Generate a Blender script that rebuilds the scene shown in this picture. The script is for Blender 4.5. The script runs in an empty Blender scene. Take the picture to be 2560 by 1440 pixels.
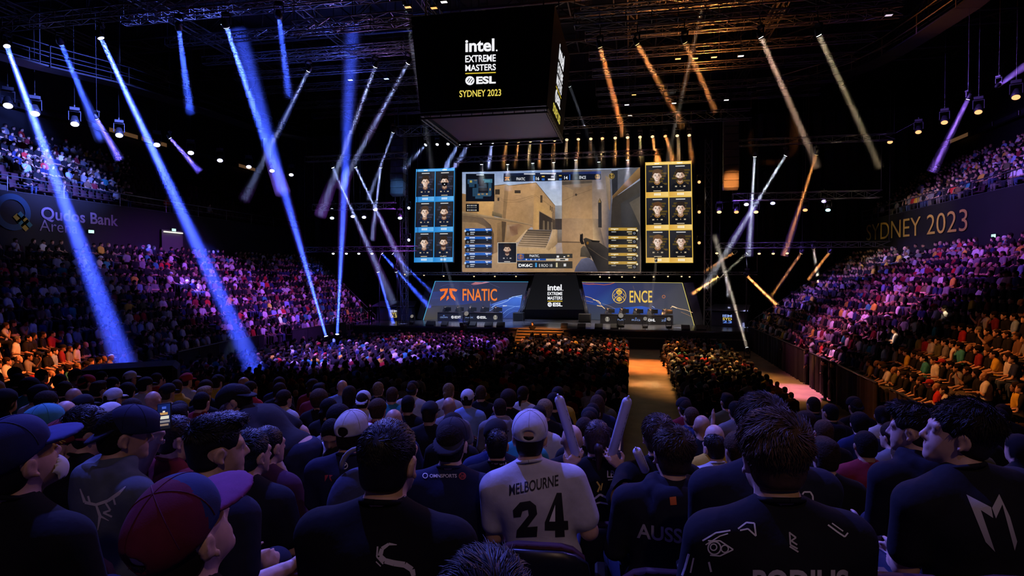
import bpy, math, random
import numpy as np
from mathutils import Vector, Matrix, Quaternion
from mathutils.bvhtree import BVHTree

PI = math.pi
R = math.radians
random.seed(7)
RNG = np.random.default_rng(11)
SC = bpy.context.scene
COL = SC.collection

# ------------------------------------------------------------------ camera
EYE = 5.3                                   # eye height over the arena floor, in metres
FPX = 1500.0                                # focal length in pixels of a 2560 x 1440 frame
YAW, PITCH = math.atan(298 / 1500), -math.atan(30 / 1500)
cd = bpy.data.cameras.new('camera')
cam = bpy.data.objects.new('camera', cd)
COL.objects.link(cam)
cam.location = (0, 0, EYE)
cam.rotation_euler = (PI / 2 + PITCH, 0, YAW)
cd.sensor_width = 36
cd.lens = FPX / 2560 * 36
cd.clip_start, cd.clip_end = 0.05, 400
SC.camera = cam
CAMROT = cam.rotation_euler.to_matrix()
CAMPOS = Vector((0, 0, EYE))

# ------------------------------------------------------------------ world, exposure
w = bpy.data.worlds.new('world')
w.use_nodes = True
bg = w.node_tree.nodes['Background']
bg.inputs[0].default_value = (0.10, 0.09, 0.32, 1)
bg.inputs[1].default_value = 0.004
SC.world = w
SC.view_settings.view_transform = 'Standard'
SC.view_settings.look = 'None'
SC.view_settings.gamma = 1
SC.view_settings.use_curve_mapping = False
SC.view_settings.exposure = 0.0
SC.cycles.max_bounces = 5
SC.cycles.diffuse_bounces = 2
SC.cycles.glossy_bounces = 2
SC.cycles.transparent_max_bounces = 12

# ------------------------------------------------------------------ lights (coloured washes from the rig, and added fills)
def spot(name, loc, target, color, power, angle=40, blend=0.6, radius=0.25):
    d = bpy.data.lights.new(name, 'SPOT')
    d.color, d.energy = color, power
    d.spot_size, d.spot_blend, d.shadow_soft_size = R(angle), blend, radius
    o = bpy.data.objects.new(name, d)
    COL.objects.link(o)
    o.location = loc
    o.rotation_euler = (Vector(target) - Vector(loc)).to_track_quat('-Z', 'Y').to_euler()
    return o

BLUE, VIOLET, PURPLE = (0.10, 0.16, 1.0), (0.32, 0.16, 1.0), (0.52, 0.15, 0.95)
PINK, ORANGE, AMBER, WARM = (0.9, 0.22, 0.5), (1.0, 0.30, 0.06), (1.0, 0.52, 0.14), (1.0, 0.72, 0.45)
K = 1.0
# stand on the side with the arena name
spot('wash_stand', (-9, 28, 14), (-28, 26, 4), (.22, .12, 1), 22000 * K, 46, 0.9)
spot('wash_stand', (-10, 37, 14), (-27, 37, 4), (.44, .10, 1), 24000 * K, 46, 0.9)
spot('wash_stand', (-13, 45, 14), (-26, 48, 3), (.46, .10, .95), 12000 * K, 40, 0.9)
spot('wash_stand_warm', (-4, 25, 16), (-19.6, 16.2, 2.2), (1, .22, .05), 52000 * K, 24, 0.9)
spot('wash_upper', (-14, 24, 20), (-38, 30, 12.6), (.13, .19, 1), 200000 * K, 30, 0.9)
# stand on the other side
spot('wash_stand', (5, 31, 17), (15, 34, 4), (.48, .10, .9), 11500 * K, 52, 0.9)
spot('wash_stand', (3, 43.8, 12.5), (14, 46, 5), (.28, .13, 1), 13000 * K, 44, 0.9)
spot('wash_stand_pink', (2, 34, 15), (11, 33, 3), PINK, 10000 * K, 36, 0.9)
spot('wash_stand_warm', (-2, 22, 15), (9.5, 18.5, 2.3), ORANGE, 9500 * K, 44, 0.8)
spot('wash_upper', (3, 28, 17), (23, 40, 11), VIOLET, 26000 * K, 46, 0.9)
# arena floor
spot('wash_floor', (-21, 25, 20), (-15.5, 30.5, 1), VIOLET, 90000 * K, 30, 0.9)
spot('wash_floor', (-7, 37, 17), (-12, 37, 1), PURPLE, 30000 * K, 36, 0.9)
spot('wash_floor_warm', (2, 40, 17), (0.9, 36, 0), ORANGE, 70000 * K, 22, 0.9)
spot('wash_floor_warm', (5, 34, 17), (4.5, 31, 1), AMBER, 24000 * K, 36, 0.9)
spot('wash_floor_warm', (-2, 37, 17), (-3.6, 37, 1), (1, .42, .22), 18000 * K, 34, 0.9)
spot('wash_floor_pink', (7.4, 32, 17), (7.5, 29.5, 0), (1, .25, .75), 40000 * K, 16, 0.8)
# seats around the camera
spot('wash_front', (-7, 9, 20), (-1.5, 2.6, 4.3), (0.11, 0.13, 1.0), 15500 * K, 50, 0.9)
spot('wash_front', (-14, 20, 17), (-1.0, 3.0, 4.3), (0.16, 0.17, 1.0), 16000 * K, 46, 0.9)
spot('wash_front', (8, 16, 18), (2.5, 3.0, 4.3), (0.28, 0.18, 1.0), 4500 * K, 44, 0.9)
spot('wash_front_warm', (3, 24, 14), (0, 5, 4.0), (1.0, 0.45, 0.2), 1500 * K, 60, 0.9)
spot('fill_back', (-2, -6, 19), (-0.5, 2.8, 4.2), (0.30, 0.22, 1.0), 500 * K, 60, 0.9)  # added fill from behind the camera, lifts the backs
spot('fill_back_warm', (4, -6.5, 15), (1.5, 2.2, 4.2), (1.0, 0.62, 0.45), 620 * K, 60, 0.9)  # added warm fill that brings up the prints on the backs
spot('fill_sign', (-16, 29, 13), (-33, 30, 8.6), (.75, .6, 1.0), 2600 * K, 30, 0.9)  # added spot that only brightens the arena name
spot('fill_sign', (6, 36, 18), (19, 46, 8.3), (1.0, 0.8, 0.45), 6500 * K, 36, 0.9)  # added spot that only brightens the gold lettering

# ------------------------------------------------------------------ picture rays: where a sight line meets a real surface
def ray(px, py):
    return (CAMROT @ Vector(((px - 1280) / FPX, (720 - py) / FPX, -1))).normalized()
def on_y(px, py, y):
    d = ray(px, py); return CAMPOS + d * (y / d.y)
def on_x(px, py, x):
    d = ray(px, py); return CAMPOS + d * (x / d.x)
def on_z(px, py, z):
    d = ray(px, py); return CAMPOS + d * ((z - EYE) / d.z)
def on_d(px, py, dep):
    return CAMPOS + CAMROT @ Vector(((px - 1280) / FPX, (720 - py) / FPX, -1)) * dep
CINV = CAMROT.transposed()
def project(p):
    q = CINV @ (Vector(p) - CAMPOS)
    if q.z > -0.05: return None
    return (1280 + FPX * q.x / -q.z, 720 - FPX * q.y / -q.z, -q.z)
def in_frame(p, m=60):
    q = project(p)
    return q is not None and -m < q[0] < 2560 + m and -m < q[1] < 1440 + m

# ------------------------------------------------------------------ materials
MATS = {}
def mat(name, color=(0.5, 0.5, 0.5), rough=0.7, metal=0.0, emit=None, strength=1.0, var=0.0, scale=8.0, bump=0.0, objcol=False, attr=None, spec=0.5, bscale=None):
    if name in MATS: return MATS[name]
    m = bpy.data.materials.new(name)
    m.use_nodes = True
    nt = m.node_tree; N, L = nt.nodes, nt.links
    b = N['Principled BSDF']
    b.inputs['Roughness'].default_value = rough
    b.inputs['Metallic'].default_value = metal
    b.inputs['Specular IOR Level'].default_value = spec
    b.inputs['Base Color'].default_value = (*color, 1)
    src = None
    if objcol:
        src = N.new('ShaderNodeObjectInfo').outputs['Color']
    if attr:
        a = N.new('ShaderNodeAttribute'); a.attribute_name = attr; src = a.outputs['Color']
    if var or bump:
        tc = N.new('ShaderNodeTexCoord')
        no = N.new('ShaderNodeTexNoise'); no.inputs['Scale'].default_value = scale; no.inputs['Detail'].default_value = 5
        L.new(tc.outputs['Object'], no.inputs['Vector'])
        if var:
            mx = N.new('ShaderNodeMix'); mx.data_type = 'RGBA'; mx.blend_type = 'MULTIPLY'; mx.inputs[0].default_value = 1
            rp = N.new('ShaderNodeMapRange'); rp.inputs[1].default_value = 0.3; rp.inputs[2].default_value = 0.7
            rp.inputs[3].default_value = 1 - var; rp.inputs[4].default_value = 1 + var * 0.5
            L.new(no.outputs[0], rp.inputs[0]); L.new(rp.outputs[0], mx.inputs[7])
            if src is not None: L.new(src, mx.inputs[6])
            else: mx.inputs[6].default_value = (*color, 1)
            src = mx.outputs[2]
        if bump:
            n2 = no
            if bscale:
                n2 = N.new('ShaderNodeTexNoise'); n2.inputs['Scale'].default_value = bscale; n2.inputs['Detail'].default_value = 3
                L.new(tc.outputs['Object'], n2.inputs['Vector'])
            bp = N.new('ShaderNodeBump'); bp.inputs['Strength'].default_value = bump; bp.inputs['Distance'].default_value = 0.012
            L.new(n2.outputs[0], bp.inputs['Height']); L.new(bp.outputs[0], b.inputs['Normal'])
    if src is not None: L.new(src, b.inputs['Base Color'])
    if emit is not None:
        b.inputs['Base Color'].default_value = (0, 0, 0, 1)
        b.inputs['Emission Color'].default_value = (*emit, 1)
        b.inputs['Emission Strength'].default_value = strength
    MATS[name] = m
    return m

def screen_mat(name, strength):
    """A lit display: the picture it shows is a colour attribute, given off as light."""
    m = bpy.data.materials.new(name); m.use_nodes = True
    N, L = m.node_tree.nodes, m.node_tree.links
    b = N['Principled BSDF']
    b.inputs['Base Color'].default_value = (0.01, 0.01, 0.012, 1); b.inputs['Roughness'].default_value = 0.5
    b.inputs['Specular IOR Level'].default_value = 0.1
    a = N.new('ShaderNodeAttribute'); a.attribute_name = 'pic'
    L.new(a.outputs['Color'], b.inputs['Emission Color'])
    b.inputs['Emission Strength'].default_value = strength
    return m

def haze_mat(name, density, color=(1, 1, 1)):
    """Haze hanging in the path of a beam: it only scatters the light of its lamp."""
    if name in MATS: return MATS[name]
    m = bpy.data.materials.new(name); m.use_nodes = True
    N, L = m.node_tree.nodes, m.node_tree.links
    N.remove(N['Principled BSDF'])
    s = N.new('ShaderNodeVolumeScatter')
    s.inputs['Density'].default_value = density
    s.inputs['Color'].default_value = (*color, 1)
    s.inputs['Anisotropy'].default_value = 0.0
    L.new(s.outputs[0], N['Material Output'].inputs['Volume'])
    MATS[name] = m
    return m

def srgb(h):
    if isinstance(h, str):
        h = h.lstrip('#'); c = [int(h[i:i + 2], 16) / 255 for i in (0, 2, 4)]
    else:
        c = [x / 255 for x in h]
    return tuple(x / 12.92 if x <= 0.04045 else ((x + 0.055) / 1.055) ** 2.4 for x in c)

# ------------------------------------------------------------------ mesh builder
class MB:
    def __init__(s):
        s.v, s.f, s.mi, s.c = [], [], [], []
    def add(s, vs, fs, mi=0, col=None):
        b = len(s.v)
        s.v += [tuple(v) for v in vs]
        s.f += [tuple(b + i for i in f) for f in fs]
        s.mi += [mi] * len(fs)
        s.c += [col] * len(vs) if not isinstance(col, list) else col
        return s
    def box(s, lo, hi, mi=0, M=None, bev=0.0):
        x0, y0, z0 = lo; x1, y1, z1 = hi
        if bev:
            e = bev; vs = []; fs = []
            pts = [(x0, x0 + e, x1 - e, x1), (y0, y0 + e, y1 - e, y1)]
            rings = []
            for z, i in ((z0, 1), (z0 + e, 0), (z1 - e, 0), (z1, 1)):
                X, Y = pts
                if i: ring = [(X[1], Y[1]), (X[2], Y[1]), (X[2], Y[1]), (X[2], Y[2]), (X[2], Y[2]), (X[1], Y[2]), (X[1], Y[2]), (X[1], Y[1])]
                else: ring = [(X[1], Y[0]), (X[2], Y[0]), (X[3], Y[1]), (X[3], Y[2]), (X[2], Y[3]), (X[1], Y[3]), (X[0], Y[2]), (X[0], Y[1])]
                rings.append([(a, b, z) for a, b in ring])
            vs = [p for r in rings for p in r]
            for k in range(3):
                for i in range(8):
                    j = (i + 1) % 8
                    fs.append((k * 8 + i, k * 8 + j, k * 8 + 8 + j, k * 8 + 8 + i))
            fs.append(tuple(range(7, -1, -1))); fs.append(tuple(range(24, 32)))
        else:
            vs = [(x0, y0, z0), (x1, y0, z0), (x1, y1, z0), (x0, y1, z0), (x0, y0, z1), (x1, y0, z1), (x1, y1, z1), (x0, y1, z1)]
            fs = [(3, 2, 1, 0), (4, 5, 6, 7), (0, 1, 5, 4), (1, 2, 6, 5), (2, 3, 7, 6), (3, 0, 4, 7)]
        if M is not None: vs = [M @ Vector(v) for v in vs]
        return s.add(vs, fs, mi)
    def quad(s, a, b, c, d, mi=0, col=None):
        return s.add([a, b, c, d], [(0, 1, 2, 3)], mi, col)
    def tube(s, pts, r, n=6, mi=0, cap=True):
        pts = [Vector(p) for p in pts]
        rr = r if isinstance(r, (list, tuple)) else [r] * len(pts)
        vs, fs = [], []
        ref = None
        for i, p in enumerate(pts):
            t = (pts[min(i + 1, len(pts) - 1)] - pts[max(i - 1, 0)]).normalized()
            if ref is None:
                ref = t.orthogonal().normalized()
            ref = (ref - t * ref.dot(t)).normalized()
            bi = t.cross(ref)
            for k in range(n):
                a = 2 * PI * k / n
                vs.append(p + (ref * math.cos(a) + bi * math.sin(a)) * rr[i])
        for i in range(len(pts) - 1):
            for k in range(n):
                j = (k + 1) % n
                fs.append((i * n + k, i * n + j, (i + 1) * n + j, (i + 1) * n + k))
        if cap:
            fs.append(tuple(range(n - 1, -1, -1))); fs.append(tuple((len(pts) - 1) * n + k for k in range(n)))
        return s.add(vs, fs, mi)
    def lathe(s, prof, n=16, M=None, mi=0, cap=True):
        """prof: (radius, z) pairs about the local z axis."""
        vs = [Vector((r * math.cos(2 * PI * k / n), r * math.sin(2 * PI * k / n), z)) for r, z in prof for k in range(n)]
        fs = [(i * n + k, i * n + (k + 1) % n, (i + 1) * n + (k + 1) % n, (i + 1) * n + k) for i in range(len(prof) - 1) for k in range(n)]
        if cap:
            fs.append(tuple(range(n - 1, -1, -1))); fs.append(tuple((len(prof) - 1) * n + k for k in range(n)))
        if M is not None: vs = [M @ v for v in vs]
        return s.add(vs, fs, mi)
    def prism(s, poly, z0, z1, M=None, mi=0):
        n = len(poly)
        vs = [Vector((x, y, z)) for z in (z0, z1) for x, y in poly]
        fs = [tuple(range(n - 1, -1, -1)), tuple(range(n, 2 * n))] + [(i, (i + 1) % n, n + (i + 1) % n, n + i) for i in range(n)]
        if M is not None: vs = [M @ v for v in vs]
        return s.add(vs, fs, mi)
    def mesh(s, name, mats, smooth=False):
        me = bpy.data.meshes.new(name)
        me.from_pydata([tuple(v) for v in s.v], [], s.f)
        for m in mats: me.materials.append(m)
        if len(mats) > 1: me.polygons.foreach_set('material_index', s.mi)
        if any(c is not None for c in s.c):
            at = me.color_attributes.new('pic', 'FLOAT_COLOR', 'POINT')
            at.data.foreach_set('color', [x for c in s.c for x in ((*c, 1.0) if c is not None else (0, 0, 0, 1))])
        if smooth: me.polygons.foreach_set('use_smooth', [True] * len(me.polygons))
        me.update()
        return me
    def build(s, name, mats, parent=None, loc=None, rot=None, smooth=False):
        return link(name, s.mesh(name, mats if isinstance(mats, (list, tuple)) else [mats], smooth), parent, loc, rot)

def link(name, me, parent=None, loc=None, rot=None):
    o = bpy.data.objects.new(name, me)
    COL.objects.link(o)
    if parent is not None: o.parent = parent
    if loc is not None: o.location = loc
    if rot is not None: o.rotation_euler = rot
    return o
def tag(o, label=None, cat=None, group=None, kind=None):
    if label: o['label'] = label
    if cat: o['category'] = cat
    if group: o['group'] = group
    if kind: o['kind'] = kind
    return o
def thing(name, label, cat, loc=(0, 0, 0), rot=(0, 0, 0), group=None):
    o = bpy.data.objects.new(name, None)
    COL.objects.link(o)
    o.location, o.rotation_euler = loc, rot
    o.empty_display_size = 0.2
    return tag(o, label, cat, group)
def struct(name, mb, mats, smooth=False):
    o = mb.build(name, mats, smooth=smooth); o['kind'] = 'structure'; return o
def copy_thing(o):
    c = o.copy(); COL.objects.link(c)
    for ch in list(o.children):
        k = ch.copy(); COL.objects.link(k); k.parent = c
        for g in list(ch.children):
            q = g.copy(); COL.objects.link(q); q.parent = k
    return c

def ordinal(n):
    W = ['first', 'second', 'third', 'fourth', 'fifth', 'sixth', 'seventh', 'eighth', 'ninth', 'tenth', 'eleventh', 'twelfth', 'thirteenth', 'fourteenth', 'fifteenth',
         'sixteenth', 'seventeenth', 'eighteenth', 'nineteenth', 'twentieth', 'twenty-first', 'twenty-second', 'twenty-third', 'twenty-fourth', 'twenty-fifth', 'twenty-sixth', 'twenty-seventh', 'twenty-eighth', 'twenty-ninth', 'thirtieth']
    if n <= 30: return W[n - 1]
    t = {3: 'thirt', 4: 'fort', 5: 'fift', 6: 'sixt', 7: 'sevent'}[n // 10]
    return t + ('ieth' if n % 10 == 0 else 'y-' + W[n % 10 - 1])

# ------------------------------------------------------------------ lettering
GLYPH = {}
def text_geo(s, bold=0.0):
    key = (s, bold)
    if key not in GLYPH:
        c = bpy.data.curves.new('t', 'FONT')
        c.body = s; c.size = 1; c.resolution_u = 4; c.offset = bold; c.fill_mode = 'FRONT'
        o = bpy.data.objects.new('t', c)
        me = bpy.data.meshes.new_from_object(o)
        v = np.array([tuple(p.co) for p in me.vertices], float).reshape(-1, 3)
        f = [tuple(p.vertices) for p in me.polygons]
        bpy.data.objects.remove(o); bpy.data.curves.remove(c); bpy.data.meshes.remove(me)
        v = v[:, :2]; lo, hi = v.min(0), v.max(0)
        GLYPH[key] = ((v - lo) / (hi - lo), f)
    return GLYPH[key]
def text_uv(mb, s, fn, u0, v0, u1, v1, col=None, mi=0, bold=0.0, w=0):
    """Lettering that fills the box (u0, v0) lower, (u1, v1) upper; fn(u, v, layer) gives the point on its surface."""
    v, f = text_geo(s, bold)
    mb.add([fn(u0 + a * (u1 - u0), v0 + b * (v1 - v0), w) for a, b in v], f, mi, col)
# ================================================================== the setting
def stone_mat():
    return mat('dark_concrete', (0.055, 0.05, 0.06), 0.75, var=0.35, scale=3.0)
M_FLOOR = mat('floor_boards', (0.24, 0.16, 0.10), 0.5, var=0.35, scale=1.3, bump=0.15)
M_TIER = mat('tier_concrete', (0.022, 0.02, 0.025), 0.8, var=0.3, scale=2.0)
M_WALL = mat('dark_wall_paint', (0.004, 0.004, 0.006), 0.7, var=0.25, scale=1.2)
M_BLACK = mat('black_cloth', (0.010, 0.010, 0.012), 0.9, var=0.4, scale=3)
M_DECK = mat('stage_deck', (0.11, 0.11, 0.13), 0.25, var=0.3, scale=1.5)
M_BLKMETAL = mat('black_metal', (0.03, 0.03, 0.034), 0.4, 0.6)
M_STEEL = mat('dull_steel', (0.14, 0.13, 0.14), 0.4, 0.9)
M_ALU = mat('truss_aluminium', (0.26, 0.25, 0.27), 0.35, 0.9)
M_ROOF = mat('roof_sheet', (0.03, 0.03, 0.036), 0.6, var=0.5, scale=0.7)

struct('floor', MB().box((-52, -8, -0.3), (42, 74, 0)), [M_FLOOR])
struct('ceiling', MB().box((-52, -8, 24), (42, 74, 24.4)), [M_ROOF])
struct('wall_left', MB().box((-52.4, -8, 0), (-52, 74, 24)), [M_WALL])
struct('wall_right', MB().box((42, -8, 0), (42.4, 74, 24)), [M_WALL])
struct('wall_back', MB().box((-52, 72, 0), (42, 72.4, 24)), [M_WALL])
struct('wall_rear', MB().box((-52, -8.4, 0), (42, -8, 24)), [M_WALL])

# ---- the bowl: rows follow a front line, each row further out and higher
LEFT_PATH = [((-15.8, 9.9), (-1.05, -0.75)), ((-17.4, 14.5), (-1.2, -0.5)), ((-19.5, 19.5), (-1.25, -0.3)), ((-21.5, 24.5), (-1.1, -0.1)), ((-22.5, 30), (-1, 0)), ((-22.5, 38), (-1, 0)), ((-22.2, 49.5), (-1, 0.75))]
RIGHT_PATH = [((6.0, 4), (1, -0.40)), ((7.6, 12), (1, -0.15)), ((8.4, 20), (1, 0)), ((8.6, 28), (1, 0)), ((8.6, 38), (1, 0.12)), ((8.6, 47), (1, 0.85))]
LOWER = [(0.85 * i, 0.9 + 0.47 * i) for i in range(12)]
UPPER = [(11.2 + 0.85 * i, 9.9 + 0.52 * i) for i in range(9)]
WALL_OFF = 10.6
def row_pts(path, off):
    return [(p[0] + d[0] * off, p[1] + d[1] * off) for p, d in path]
def stand_mesh(path, rows, depth, base, skirt=0.0):
    mb = MB()
    for i, (o, z) in enumerate(rows):
        a, b = row_pts(path, o), row_pts(path, o + depth)
        zlow = rows[i - 1][1] if i else base
        for k in range(len(path) - 1):
            mb.quad((*a[k], z), (*a[k + 1], z), (*b[k + 1], z), (*b[k], z))
            mb.quad((*a[k], zlow), (*a[k + 1], zlow), (*a[k + 1], z), (*a[k], z))
        # closed ends
        for e in (0, -1):
            mb.quad((*a[e], base), (*b[e], base), (*b[e], z), (*a[e], z))
    b = row_pts(path, rows[-1][0] + depth)
    for k in range(len(path) - 1):
        mb.quad((*b[k], base), (*b[k + 1], base), (*b[k + 1], rows[-1][1]), (*b[k], rows[-1][1]))
        if base > 3:                                           # the underside of a balcony
            a = row_pts(path, rows[0][0])
            mb.quad((*a[k], base), (*a[k + 1], base), (*b[k + 1], base), (*b[k], base))
    return mb
struct('stand_left', stand_mesh(LEFT_PATH, LOWER, 0.85, 0), [M_TIER])
struct('stand_right', stand_mesh(RIGHT_PATH, LOWER, 0.85, 0), [M_TIER])
struct('balcony_left', stand_mesh(LEFT_PATH, UPPER, 0.85, 9.5), [M_TIER])
struct('balcony_right', stand_mesh(RIGHT_PATH, UPPER, 0.85, 9.5), [M_TIER])
def ribbon(path, off, z0, z1, th=0.25):
    a, b = row_pts(path, off), row_pts(path, off + th)
    mb = MB()
    for k in range(len(path) - 1):
        A, B, Cc, D = a[k], a[k + 1], b[k + 1], b[k]
        mb.add([(*A, z0), (*B, z0), (*Cc, z0), (*D, z0), (*A, z1), (*B, z1), (*Cc, z1), (*D, z1)],
               [(3, 2, 1, 0), (4, 5, 6, 7), (0, 1, 5, 4), (1, 2, 6, 5), (2, 3, 7, 6), (3, 0, 4, 7)])
    return mb
struct('wall_side_left', ribbon(LEFT_PATH, WALL_OFF, 5.4, 9.9), [M_WALL])
struct('wall_side_right', ribbon(RIGHT_PATH, WALL_OFF, 5.4, 9.9), [M_WALL])
struct('wall_high_left', ribbon(LEFT_PATH, 19.4, 9.0, 24), [M_WALL])
struct('wall_high_right', ribbon(RIGHT_PATH, 19.4, 9.0, 24), [M_WALL])

# ---- the end stand where the camera is: rows fall away towards the floor
END_ROWS = [(-1.6, 4.75), (-0.7, 4.35), (0.2, 4.0), (1.05, 3.72), (1.75, 3.6), (2.65, 3.32), (3.55, 3.08), (4.45, 2.86), (5.3, 2.72), (6.2, 2.60), (7.05, 2.5), (7.95, 2.41), (8.8, 2.33)]
mb = MB()
EX0, EX1 = -15.5, 5.4
for i, (y, z) in enumerate(END_ROWS):
    y0 = END_ROWS[i - 1][0] + 0.42 if i else -8
    y1 = y + 0.42 if i < len(END_ROWS) - 1 else 9.6
    mb.quad((EX0, y0, z), (EX1, y0, z), (EX1, y1, z), (EX0, y1, z))
    zn = END_ROWS[i + 1][1] if i < len(END_ROWS) - 1 else 0
    mb.quad((EX0, y1, z), (EX1, y1, z), (EX1, y1, zn), (EX0, y1, zn))
    for X in (EX0, EX1): mb.quad((X, y0, 0), (X, y1, 0), (X, y1, z), (X, y0, z))
struct('stand_end', mb, [M_TIER])
def end_tread(y):
    best = min(END_ROWS, key=lambda r: abs(r[0] - y)); return best[1]
# ================================================================== people: bodies grown as one smooth surface each
def smin(a, b, k):
    if k <= 0: return np.minimum(a, b)
    h = np.clip(0.5 + 0.5 * (b - a) / k, 0, 1)
    return b + (a - b) * h - k * h * (1 - h)
def rotm(rx=0, ry=0, rz=0):
    return np.array(Matrix.Rotation(rz, 3, 'Z') @ Matrix.Rotation(rx, 3, 'X') @ Matrix.Rotation(ry, 3, 'Y'))
I3 = np.eye(3)
class Field:
    def __init__(s, X, Y, Z):
        s.X, s.Y, s.Z = [np.asarray(q, np.float32) for q in (X, Y, Z)]
        s.f = np.full((len(X), len(Y), len(Z)), 0.3, np.float32)
    def sub(s, lo, hi, m):
        sl, gr = [], []
        for A, a, b in zip((s.X, s.Y, s.Z), lo, hi):
            i0, i1 = np.searchsorted(A, a - m), np.searchsorted(A, b + m)
            sl.append(slice(i0, i1)); gr.append(A[i0:i1])
        if any(len(g) == 0 for g in gr): return None, None
        return tuple(sl), (gr[0][:, None, None], gr[1][None, :, None], gr[2][None, None, :])
    def put(s, sl, d, k, op):
        F = s.f[sl]
        if op == 'u': F = smin(F, d, k)
        elif op == 's': F = -smin(-F, d, k)
        elif op == 'i': F = -smin(-F, -d, k)
        s.f[sl] = F
    def cap(s, a, b, ra, rb=None, k=0.02, op='u', flat=None):
        rb = ra if rb is None else rb
        a, b = np.asarray(a, float), np.asarray(b, float)
        r = max(ra, rb)
        sl, g = s.sub(np.minimum(a, b), np.maximum(a, b), r + k + 0.03)
        if sl is None: return s
        ab = b - a; L = max(float(ab @ ab), 1e-9)
        P = [g[i] - a[i] for i in range(3)]
        t = np.clip((P[0] * ab[0] + P[1] * ab[1] + P[2] * ab[2]) / L, 0, 1)
        d = np.sqrt(sum((P[i] - t * ab[i]) ** 2 for i in range(3))) - (ra + t * (rb - ra))
        s.put(sl, d.astype(np.float32), k, op); return s
    def ell(s, c, r, k=0.02, op='u', M=I3):
        c, r = np.asarray(c, float), np.asarray(r, float)
        e = np.abs(np.asarray(M)) @ r
        sl, g = s.sub(c - e, c + e, k + 0.04)
        if sl is None: return s
        P = [g[i] - c[i] for i in range(3)]
        Q = [sum(P[i] * M[i, j] for i in range(3)) for j in range(3)]
        k0 = np.sqrt(sum((Q[j] / r[j]) ** 2 for j in range(3))) + 1e-6
        k1 = np.sqrt(sum((Q[j] / r[j] ** 2) ** 2 for j in range(3))) + 1e-6
        d = k0 * (k0 - 1) / k1
        s.put(sl, d.astype(np.float32), k, op); return s
    def plane(s, p, n, k=0.0, op='i'):
        """op 'i' keeps the side the normal points away from."""
        p, n = np.asarray(p, float), np.asarray(n, float)
        d = (s.X[:, None, None] - p[0]) * n[0] + (s.Y[None, :, None] - p[1]) * n[1] + (s.Z[None, None, :] - p[2]) * n[2]
        s.put((slice(None),) * 3, d.astype(np.float32), k, op); return s
    def folds(s, amp, seed, fr=(9, 9, 14)):
        g = np.random.default_rng(seed)
        X, Y, Z = s.X[:, None, None], s.Y[None, :, None], s.Z[None, None, :]
        n = 0
        for i in range(4):
            w, ph = g.normal(size=3) * fr, g.uniform(0, 6.28)
            n = n + np.sin(X * w[0] + Y * w[1] + Z * w[2] + ph + 1.3 * np.sin(Z * 7 + i + X * 5))
        s.f += (amp * n / 2).astype(np.float32); return s
def nets(F):
    f, X, Y, Z = F.f, F.X, F.Y, F.Z
    s = f < 0
    n = [q - 1 for q in f.shape]
    cnt = np.zeros(n, np.int8)
    cs = [(i, j, k) for i in (0, 1) for j in (0, 1) for k in (0, 1)]
    for i, j, k in cs: cnt += s[i:n[0] + i, j:n[1] + j, k:n[2] + k]
    act = (cnt > 0) & (cnt < 8)
    I, J, Kk = np.nonzero(act)
    idx = np.full(n, -1, np.int64); idx[act] = np.arange(len(I))
    pos = np.zeros((len(I), 3)); num = np.zeros(len(I))
    for a in cs:
        for ax in range(3):
            if a[ax]: continue
            b = list(a); b[ax] = 1
            A = (I + a[0], J + a[1], Kk + a[2]); B = (I + b[0], J + b[1], Kk + b[2])
            fa, fb = f[A], f[B]
            c = (fa < 0) != (fb < 0)
            t = np.where(c, fa / np.where(c, fa - fb, 1), 0)
            p = np.stack([X[A[0]] + t * (X[B[0]] - X[A[0]]), Y[A[1]] + t * (Y[B[1]] - Y[A[1]]), Z[A[2]] + t * (Z[B[2]] - Z[A[2]])], 1)
            pos += p * c[:, None]; num += c
    pos /= np.maximum(num, 1)[:, None]
    quads = []
    for ax in range(3):
        o1, o2 = (ax + 1) % 3, (ax + 2) % 3
        sl0 = [slice(None)] * 3; sl1 = [slice(None)] * 3
        sl0[ax] = slice(0, -1); sl1[ax] = slice(1, None)
        for o in (o1, o2): sl0[o] = sl1[o] = slice(1, -1)
        s0, s1 = s[tuple(sl0)], s[tuple(sl1)]
        e = np.argwhere(s0 != s1)
        if not len(e): continue
        ins = s0[tuple(e.T)]
        base = e.copy(); base[:, o1] += 1; base[:, o2] += 1
        def cell(d1, d2):
            c = base.copy(); c[:, o1] += d1; c[:, o2] += d2
            return idx[tuple(c.T)]
        q = np.stack([cell(-1, -1), cell(0, -1), cell(0, 0), cell(-1, 0)], 1)
        q[~ins] = q[~ins][:, ::-1]
        quads.append(q)
    q = np.concatenate(quads) if quads else np.zeros((0, 4), int)
    q = q[(q >= 0).all(1)]
    return pos, q, (I, J, Kk)
def np_mesh(name, v, q, mats, smooth=True, tint=None):
    me = bpy.data.meshes.new(name)
    me.vertices.add(len(v)); me.vertices.foreach_set('co', np.asarray(v, np.float32).ravel())
    me.loops.add(len(q) * 4); me.loops.foreach_set('vertex_index', np.asarray(q, np.int32).ravel())
    me.polygons.add(len(q)); me.polygons.foreach_set('loop_start', np.arange(0, len(q) * 4, 4, dtype=np.int32))
    me.update(calc_edges=True)
    if smooth: me.polygons.foreach_set('use_smooth', np.ones(len(q), bool))
    for m in mats: me.materials.append(m)
    if tint is not None:
        a = me.color_attributes.new('tint', 'FLOAT_COLOR', 'POINT')
        a.data.foreach_set('color', np.concatenate([tint, np.ones((len(tint), 1))], 1).astype(np.float32).ravel())
    return me
def axis(*segs):
    """(start, end, step) pieces, joined."""
    out = []
    for a, b, h in segs:
        n = max(1, int(round((b - a) / h)))
        out += list(a + (b - a) * np.arange(n) / n)
    return np.array(out + [segs[-1][1]], np.float32)

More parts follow.
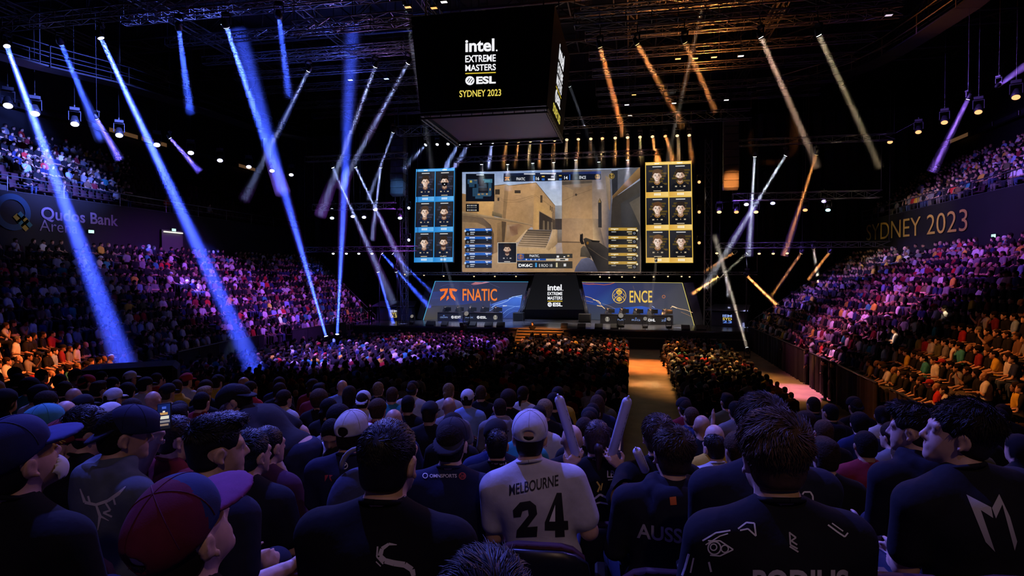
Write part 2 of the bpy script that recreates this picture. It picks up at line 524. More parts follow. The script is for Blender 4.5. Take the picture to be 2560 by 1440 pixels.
class Pose:
    """A seated (or standing) figure; origin on the tread under the hips, facing +Y."""
    def __init__(s, lean=0.06, yaw=0.0, pitch=0.0, roll=0.0, twist=0.0, sw=0.19, girth=1.0, arms='lap', hair='short', cap=None, sleeve='short', stand=False, hood=False, hunch=0.0, head=1.0, seed=1, tilt=0.0, palm=(0, -1.0, 0.25), curl=0.45):
        s.__dict__.update(locals()); del s.__dict__['s']
        s.hip = np.array((0, 0, 0.93 if stand else 0.50))
        s.T = rotm(-lean, tilt, twist)
        hb = s.t(0, 0.02 + hunch * 0.6, 0.575 - hunch * 0.2)
        s.H = rotm(pitch, roll, yaw)
        s.hc = hb + s.H @ np.array((0, 0.015, 0.115))
    def t(s, x, y, z): return s.hip + s.T @ np.array((x, y, z))
    def h(s, x, y, z): return s.hc + s.H @ (np.array((x, y, z)) * s.head)
    def arm(s, sd):
        """shoulder, elbow, wrist, hand tip"""
        sh = s.t(sd * s.sw, -0.01, 0.455)
        a = s.arms if isinstance(s.arms, str) else s.arms[0 if sd < 0 else 1]
        if s.stand and a == 'lap': a = 'down'
        if a == 'lap': e, w, h = s.t(sd * 0.235, 0.06, 0.20), s.hip + (sd * 0.12, 0.27, 0.10), s.hip + (sd * 0.06, 0.37, 0.10)
        elif a == 'knee': e, w, h = s.t(sd * 0.235, 0.12, 0.22), s.hip + (sd * 0.13, 0.36, 0.11), s.hip + (sd * 0.12, 0.46, 0.09)
        elif a == 'cross': e, w, h = s.t(sd * 0.25, 0.07, 0.22), s.t(-sd * 0.05, 0.19, 0.24), s.t(-sd * 0.14, 0.18, 0.25)
        elif a == 'down': e, w, h = s.t(sd * 0.25, -0.03, 0.17), s.t(sd * 0.25, 0.06, -0.06), s.t(sd * 0.245, 0.09, -0.16)
        elif a == 'chin': e, w, h = s.t(sd * 0.21, 0.20, 0.26), s.t(sd * 0.10, 0.19, 0.46), s.t(sd * 0.06, 0.15, 0.53)
        elif a == 'up': e, w, h = s.t(sd * 0.25, 0.20, 0.50), s.t(sd * 0.20, 0.30, 0.74), s.t(sd * 0.18, 0.32, 0.83)
        elif a == 'phone': e, w, h = s.t(sd * 0.24, 0.20, 0.34), s.t(sd * 0.17, 0.32, 0.54), s.t(sd * 0.16, 0.33, 0.63)
        elif a == 'rest': e, w, h = s.t(sd * 0.255, -0.02, 0.20), s.hip + (sd * 0.235, 0.22, 0.18), s.hip + (sd * 0.21, 0.32, 0.17)
        else: e, w, h = a(s, sd)
        return sh, np.array(e), np.array(w), np.array(h)
    def legs(s):
        for sd in (-1, 1):
            if s.stand: yield s.hip + (sd * 0.09, 0, -0.02), np.array((sd * 0.11, 0.02, 0.50)), np.array((sd * 0.12, -0.01, 0.09)), np.array((sd * 0.13, 0.14, 0.045))
            else: yield s.hip + (sd * 0.095, 0.02, -0.02), np.array((sd * 0.13, 0.44, 0.52)), np.array((sd * 0.13, 0.42, 0.10)), np.array((sd * 0.14, 0.56, 0.045))
    # ---- groups
    def torso(s, F, g=0.0, belly=True):
        G = s.girth
        def E(c, r, k=0.05): F.ell(s.t(*c), (np.array(r) * (G, G, 1) + g), k, M=s.T)
        E((0, 0.0, 0.08), (0.165, 0.118, 0.13)); E((0, 0.01, 0.24), (0.15, 0.108, 0.17)); E((0, -0.008, 0.375), (0.168, 0.112, 0.15))
        F.cap(s.t(-s.sw + 0.035, -0.015, 0.462), s.t(s.sw - 0.035, -0.015, 0.462), 0.06 + g, k=0.06)
        for sd in (-1, 1): F.cap(s.t(sd * 0.12, -0.02, 0.50), s.t(sd * 0.02, -0.012, 0.555), 0.038 + g, 0.04 + g, k=0.05)
        if s.hunch: E((0, -0.06, 0.42), (0.13, 0.07, 0.11))
    def arms_f(s, F, g=0.0, part='all', fine=False):
        for sd in (-1, 1):
            sh, e, w, h = s.arm(sd)
            if part == 'short':
                m = sh + (e - sh) * 0.72
                F.cap(sh, m, 0.056 + g, 0.053 + g * 1.5, k=0.045)
            else:
                F.cap(sh, e, 0.055 + g, 0.043 + g, k=0.045); F.cap(e, w, 0.043 + g, 0.030 + g, k=0.02)
                if part == 'all':
                    if fine: s.hand(F, e, w, h, sd)
                    else: F.cap(w + (h - w) * 0.3, w + (h - w) * 0.75, 0.032, 0.030, k=0.015); F.cap(w + (h - w) * 0.7, h + (h - w) * 0.35, 0.022, 0.012, k=0.012)
    def hand(s, F, e, w, h, sd):
        d = (h - w) / np.linalg.norm(h - w)
        up = np.array(s.palm, float)
        side = np.cross(d, up); side /= np.linalg.norm(side)
        nrm = np.cross(side, d); curl = s.curl
        for o in (-0.024, -0.008, 0.008, 0.024): F.cap(w, w + d * 0.082 + side * o, 0.020, 0.014, k=0.012)
        for o, L in ((-0.028, 0.060), (-0.009, 0.076), (0.010, 0.081), (0.029, 0.072)):
            a = w + d * 0.085 + side * o
            b = a + (d * math.cos(curl) - nrm * math.sin(curl)) * L * 0.5
            c = b + (d * math.cos(curl * 2.4) - nrm * math.sin(curl * 2.4)) * L * 0.55
            F.cap(a, b, 0.0095, 0.0088, k=0.006); F.cap(b, c, 0.0088, 0.0072, k=0.004)
        a = w + d * 0.025 + side * 0.026 * sd; b = a + (d * 0.55 + side * 0.75 * sd) * 0.045; c = b + (d * 0.9 + side * 0.2 * sd - nrm * 0.2) * 0.034
        F.cap(a, b, 0.016, 0.0115, k=0.012); F.cap(b, c, 0.0115, 0.009, k=0.004)
    def head_f(s, F, fine=False):
        q, H = s.head, s.H
        def E(c, r, k=0.02, op='u', M=None): F.ell(s.h(*c), np.array(r) * q, k, op, H if M is None else H @ M)
        E((0, -0.014, 0.022), (0.077, 0.098, 0.094)); E((0, 0.032, -0.05), (0.060, 0.064, 0.078), 0.03)
        E((0, 0.074, -0.108), (0.026, 0.020, 0.02), 0.03)
        F.cap(s.t(0, -0.018 + s.hunch * 0.3, 0.50), s.h(0, -0.028, -0.07), 0.062, 0.056, k=0.03)
        F.cap(s.h(0, 0.090, 0.004), s.h(0, 0.110, -0.036), 0.0075, 0.0115, k=0.012); F.cap(s.h(-0.010, 0.098, -0.043), s.h(0.010, 0.098, -0.043), 0.008, k=0.008)
        F.cap(s.h(-0.036, 0.076, 0.014), s.h(0.036, 0.076, 0.014), 0.016, k=0.018)
        for sd in (-1, 1):
            E((sd * 0.078, -0.006, -0.018), (0.013, 0.023, 0.034), 0.006, M=rotm(-0.25, sd * 0.25, sd * 0.35))
            if fine:
                E((sd * 0.093, 0.0, -0.018), (0.010, 0.011, 0.019), 0.006, 's')
                E((sd * 0.082, 0.004, -0.046), (0.008, 0.009, 0.010), 0.006)
            E((sd * 0.031, 0.097, -0.006), (0.018, 0.015, 0.011), 0.012, 's')
            if fine: E((sd * 0.031, 0.0765, -0.007), (0.0125, 0.0125, 0.0125), 0.002)
        F.cap(s.h(-0.018, 0.088, -0.068), s.h(0.018, 0.088, -0.068), 0.0075, k=0.008); F.cap(s.h(-0.016, 0.087, -0.079), s.h(0.016, 0.087, -0.079), 0.008, k=0.007)
    def hair_f(s, F, g=0.0):
        q, H = s.head, s.H
        def E(c, r, k=0.02, op='u', M=None): F.ell(s.h(*c), np.array(r) * q, k, op, H if M is None else H @ M)
        st = s.hair
        if st == 'bald': return False
        t = {'short': 0.008, 'crop': 0.004, 'full': 0.013, 'quiff': 0.012, 'long': 0.014, 'pony': 0.010, 'curly': 0.03}[st] + g
        E((0, -0.018, 0.026), (0.077 + t, 0.098 + t, 0.092 + t))
        if st in ('full', 'curly'): E((0, -0.03, 0.045), (0.082 + t, 0.10 + t, 0.085 + t))
        if st == 'quiff': E((0, 0.045, 0.100), (0.056, 0.058, 0.030), 0.03); E((0, -0.03, 0.092), (0.062, 0.07, 0.026), 0.03)
        E((0, -0.045, -0.045), (0.066 + t * 0.5, 0.062 + t * 0.5, 0.06), 0.03)           # back of the head down to the nape
        # face, ears and sides stay free
        E((0, 0.132, -0.03), (0.098, 0.078, 0.115), 0.012, 's')
        for sd in (-1, 1): E((sd * 0.085, 0.066, -0.04), (0.035, 0.045, 0.07), 0.01, 's')
        for sd in (-1, 1): E((sd * 0.095, 0.012, -0.03), (0.028, 0.042, 0.05), 0.008, 's')
        if st == 'quiff':
            for sd in (-1, 1): E((sd * 0.105, -0.01, -0.03), (0.045, 0.095, 0.055), 0.01, 's')
        n = H @ np.array((0, -0.35, -1.0)); n /= np.linalg.norm(n)
        F.plane(s.h(0, -0.06, -0.088), n, 0.01, 'i')
        if st == 'long': 
            F.cap(s.h(0, -0.07, -0.02), s.h(0, -0.085, -0.20), 0.075, 0.06, k=0.03)
            for sd in (-1, 1): F.cap(s.h(sd * 0.07, -0.02, 0.0), s.h(sd * 0.075, -0.03, -0.17), 0.03, 0.025, k=0.03)
        if st == 'pony':
            F.cap(s.h(0, -0.10, 0.0), s.h(0, -0.135, -0.03), 0.024, 0.028, k=0.015); F.cap(s.h(0, -0.135, -0.03), s.h(0, -0.115, -0.19), 0.028, 0.013, k=0.015)
        return True
    def cap_f(s, F, brim=True, crown=True, hole=True):
        q = s.head; back = s.cap == 'back'
        H = s.H @ rotm(0, 0, PI if back else 0)
        def P(x, y, z): return s.hc + H @ (np.array((x, y - (0.03 if back else 0), z)) * q)
        tilt = rotm(0.10 if not back else 0.16)
        if crown:
            F.ell(P(0, -0.012, 0.036), np.array((0.093, 0.113, 0.094)) * q, 0.01, M=H)
            F.ell(P(0, 0.02, 0.07), np.array((0.078, 0.08, 0.066)) * q, 0.03, M=H)
            n = H @ np.array((0, 0.12, -1.0)); n /= np.linalg.norm(n)
            F.plane(P(0, 0, 0.012), n, 0.004, 'i')
            if hole: F.ell(P(0, -0.125, 0.036), np.array((0.040, 0.026, 0.027)) * q, 0.004, 's', M=H)
        if brim:
            G = Field(F.X, F.Y, F.Z)
            Mb = H @ rotm(-0.16 if not back else -0.5)
            G.ell(P(0, 0.105, 0.022), np.array((0.088, 0.098, 0.015)) * q, 0.004, M=Mb)
            G.ell(P(0, -0.01, 0.03), np.array((0.086, 0.106, 0.09)) * q, 0.004, 's', M=H)
            F.f = np.minimum(F.f, G.f)
    def pants_f(s, F, g=0.0):
        F.ell(s.hip + (0, 0, 0.03), np.array((0.17 * s.girth, 0.125 * s.girth, 0.12)) + g, 0.04)
        for hp, kn, an, to in s.legs():
            F.cap(hp, kn, 0.085 + g, 0.062 + g, k=0.05); F.cap(kn, an, 0.060 + g, 0.044 + g, k=0.03)
    def shoes_f(s, F):
        for hp, kn, an, to in s.legs():
            F.cap(an + (0, -0.02, -0.05), to, 0.045, 0.036, k=0.02); F.cap(an, an + (0, -0.01, -0.05), 0.042, 0.045, k=0.02)
    def hood_f(s, F):
        for a in np.linspace(-2.4, 2.4, 13):
            pass
        for i in range(12):
            a0, a1 = -2.5 + 5 * i / 12, -2.5 + 5 * (i + 1) / 12
            p = lambda a: s.t(math.sin(a) * 0.105, -0.035 - math.cos(a) * 0.085, 0.545 - 0.03 * math.cos(a))
            F.cap(p(a0), p(a1), 0.034, k=0.02)
        F.ell(s.t(0, -0.125, 0.46), (0.115, 0.045, 0.11), 0.05, M=s.T)

def fig_axes(pose, body, head, legs=True):
    zt = 1.42 if not pose.stand else 1.86
    c = pose.hc
    lo, hi = c - 0.17, c + 0.19
    X = axis((-0.46, lo[0] , body), (lo[0], hi[0], head), (hi[0], 0.46, body))
    Y = axis((-0.30, lo[1], body), (lo[1], hi[1], head), (hi[1], max(0.68, hi[1] + 0.3), body * 1.15))
    Z = axis((-0.04, 0.35, body * 1.3), (0.35, lo[2], body), (lo[2], max(zt, hi[2] + 0.06), head))
    return X, Y, Z

M_SKIN = mat('skin', (0.55, 0.33, 0.24), 0.5, objcol=False, var=0.12, scale=30)
M_HAIR = mat('hair', (0.02, 0.014, 0.01), 0.8, objcol=True, var=0.5, scale=60, bump=0.5, bscale=90, spec=0.12)
M_CLOTH = mat('shirt_cloth', (0.1, 0.1, 0.1), 0.9, objcol=True, var=0.15, scale=14, bump=0.3, bscale=16, spec=0.15)
M_PANTS = mat('trouser_cloth', (0.03, 0.035, 0.05), 0.9, objcol=True, var=0.2, scale=20, spec=0.15)
M_SHOE = mat('shoe', (0.03, 0.03, 0.03), 0.6)
M_CAP = mat('cap_cloth', (0.1, 0.1, 0.1), 0.85, objcol=True, var=0.12, scale=40, bump=0.06, bscale=300, spec=0.2)
M_SKIN_OBJ = mat('skin_tone', (0.55, 0.33, 0.24), 0.5, objcol=True, var=0.12, scale=30)

def figure_meshes(pose, body, head, fine=False, name='person'):
    """Separate meshes: the continuous body, the shirt, the trousers, hair, cap, shoes."""
    ax = fig_axes(pose, body, head)
    out = {}
    F = Field(*ax); pose.torso(F); pose.arms_f(F, fine=fine); pose.pants_f(F, -0.006); pose.shoes_f(F) if False else None; pose.head_f(F, fine)
    v, q, _ = nets(F); out['body'] = np_mesh(name, v, q, [M_SKIN_OBJ])
    F = Field(*ax); pose.torso(F, 0.013); pose.arms_f(F, 0.012, 'short' if pose.sleeve == 'short' else 'long')
    if pose.hood: pose.hood_f(F)
    F.cap(pose.t(0, -0.010, 0.590), pose.t(0, 0.006, 0.70), 0.056, k=0.004, op='s') if not pose.hood else None
    F.plane(pose.hip + (0, 0, -0.03), (0, 0, -1), 0.01, 'i')
    if fine: F.folds(0.006, pose.seed)
    v, q, _ = nets(F); out['shirt'] = np_mesh('shirt', v, q, [M_CLOTH])
    F = Field(*ax); pose.pants_f(F, 0.008); F.plane(pose.hip + (0, 0, 0.13), (0, 0, 1), 0.005, 'i')
    v, q, _ = nets(F); out['trousers'] = np_mesh('trousers', v, q, [M_PANTS])
    F = Field(*ax); pose.shoes_f(F)
    v, q, _ = nets(F); out['shoes'] = np_mesh('shoes', v, q, [M_SHOE])
    F = Field(*ax)
    if pose.hair_f(F):
        v, q, _ = nets(F); out['hair'] = np_mesh('hair', v, q, [M_HAIR])
    if pose.cap:
        F = Field(*ax); pose.cap_f(F, brim=False); v, q, _ = nets(F); out['cap'] = np_mesh('cap', v, q, [M_CAP])
        F = Field(*ax); pose.cap_f(F, crown=False); v, q, _ = nets(F); out['brim'] = np_mesh('brim', v, q, [M_CAP])
    return out

def crowd_figure(pose, body=0.062, head=0.034):
    """One light mesh with a label per point: 0 skin, 1 shirt, 2 trousers, 3 hair or cap, 4 shoes."""
    ax = fig_axes(pose, body, head)
    fs = []
    F = Field(*ax); pose.arms_f(F, 0.004); pose.head_f(F); fs.append(F.f)
    F = Field(*ax); pose.torso(F, 0.012); pose.arms_f(F, 0.012, 'short' if pose.sleeve == 'short' else 'long'); fs.append(F.f)
    F = Field(*ax); pose.pants_f(F, 0.006); fs.append(F.f)
    F = Field(*ax); pose.hair_f(F, 0.004)
    if pose.cap: pose.cap_f(F, hole=False)
    fs.append(F.f)
    F = Field(*ax); pose.shoes_f(F); fs.append(F.f)
    A = Field(*ax); A.f = np.minimum.reduce(fs)
    v, q, (I, J, Kk) = nets(A)
    lab = np.stack([sum(f[I + a, J + b, Kk + c] for a in (0, 1) for b in (0, 1) for c in (0, 1)) for f in fs], 1).argmin(1)
    return v.astype(np.float32), q, lab
# ================================================================== where everybody sits
STAGE_AT = np.array((-6.5, 46.0))
def along(path, off, pitch):
    """seat spots along a row: (x, y, unit direction towards the floor)"""
    pts = row_pts(path, off)
    seg = [math.dist(pts[i], pts[i + 1]) for i in range(len(pts) - 1)]
    tot = sum(seg); n = int(tot / pitch); out = []
    for j in range(n):
        t = (j + 0.5) * tot / n
        for i, L in enumerate(seg):
            if t <= L or i == len(seg) - 1: break
            t -= L
        a, b = np.array(pts[i]), np.array(pts[i + 1]); f = t / seg[i]
        d0, d1 = np.array(path[i][1]), np.array(path[i + 1][1])
        d = -(d0 + (d1 - d0) * f)
        tg = (b - a) / seg[i]; nrm = np.array((tg[1], -tg[0]))
        if nrm @ d < 0: nrm = -nrm
        out.append((*(a + (b - a) * f), nrm / np.linalg.norm(nrm)))
    return out
def heading(v): return math.atan2(-v[0], v[1])            # turn about z so that +Y looks along v

SPOTS = []   # (x, y, z, body heading, block, row, seat, occupied)
def near_aisle(j, every, width=2): return (j % every) < width
for block, path, rows, pitch in (('tall side stand', LEFT_PATH, LOWER, 0.53), ('opposite side stand', RIGHT_PATH, LOWER, 0.53)):
    for r, (off, z) in enumerate(rows):
        for j, (x, y, nrm) in enumerate(along(path, off + 0.42, pitch)):
            if near_aisle(j, 26): continue
            to = STAGE_AT - (x, y); to /= np.linalg.norm(to)
            v = nrm * 0.72 + to * 0.28
            SPOTS.append((x, y, z, heading(v), block, r, j, random.random() < (0.95 if r < 9 else 0.85)))
for block, path, rows in (('upper balcony', LEFT_PATH, UPPER), ('far balcony', RIGHT_PATH, UPPER)):
    for r, (off, z) in enumerate(rows):
        for j, (x, y, nrm) in enumerate(along(path, off + 0.45, 0.55)):
            if near_aisle(j, 24): continue
            q = project((x, y, z + 1.1))
            if q is None: continue
            if block == 'upper balcony':
                occ = 0.75 if q[0] < 330 and q[1] < 385 + 0.33 * q[0] else 0.14 if q[0] < 330 else 0.5 if (q[0] < 720 and r == 0) else 0.25 if r == 0 else 0.01
                if q[0] > 330 and q[1] < 640 - 0.25 * (740 - q[0]) - 60: occ *= 0.1
            else:
                occ = 0.72 if q[0] > 2230 else 0.5 if (q[0] > 2060 and r < 2) else 0.05
            to = STAGE_AT - (x, y); to /= np.linalg.norm(to)
            SPOTS.append((x, y, z, heading(nrm * 0.7 + to * 0.3), block, r, j, random.random() < occ))
# floor blocks, rows counted from the stage
FLOOR_ROWS = [41.6 - 0.98 * i for i in range(25)]
for r, y in enumerate(FLOOR_ROWS):
    j = 0
    x = -21.6
    while x < 7.0:
        x += 0.53
        if -0.15 < x < 1.95 or -8.2 < x < -7.1 or x > 5.5: continue
        if y > 40 and (x < -17 or x > 5): continue
        j += 1
        to = STAGE_AT - (x, y); to /= np.linalg.norm(to)
        SPOTS.append((x + random.uniform(-.05, .05), y + random.uniform(-.06, .06), 0, heading(np.array((0, 1)) * 0.5 + to * 0.5), 'arena floor', r, j, random.random() < 0.97))
# the end stand in front of the camera
for r, (y, z) in enumerate(END_ROWS):
    if y < 4.4: continue
    j = 0
    x = -13.2
    while x < 5.2:
        x += 0.58
        q = project((x, y, z + 1.2))
        if q is None or 1588 < q[0] < 1712: continue
        j += 1
        to = STAGE_AT - (x, y); to /= np.linalg.norm(to)
        SPOTS.append((x + random.uniform(-.05, .05), y + random.uniform(-.05, .05), z, heading(to + np.array((0, 0.3))), 'end stand', r - 6, j, random.random() < 0.96))

VIS = []
for s in SPOTS:
    q = project((s[0], s[1], s[2] + 1.15))
    if q and s[7] and -25 < q[0] < 2585 and -25 < q[1] < 1460:
        if s[4] == 'arena floor' and q[1] > 1000: continue
        VIS.append((q[2], q, s))
VIS.sort(key=lambda t: t[0])
N_SINGLE = 268
def inside(q, m=12): return m < q[0] < 2560 - m
# places taken by the people built one by one further down
SKIP = [(600, 960, 745, 1160), (1590, 1000, 1712, 1100)]
def blocked(q): return any(a < q[0] < c and b < q[1] < d for a, b, c, d in SKIP)
VIS = [t for t in VIS if not (blocked(t[1]) and t[0] < 7.5)]
SINGLES = [t for t in VIS if inside(t[1])][:N_SINGLE]
chosen = {id(t) for t in SINGLES}
REST = [t for t in VIS if id(t) not in chosen]

# ---- colours of cloth, hair and skin
SHIRTS = [('black', (0.012, 0.012, 0.014), 56), ('white', (0.62, 0.62, 0.62), 15), ('grey', (0.20, 0.20, 0.21), 12), ('navy', (0.02, 0.03, 0.09), 10), ('maroon', (0.20, 0.02, 0.03), 6),
          ('red', (0.50, 0.03, 0.03), 4), ('yellow', (0.62, 0.42, 0.05), 4), ('teal', (0.04, 0.25, 0.28), 3), ('olive', (0.11, 0.11, 0.05), 2), ('pale blue', (0.25, 0.38, 0.62), 3), ('brown', (0.14, 0.08, 0.05), 2)]
HAIRS = [('black', (0.010, 0.008, 0.008), 45), ('dark brown', (0.03, 0.018, 0.011), 35), ('brown', (0.07, 0.04, 0.02), 12), ('fair', (0.24, 0.16, 0.07), 6), ('grey', (0.18, 0.17, 0.16), 2)]
CAPS = [('black', (0.012, 0.012, 0.014), 50), ('white', (0.6, 0.6, 0.6), 18), ('red', (0.4, 0.03, 0.04), 10), ('navy', (0.02, 0.03, 0.1), 14), ('grey', (0.2, 0.2, 0.2), 8)]
SKINS = [(0.60, 0.36, 0.25), (0.52, 0.30, 0.20), (0.66, 0.43, 0.32), (0.36, 0.20, 0.12), (0.46, 0.27, 0.17)]
TROUSERS = [(0.015, 0.016, 0.022), (0.04, 0.06, 0.12), (0.12, 0.11, 0.10), (0.02, 0.02, 0.02)]
def pick(L): return random.choices(L, [q[2] for q in L])[0]

# ---- the figures everybody is a copy of
POSES = [dict(arms='lap', hair='short'), dict(arms='cross', hair='full', lean=0.0, yaw=0.25), dict(arms='knee', hair='short', lean=0.22, pitch=0.1), dict(arms=('lap', 'chin'), hair='full', lean=0.14, yaw=-0.2),
         dict(arms='lap', hair='crop', cap='fwd', yaw=-0.15), dict(arms='rest', hair='long', lean=0.02), dict(arms='lap', hair='crop', sleeve='long', hood=True, yaw=0.3), dict(arms=('phone', 'lap'), hair='short', yaw=0.05),
         dict(arms='cross', hair='bald', girth=1.12, sw=0.2), dict(arms='lap', hair='curly', sw=0.175, lean=0.1), dict(arms='knee', hair='crop', cap='back', lean=0.16), dict(arms='lap', hair='pony', sw=0.165, girth=0.9, yaw=-0.3),
         dict(arms='rest', hair='quiff', girth=1.08, sw=0.2, roll=0.06)]
HAIRWORD = {'short': 'short', 'full': 'thick', 'crop': 'cropped', 'long': 'long', 'curly': 'curly', 'pony': 'tied-back', 'quiff': 'swept-up', 'bald': 'no'}
ACT = {'lap': 'hands in lap', 'cross': 'arms folded', 'knee': 'leaning on knees', 'rest': 'arms on armrests'}
def act_of(p):
    a = p['arms']
    if isinstance(a, tuple): return 'a hand raised to the face' if 'chin' in a else 'holding a hand up'
    return ACT[a]
LIB = [figure_meshes(Pose(**p), 0.034, 0.0175, name='person') for p in POSES]
LIBN = LIB
LOW = [crowd_figure(Pose(**p)) for p in POSES]

BLOCKWORD = {'tall side stand': 'arena-name stand', 'opposite side stand': 'gold-sign stand', 'upper balcony': 'balcony above the arena name',
             'far balcony': 'balcony above the gold SYDNEY 2023', 'arena floor': 'arena floor', 'end stand': 'tiered seats'}
def colour(o, c): o.color = (*c, 1)
def seat_person(kind, loc, rz, shirt, hair, skin, trousers, capc, label, group):
    L = LIB[kind]
    o = link('person', L['body']); o.location = loc; o.rotation_euler = (0, 0, rz); colour(o, skin)
    tag(o, label, 'person', group)
    for n, c in (('shirt', shirt), ('trousers', trousers), ('hair', hair), ('cap', capc)):
        if n in L:
            k = link(n, L[n], o); colour(k, c)
    if 'brim' in L:
        b = link('brim', L['brim'], [c for c in o.children if c.name.startswith('cap')][0]); colour(b, capc)
    return o
seen_labels = set()
for dep, q, (x, y, z, rz, block, r, j, _) in SINGLES:
    k = random.randrange(len(POSES))
    p = POSES[k]
    sn, sc_, _w = pick(SHIRTS); hn, hc_, _w = pick(HAIRS); cn, cc_, _w = pick(CAPS)
    head = f'{cn} cap' if p.get('cap') else ('shaved head' if p['hair'] == 'bald' else f"{HAIRWORD[p['hair']]} {hn} hair")
    where = {'end stand': f'{ordinal(r + 1)} tiered row, {ordinal(j)} seat', 'arena floor': f'floor, {ordinal(r + 1)} row from stage, {ordinal(j)} chair'}.get(
        block, f'{BLOCKWORD[block]}, {ordinal(r + 1)} row up, {ordinal(j)} seat')
    label = f'person in {sn} top, {head}, {where}'
    seat_person(k, (x, y, z), rz + random.uniform(-0.16, 0.16), sc_, hc_, random.choice(SKINS), random.choice(TROUSERS), cc_, label, f'spectators in the {BLOCKWORD[block]}')

# ---- everybody further off, as one body of people
V, Q, T = [], [], []
base = 0
sk = np.array([0.0] * 3)
for dep, q, (x, y, z, rz, block, r, j, _) in REST:
    k = random.randrange(len(LOW)); v, f, lab = LOW[k]
    a = rz + random.uniform(-0.25, 0.25)
    c, s_ = math.cos(a), math.sin(a); sc = random.uniform(0.94, 1.05)
    P = v * sc
    V.append(np.stack([P[:, 0] * c - P[:, 1] * s_ + x, P[:, 0] * s_ + P[:, 1] * c + y, P[:, 2] + z], 1)); Q.append(f + base); base += len(v)
    pal = np.array([random.choice(SKINS), pick(SHIRTS)[1], random.choice(TROUSERS), pick(CAPS)[1] if POSES[k].get('cap') else pick(HAIRS)[1], (0.03, 0.03, 0.03)])
    T.append(pal[lab])
m = mat('crowd_cloth', (0.3, 0.3, 0.3), 0.85, attr='tint', spec=0.12)
crowd = link('crowd', np_mesh('crowd', np.concatenate(V), np.concatenate(Q), [m], tint=np.concatenate(T)))
tag(crowd, 'distant crowd of seated spectators filling the floor and the side stands', 'crowd', kind='stuff')
print('people', len(SINGLES), 'crowd', len(REST), 'points', base)
# ================================================================== stage, screens and signs
def on_plane(px, py, p0, n):
    d = ray(px, py); return CAMPOS + d * ((Vector(p0) - CAMPOS).dot(n) / d.dot(n))
class Canvas:
    """Paints flat coloured shapes on one display plane; later layers lie a few millimetres in front."""
    def __init__(s, at, n, step=0.004):
        s.at, s.n, s.step, s.mb = at, Vector(n).normalized(), step, MB()
        if s.n.y > 0: s.n = -s.n
    def p(s, x, y, layer): return s.at(x, y) + s.n * (s.step * layer)
    def poly(s, pts, col, layer=0, tr=None):
        if tr: pts = [tr(*q) for q in pts]
        cols = [srgb(c) for c in col] if isinstance(col, list) else srgb(col)
        s.mb.add([s.p(x, y, layer) for x, y in pts], [tuple(range(len(pts)))], 0, cols); return s
    def rect(s, x0, y0, x1, y1, col, layer=1, tr=None): return s.poly([(x0, y0), (x1, y0), (x1, y1), (x0, y1)], col, layer, tr)
    def disc(s, cx, cy, rx, ry, col, layer=1, n=20, tr=None, a0=0, a1=2 * PI):
        return s.poly([(cx + rx * math.cos(a0 + (a1 - a0) * k / n), cy + ry * math.sin(a0 + (a1 - a0) * k / n)) for k in range(n + (a1 - a0 < 6))], col, layer, tr)
    def stroke(s, pts, w, col, layer=1, tr=None):
        if tr: pts = [tr(*q) for q in pts]
        c = srgb(col)
        for i in range(len(pts) - 1):
            (x0, y0), (x1, y1) = pts[i], pts[i + 1]
            L = max(math.hypot(x1 - x0, y1 - y0), 1e-6); nx, ny = -(y1 - y0) / L * w / 2, (x1 - x0) / L * w / 2
            s.mb.add([s.p(x0 + nx, y0 + ny, layer), s.p(x1 + nx, y1 + ny, layer), s.p(x1 - nx, y1 - ny, layer), s.p(x0 - nx, y0 - ny, layer)], [(0, 1, 2, 3)], 0, c)
        return s
    def ring(s, cx, cy, r, w, col, layer=1, n=24, tr=None, ry=None):
        k = (ry or r) / r
        return s.stroke([(cx + r * math.cos(2 * PI * i / n), cy + k * r * math.sin(2 * PI * i / n)) for i in range(n + 1)], w, col, layer, tr)
    def text(s, body, x0, y0, x1, y1, col, layer=3, tr=None, bold=0.0, slant=0.0):
        """(x0, y0) upper left, (x1, y1) lower right in picture pixels; slant = rise of the baseline."""
        def fn(u, v, w):
            x, y = u, y1 - (v - y1)
            if tr: x, y = tr(x, y)
            return s.p(x, y + (u - x0) * slant, layer)
        text_uv(s.mb, body, fn, x0, y1, x1, y1 + (y1 - y0), srgb(col), bold=bold); return s
    def build(s, name, m, parent=None): return s.mb.build(name, m, parent)
def frame_behind(at, n, corners, depth, margin=0.06):
    """A solid casing behind a display: corners in picture pixels, upper left first, clockwise."""
    P = [at(*c) for c in corners]
    c = sum(P, Vector()) / len(P)
    n = Vector(n).normalized(); n = -n if n.y > 0 else n
    P = [c + (p - c) * (1 + margin / max((p - c).length, .1)) - n * 0.02 for p in P]
    B = [p - n * depth for p in P]
    k = len(P)
    return MB().add(P + B, [tuple(range(k)), tuple(range(2 * k - 1, k - 1, -1))] + [(i, k + i, k + (i + 1) % k, (i + 1) % k) for i in range(k)])
M_SCREEN = screen_mat('lit_display', 1.0)
M_CASE = mat('display_casing', (0.012, 0.012, 0.014), 0.5)
YN = (0, -1, 0)

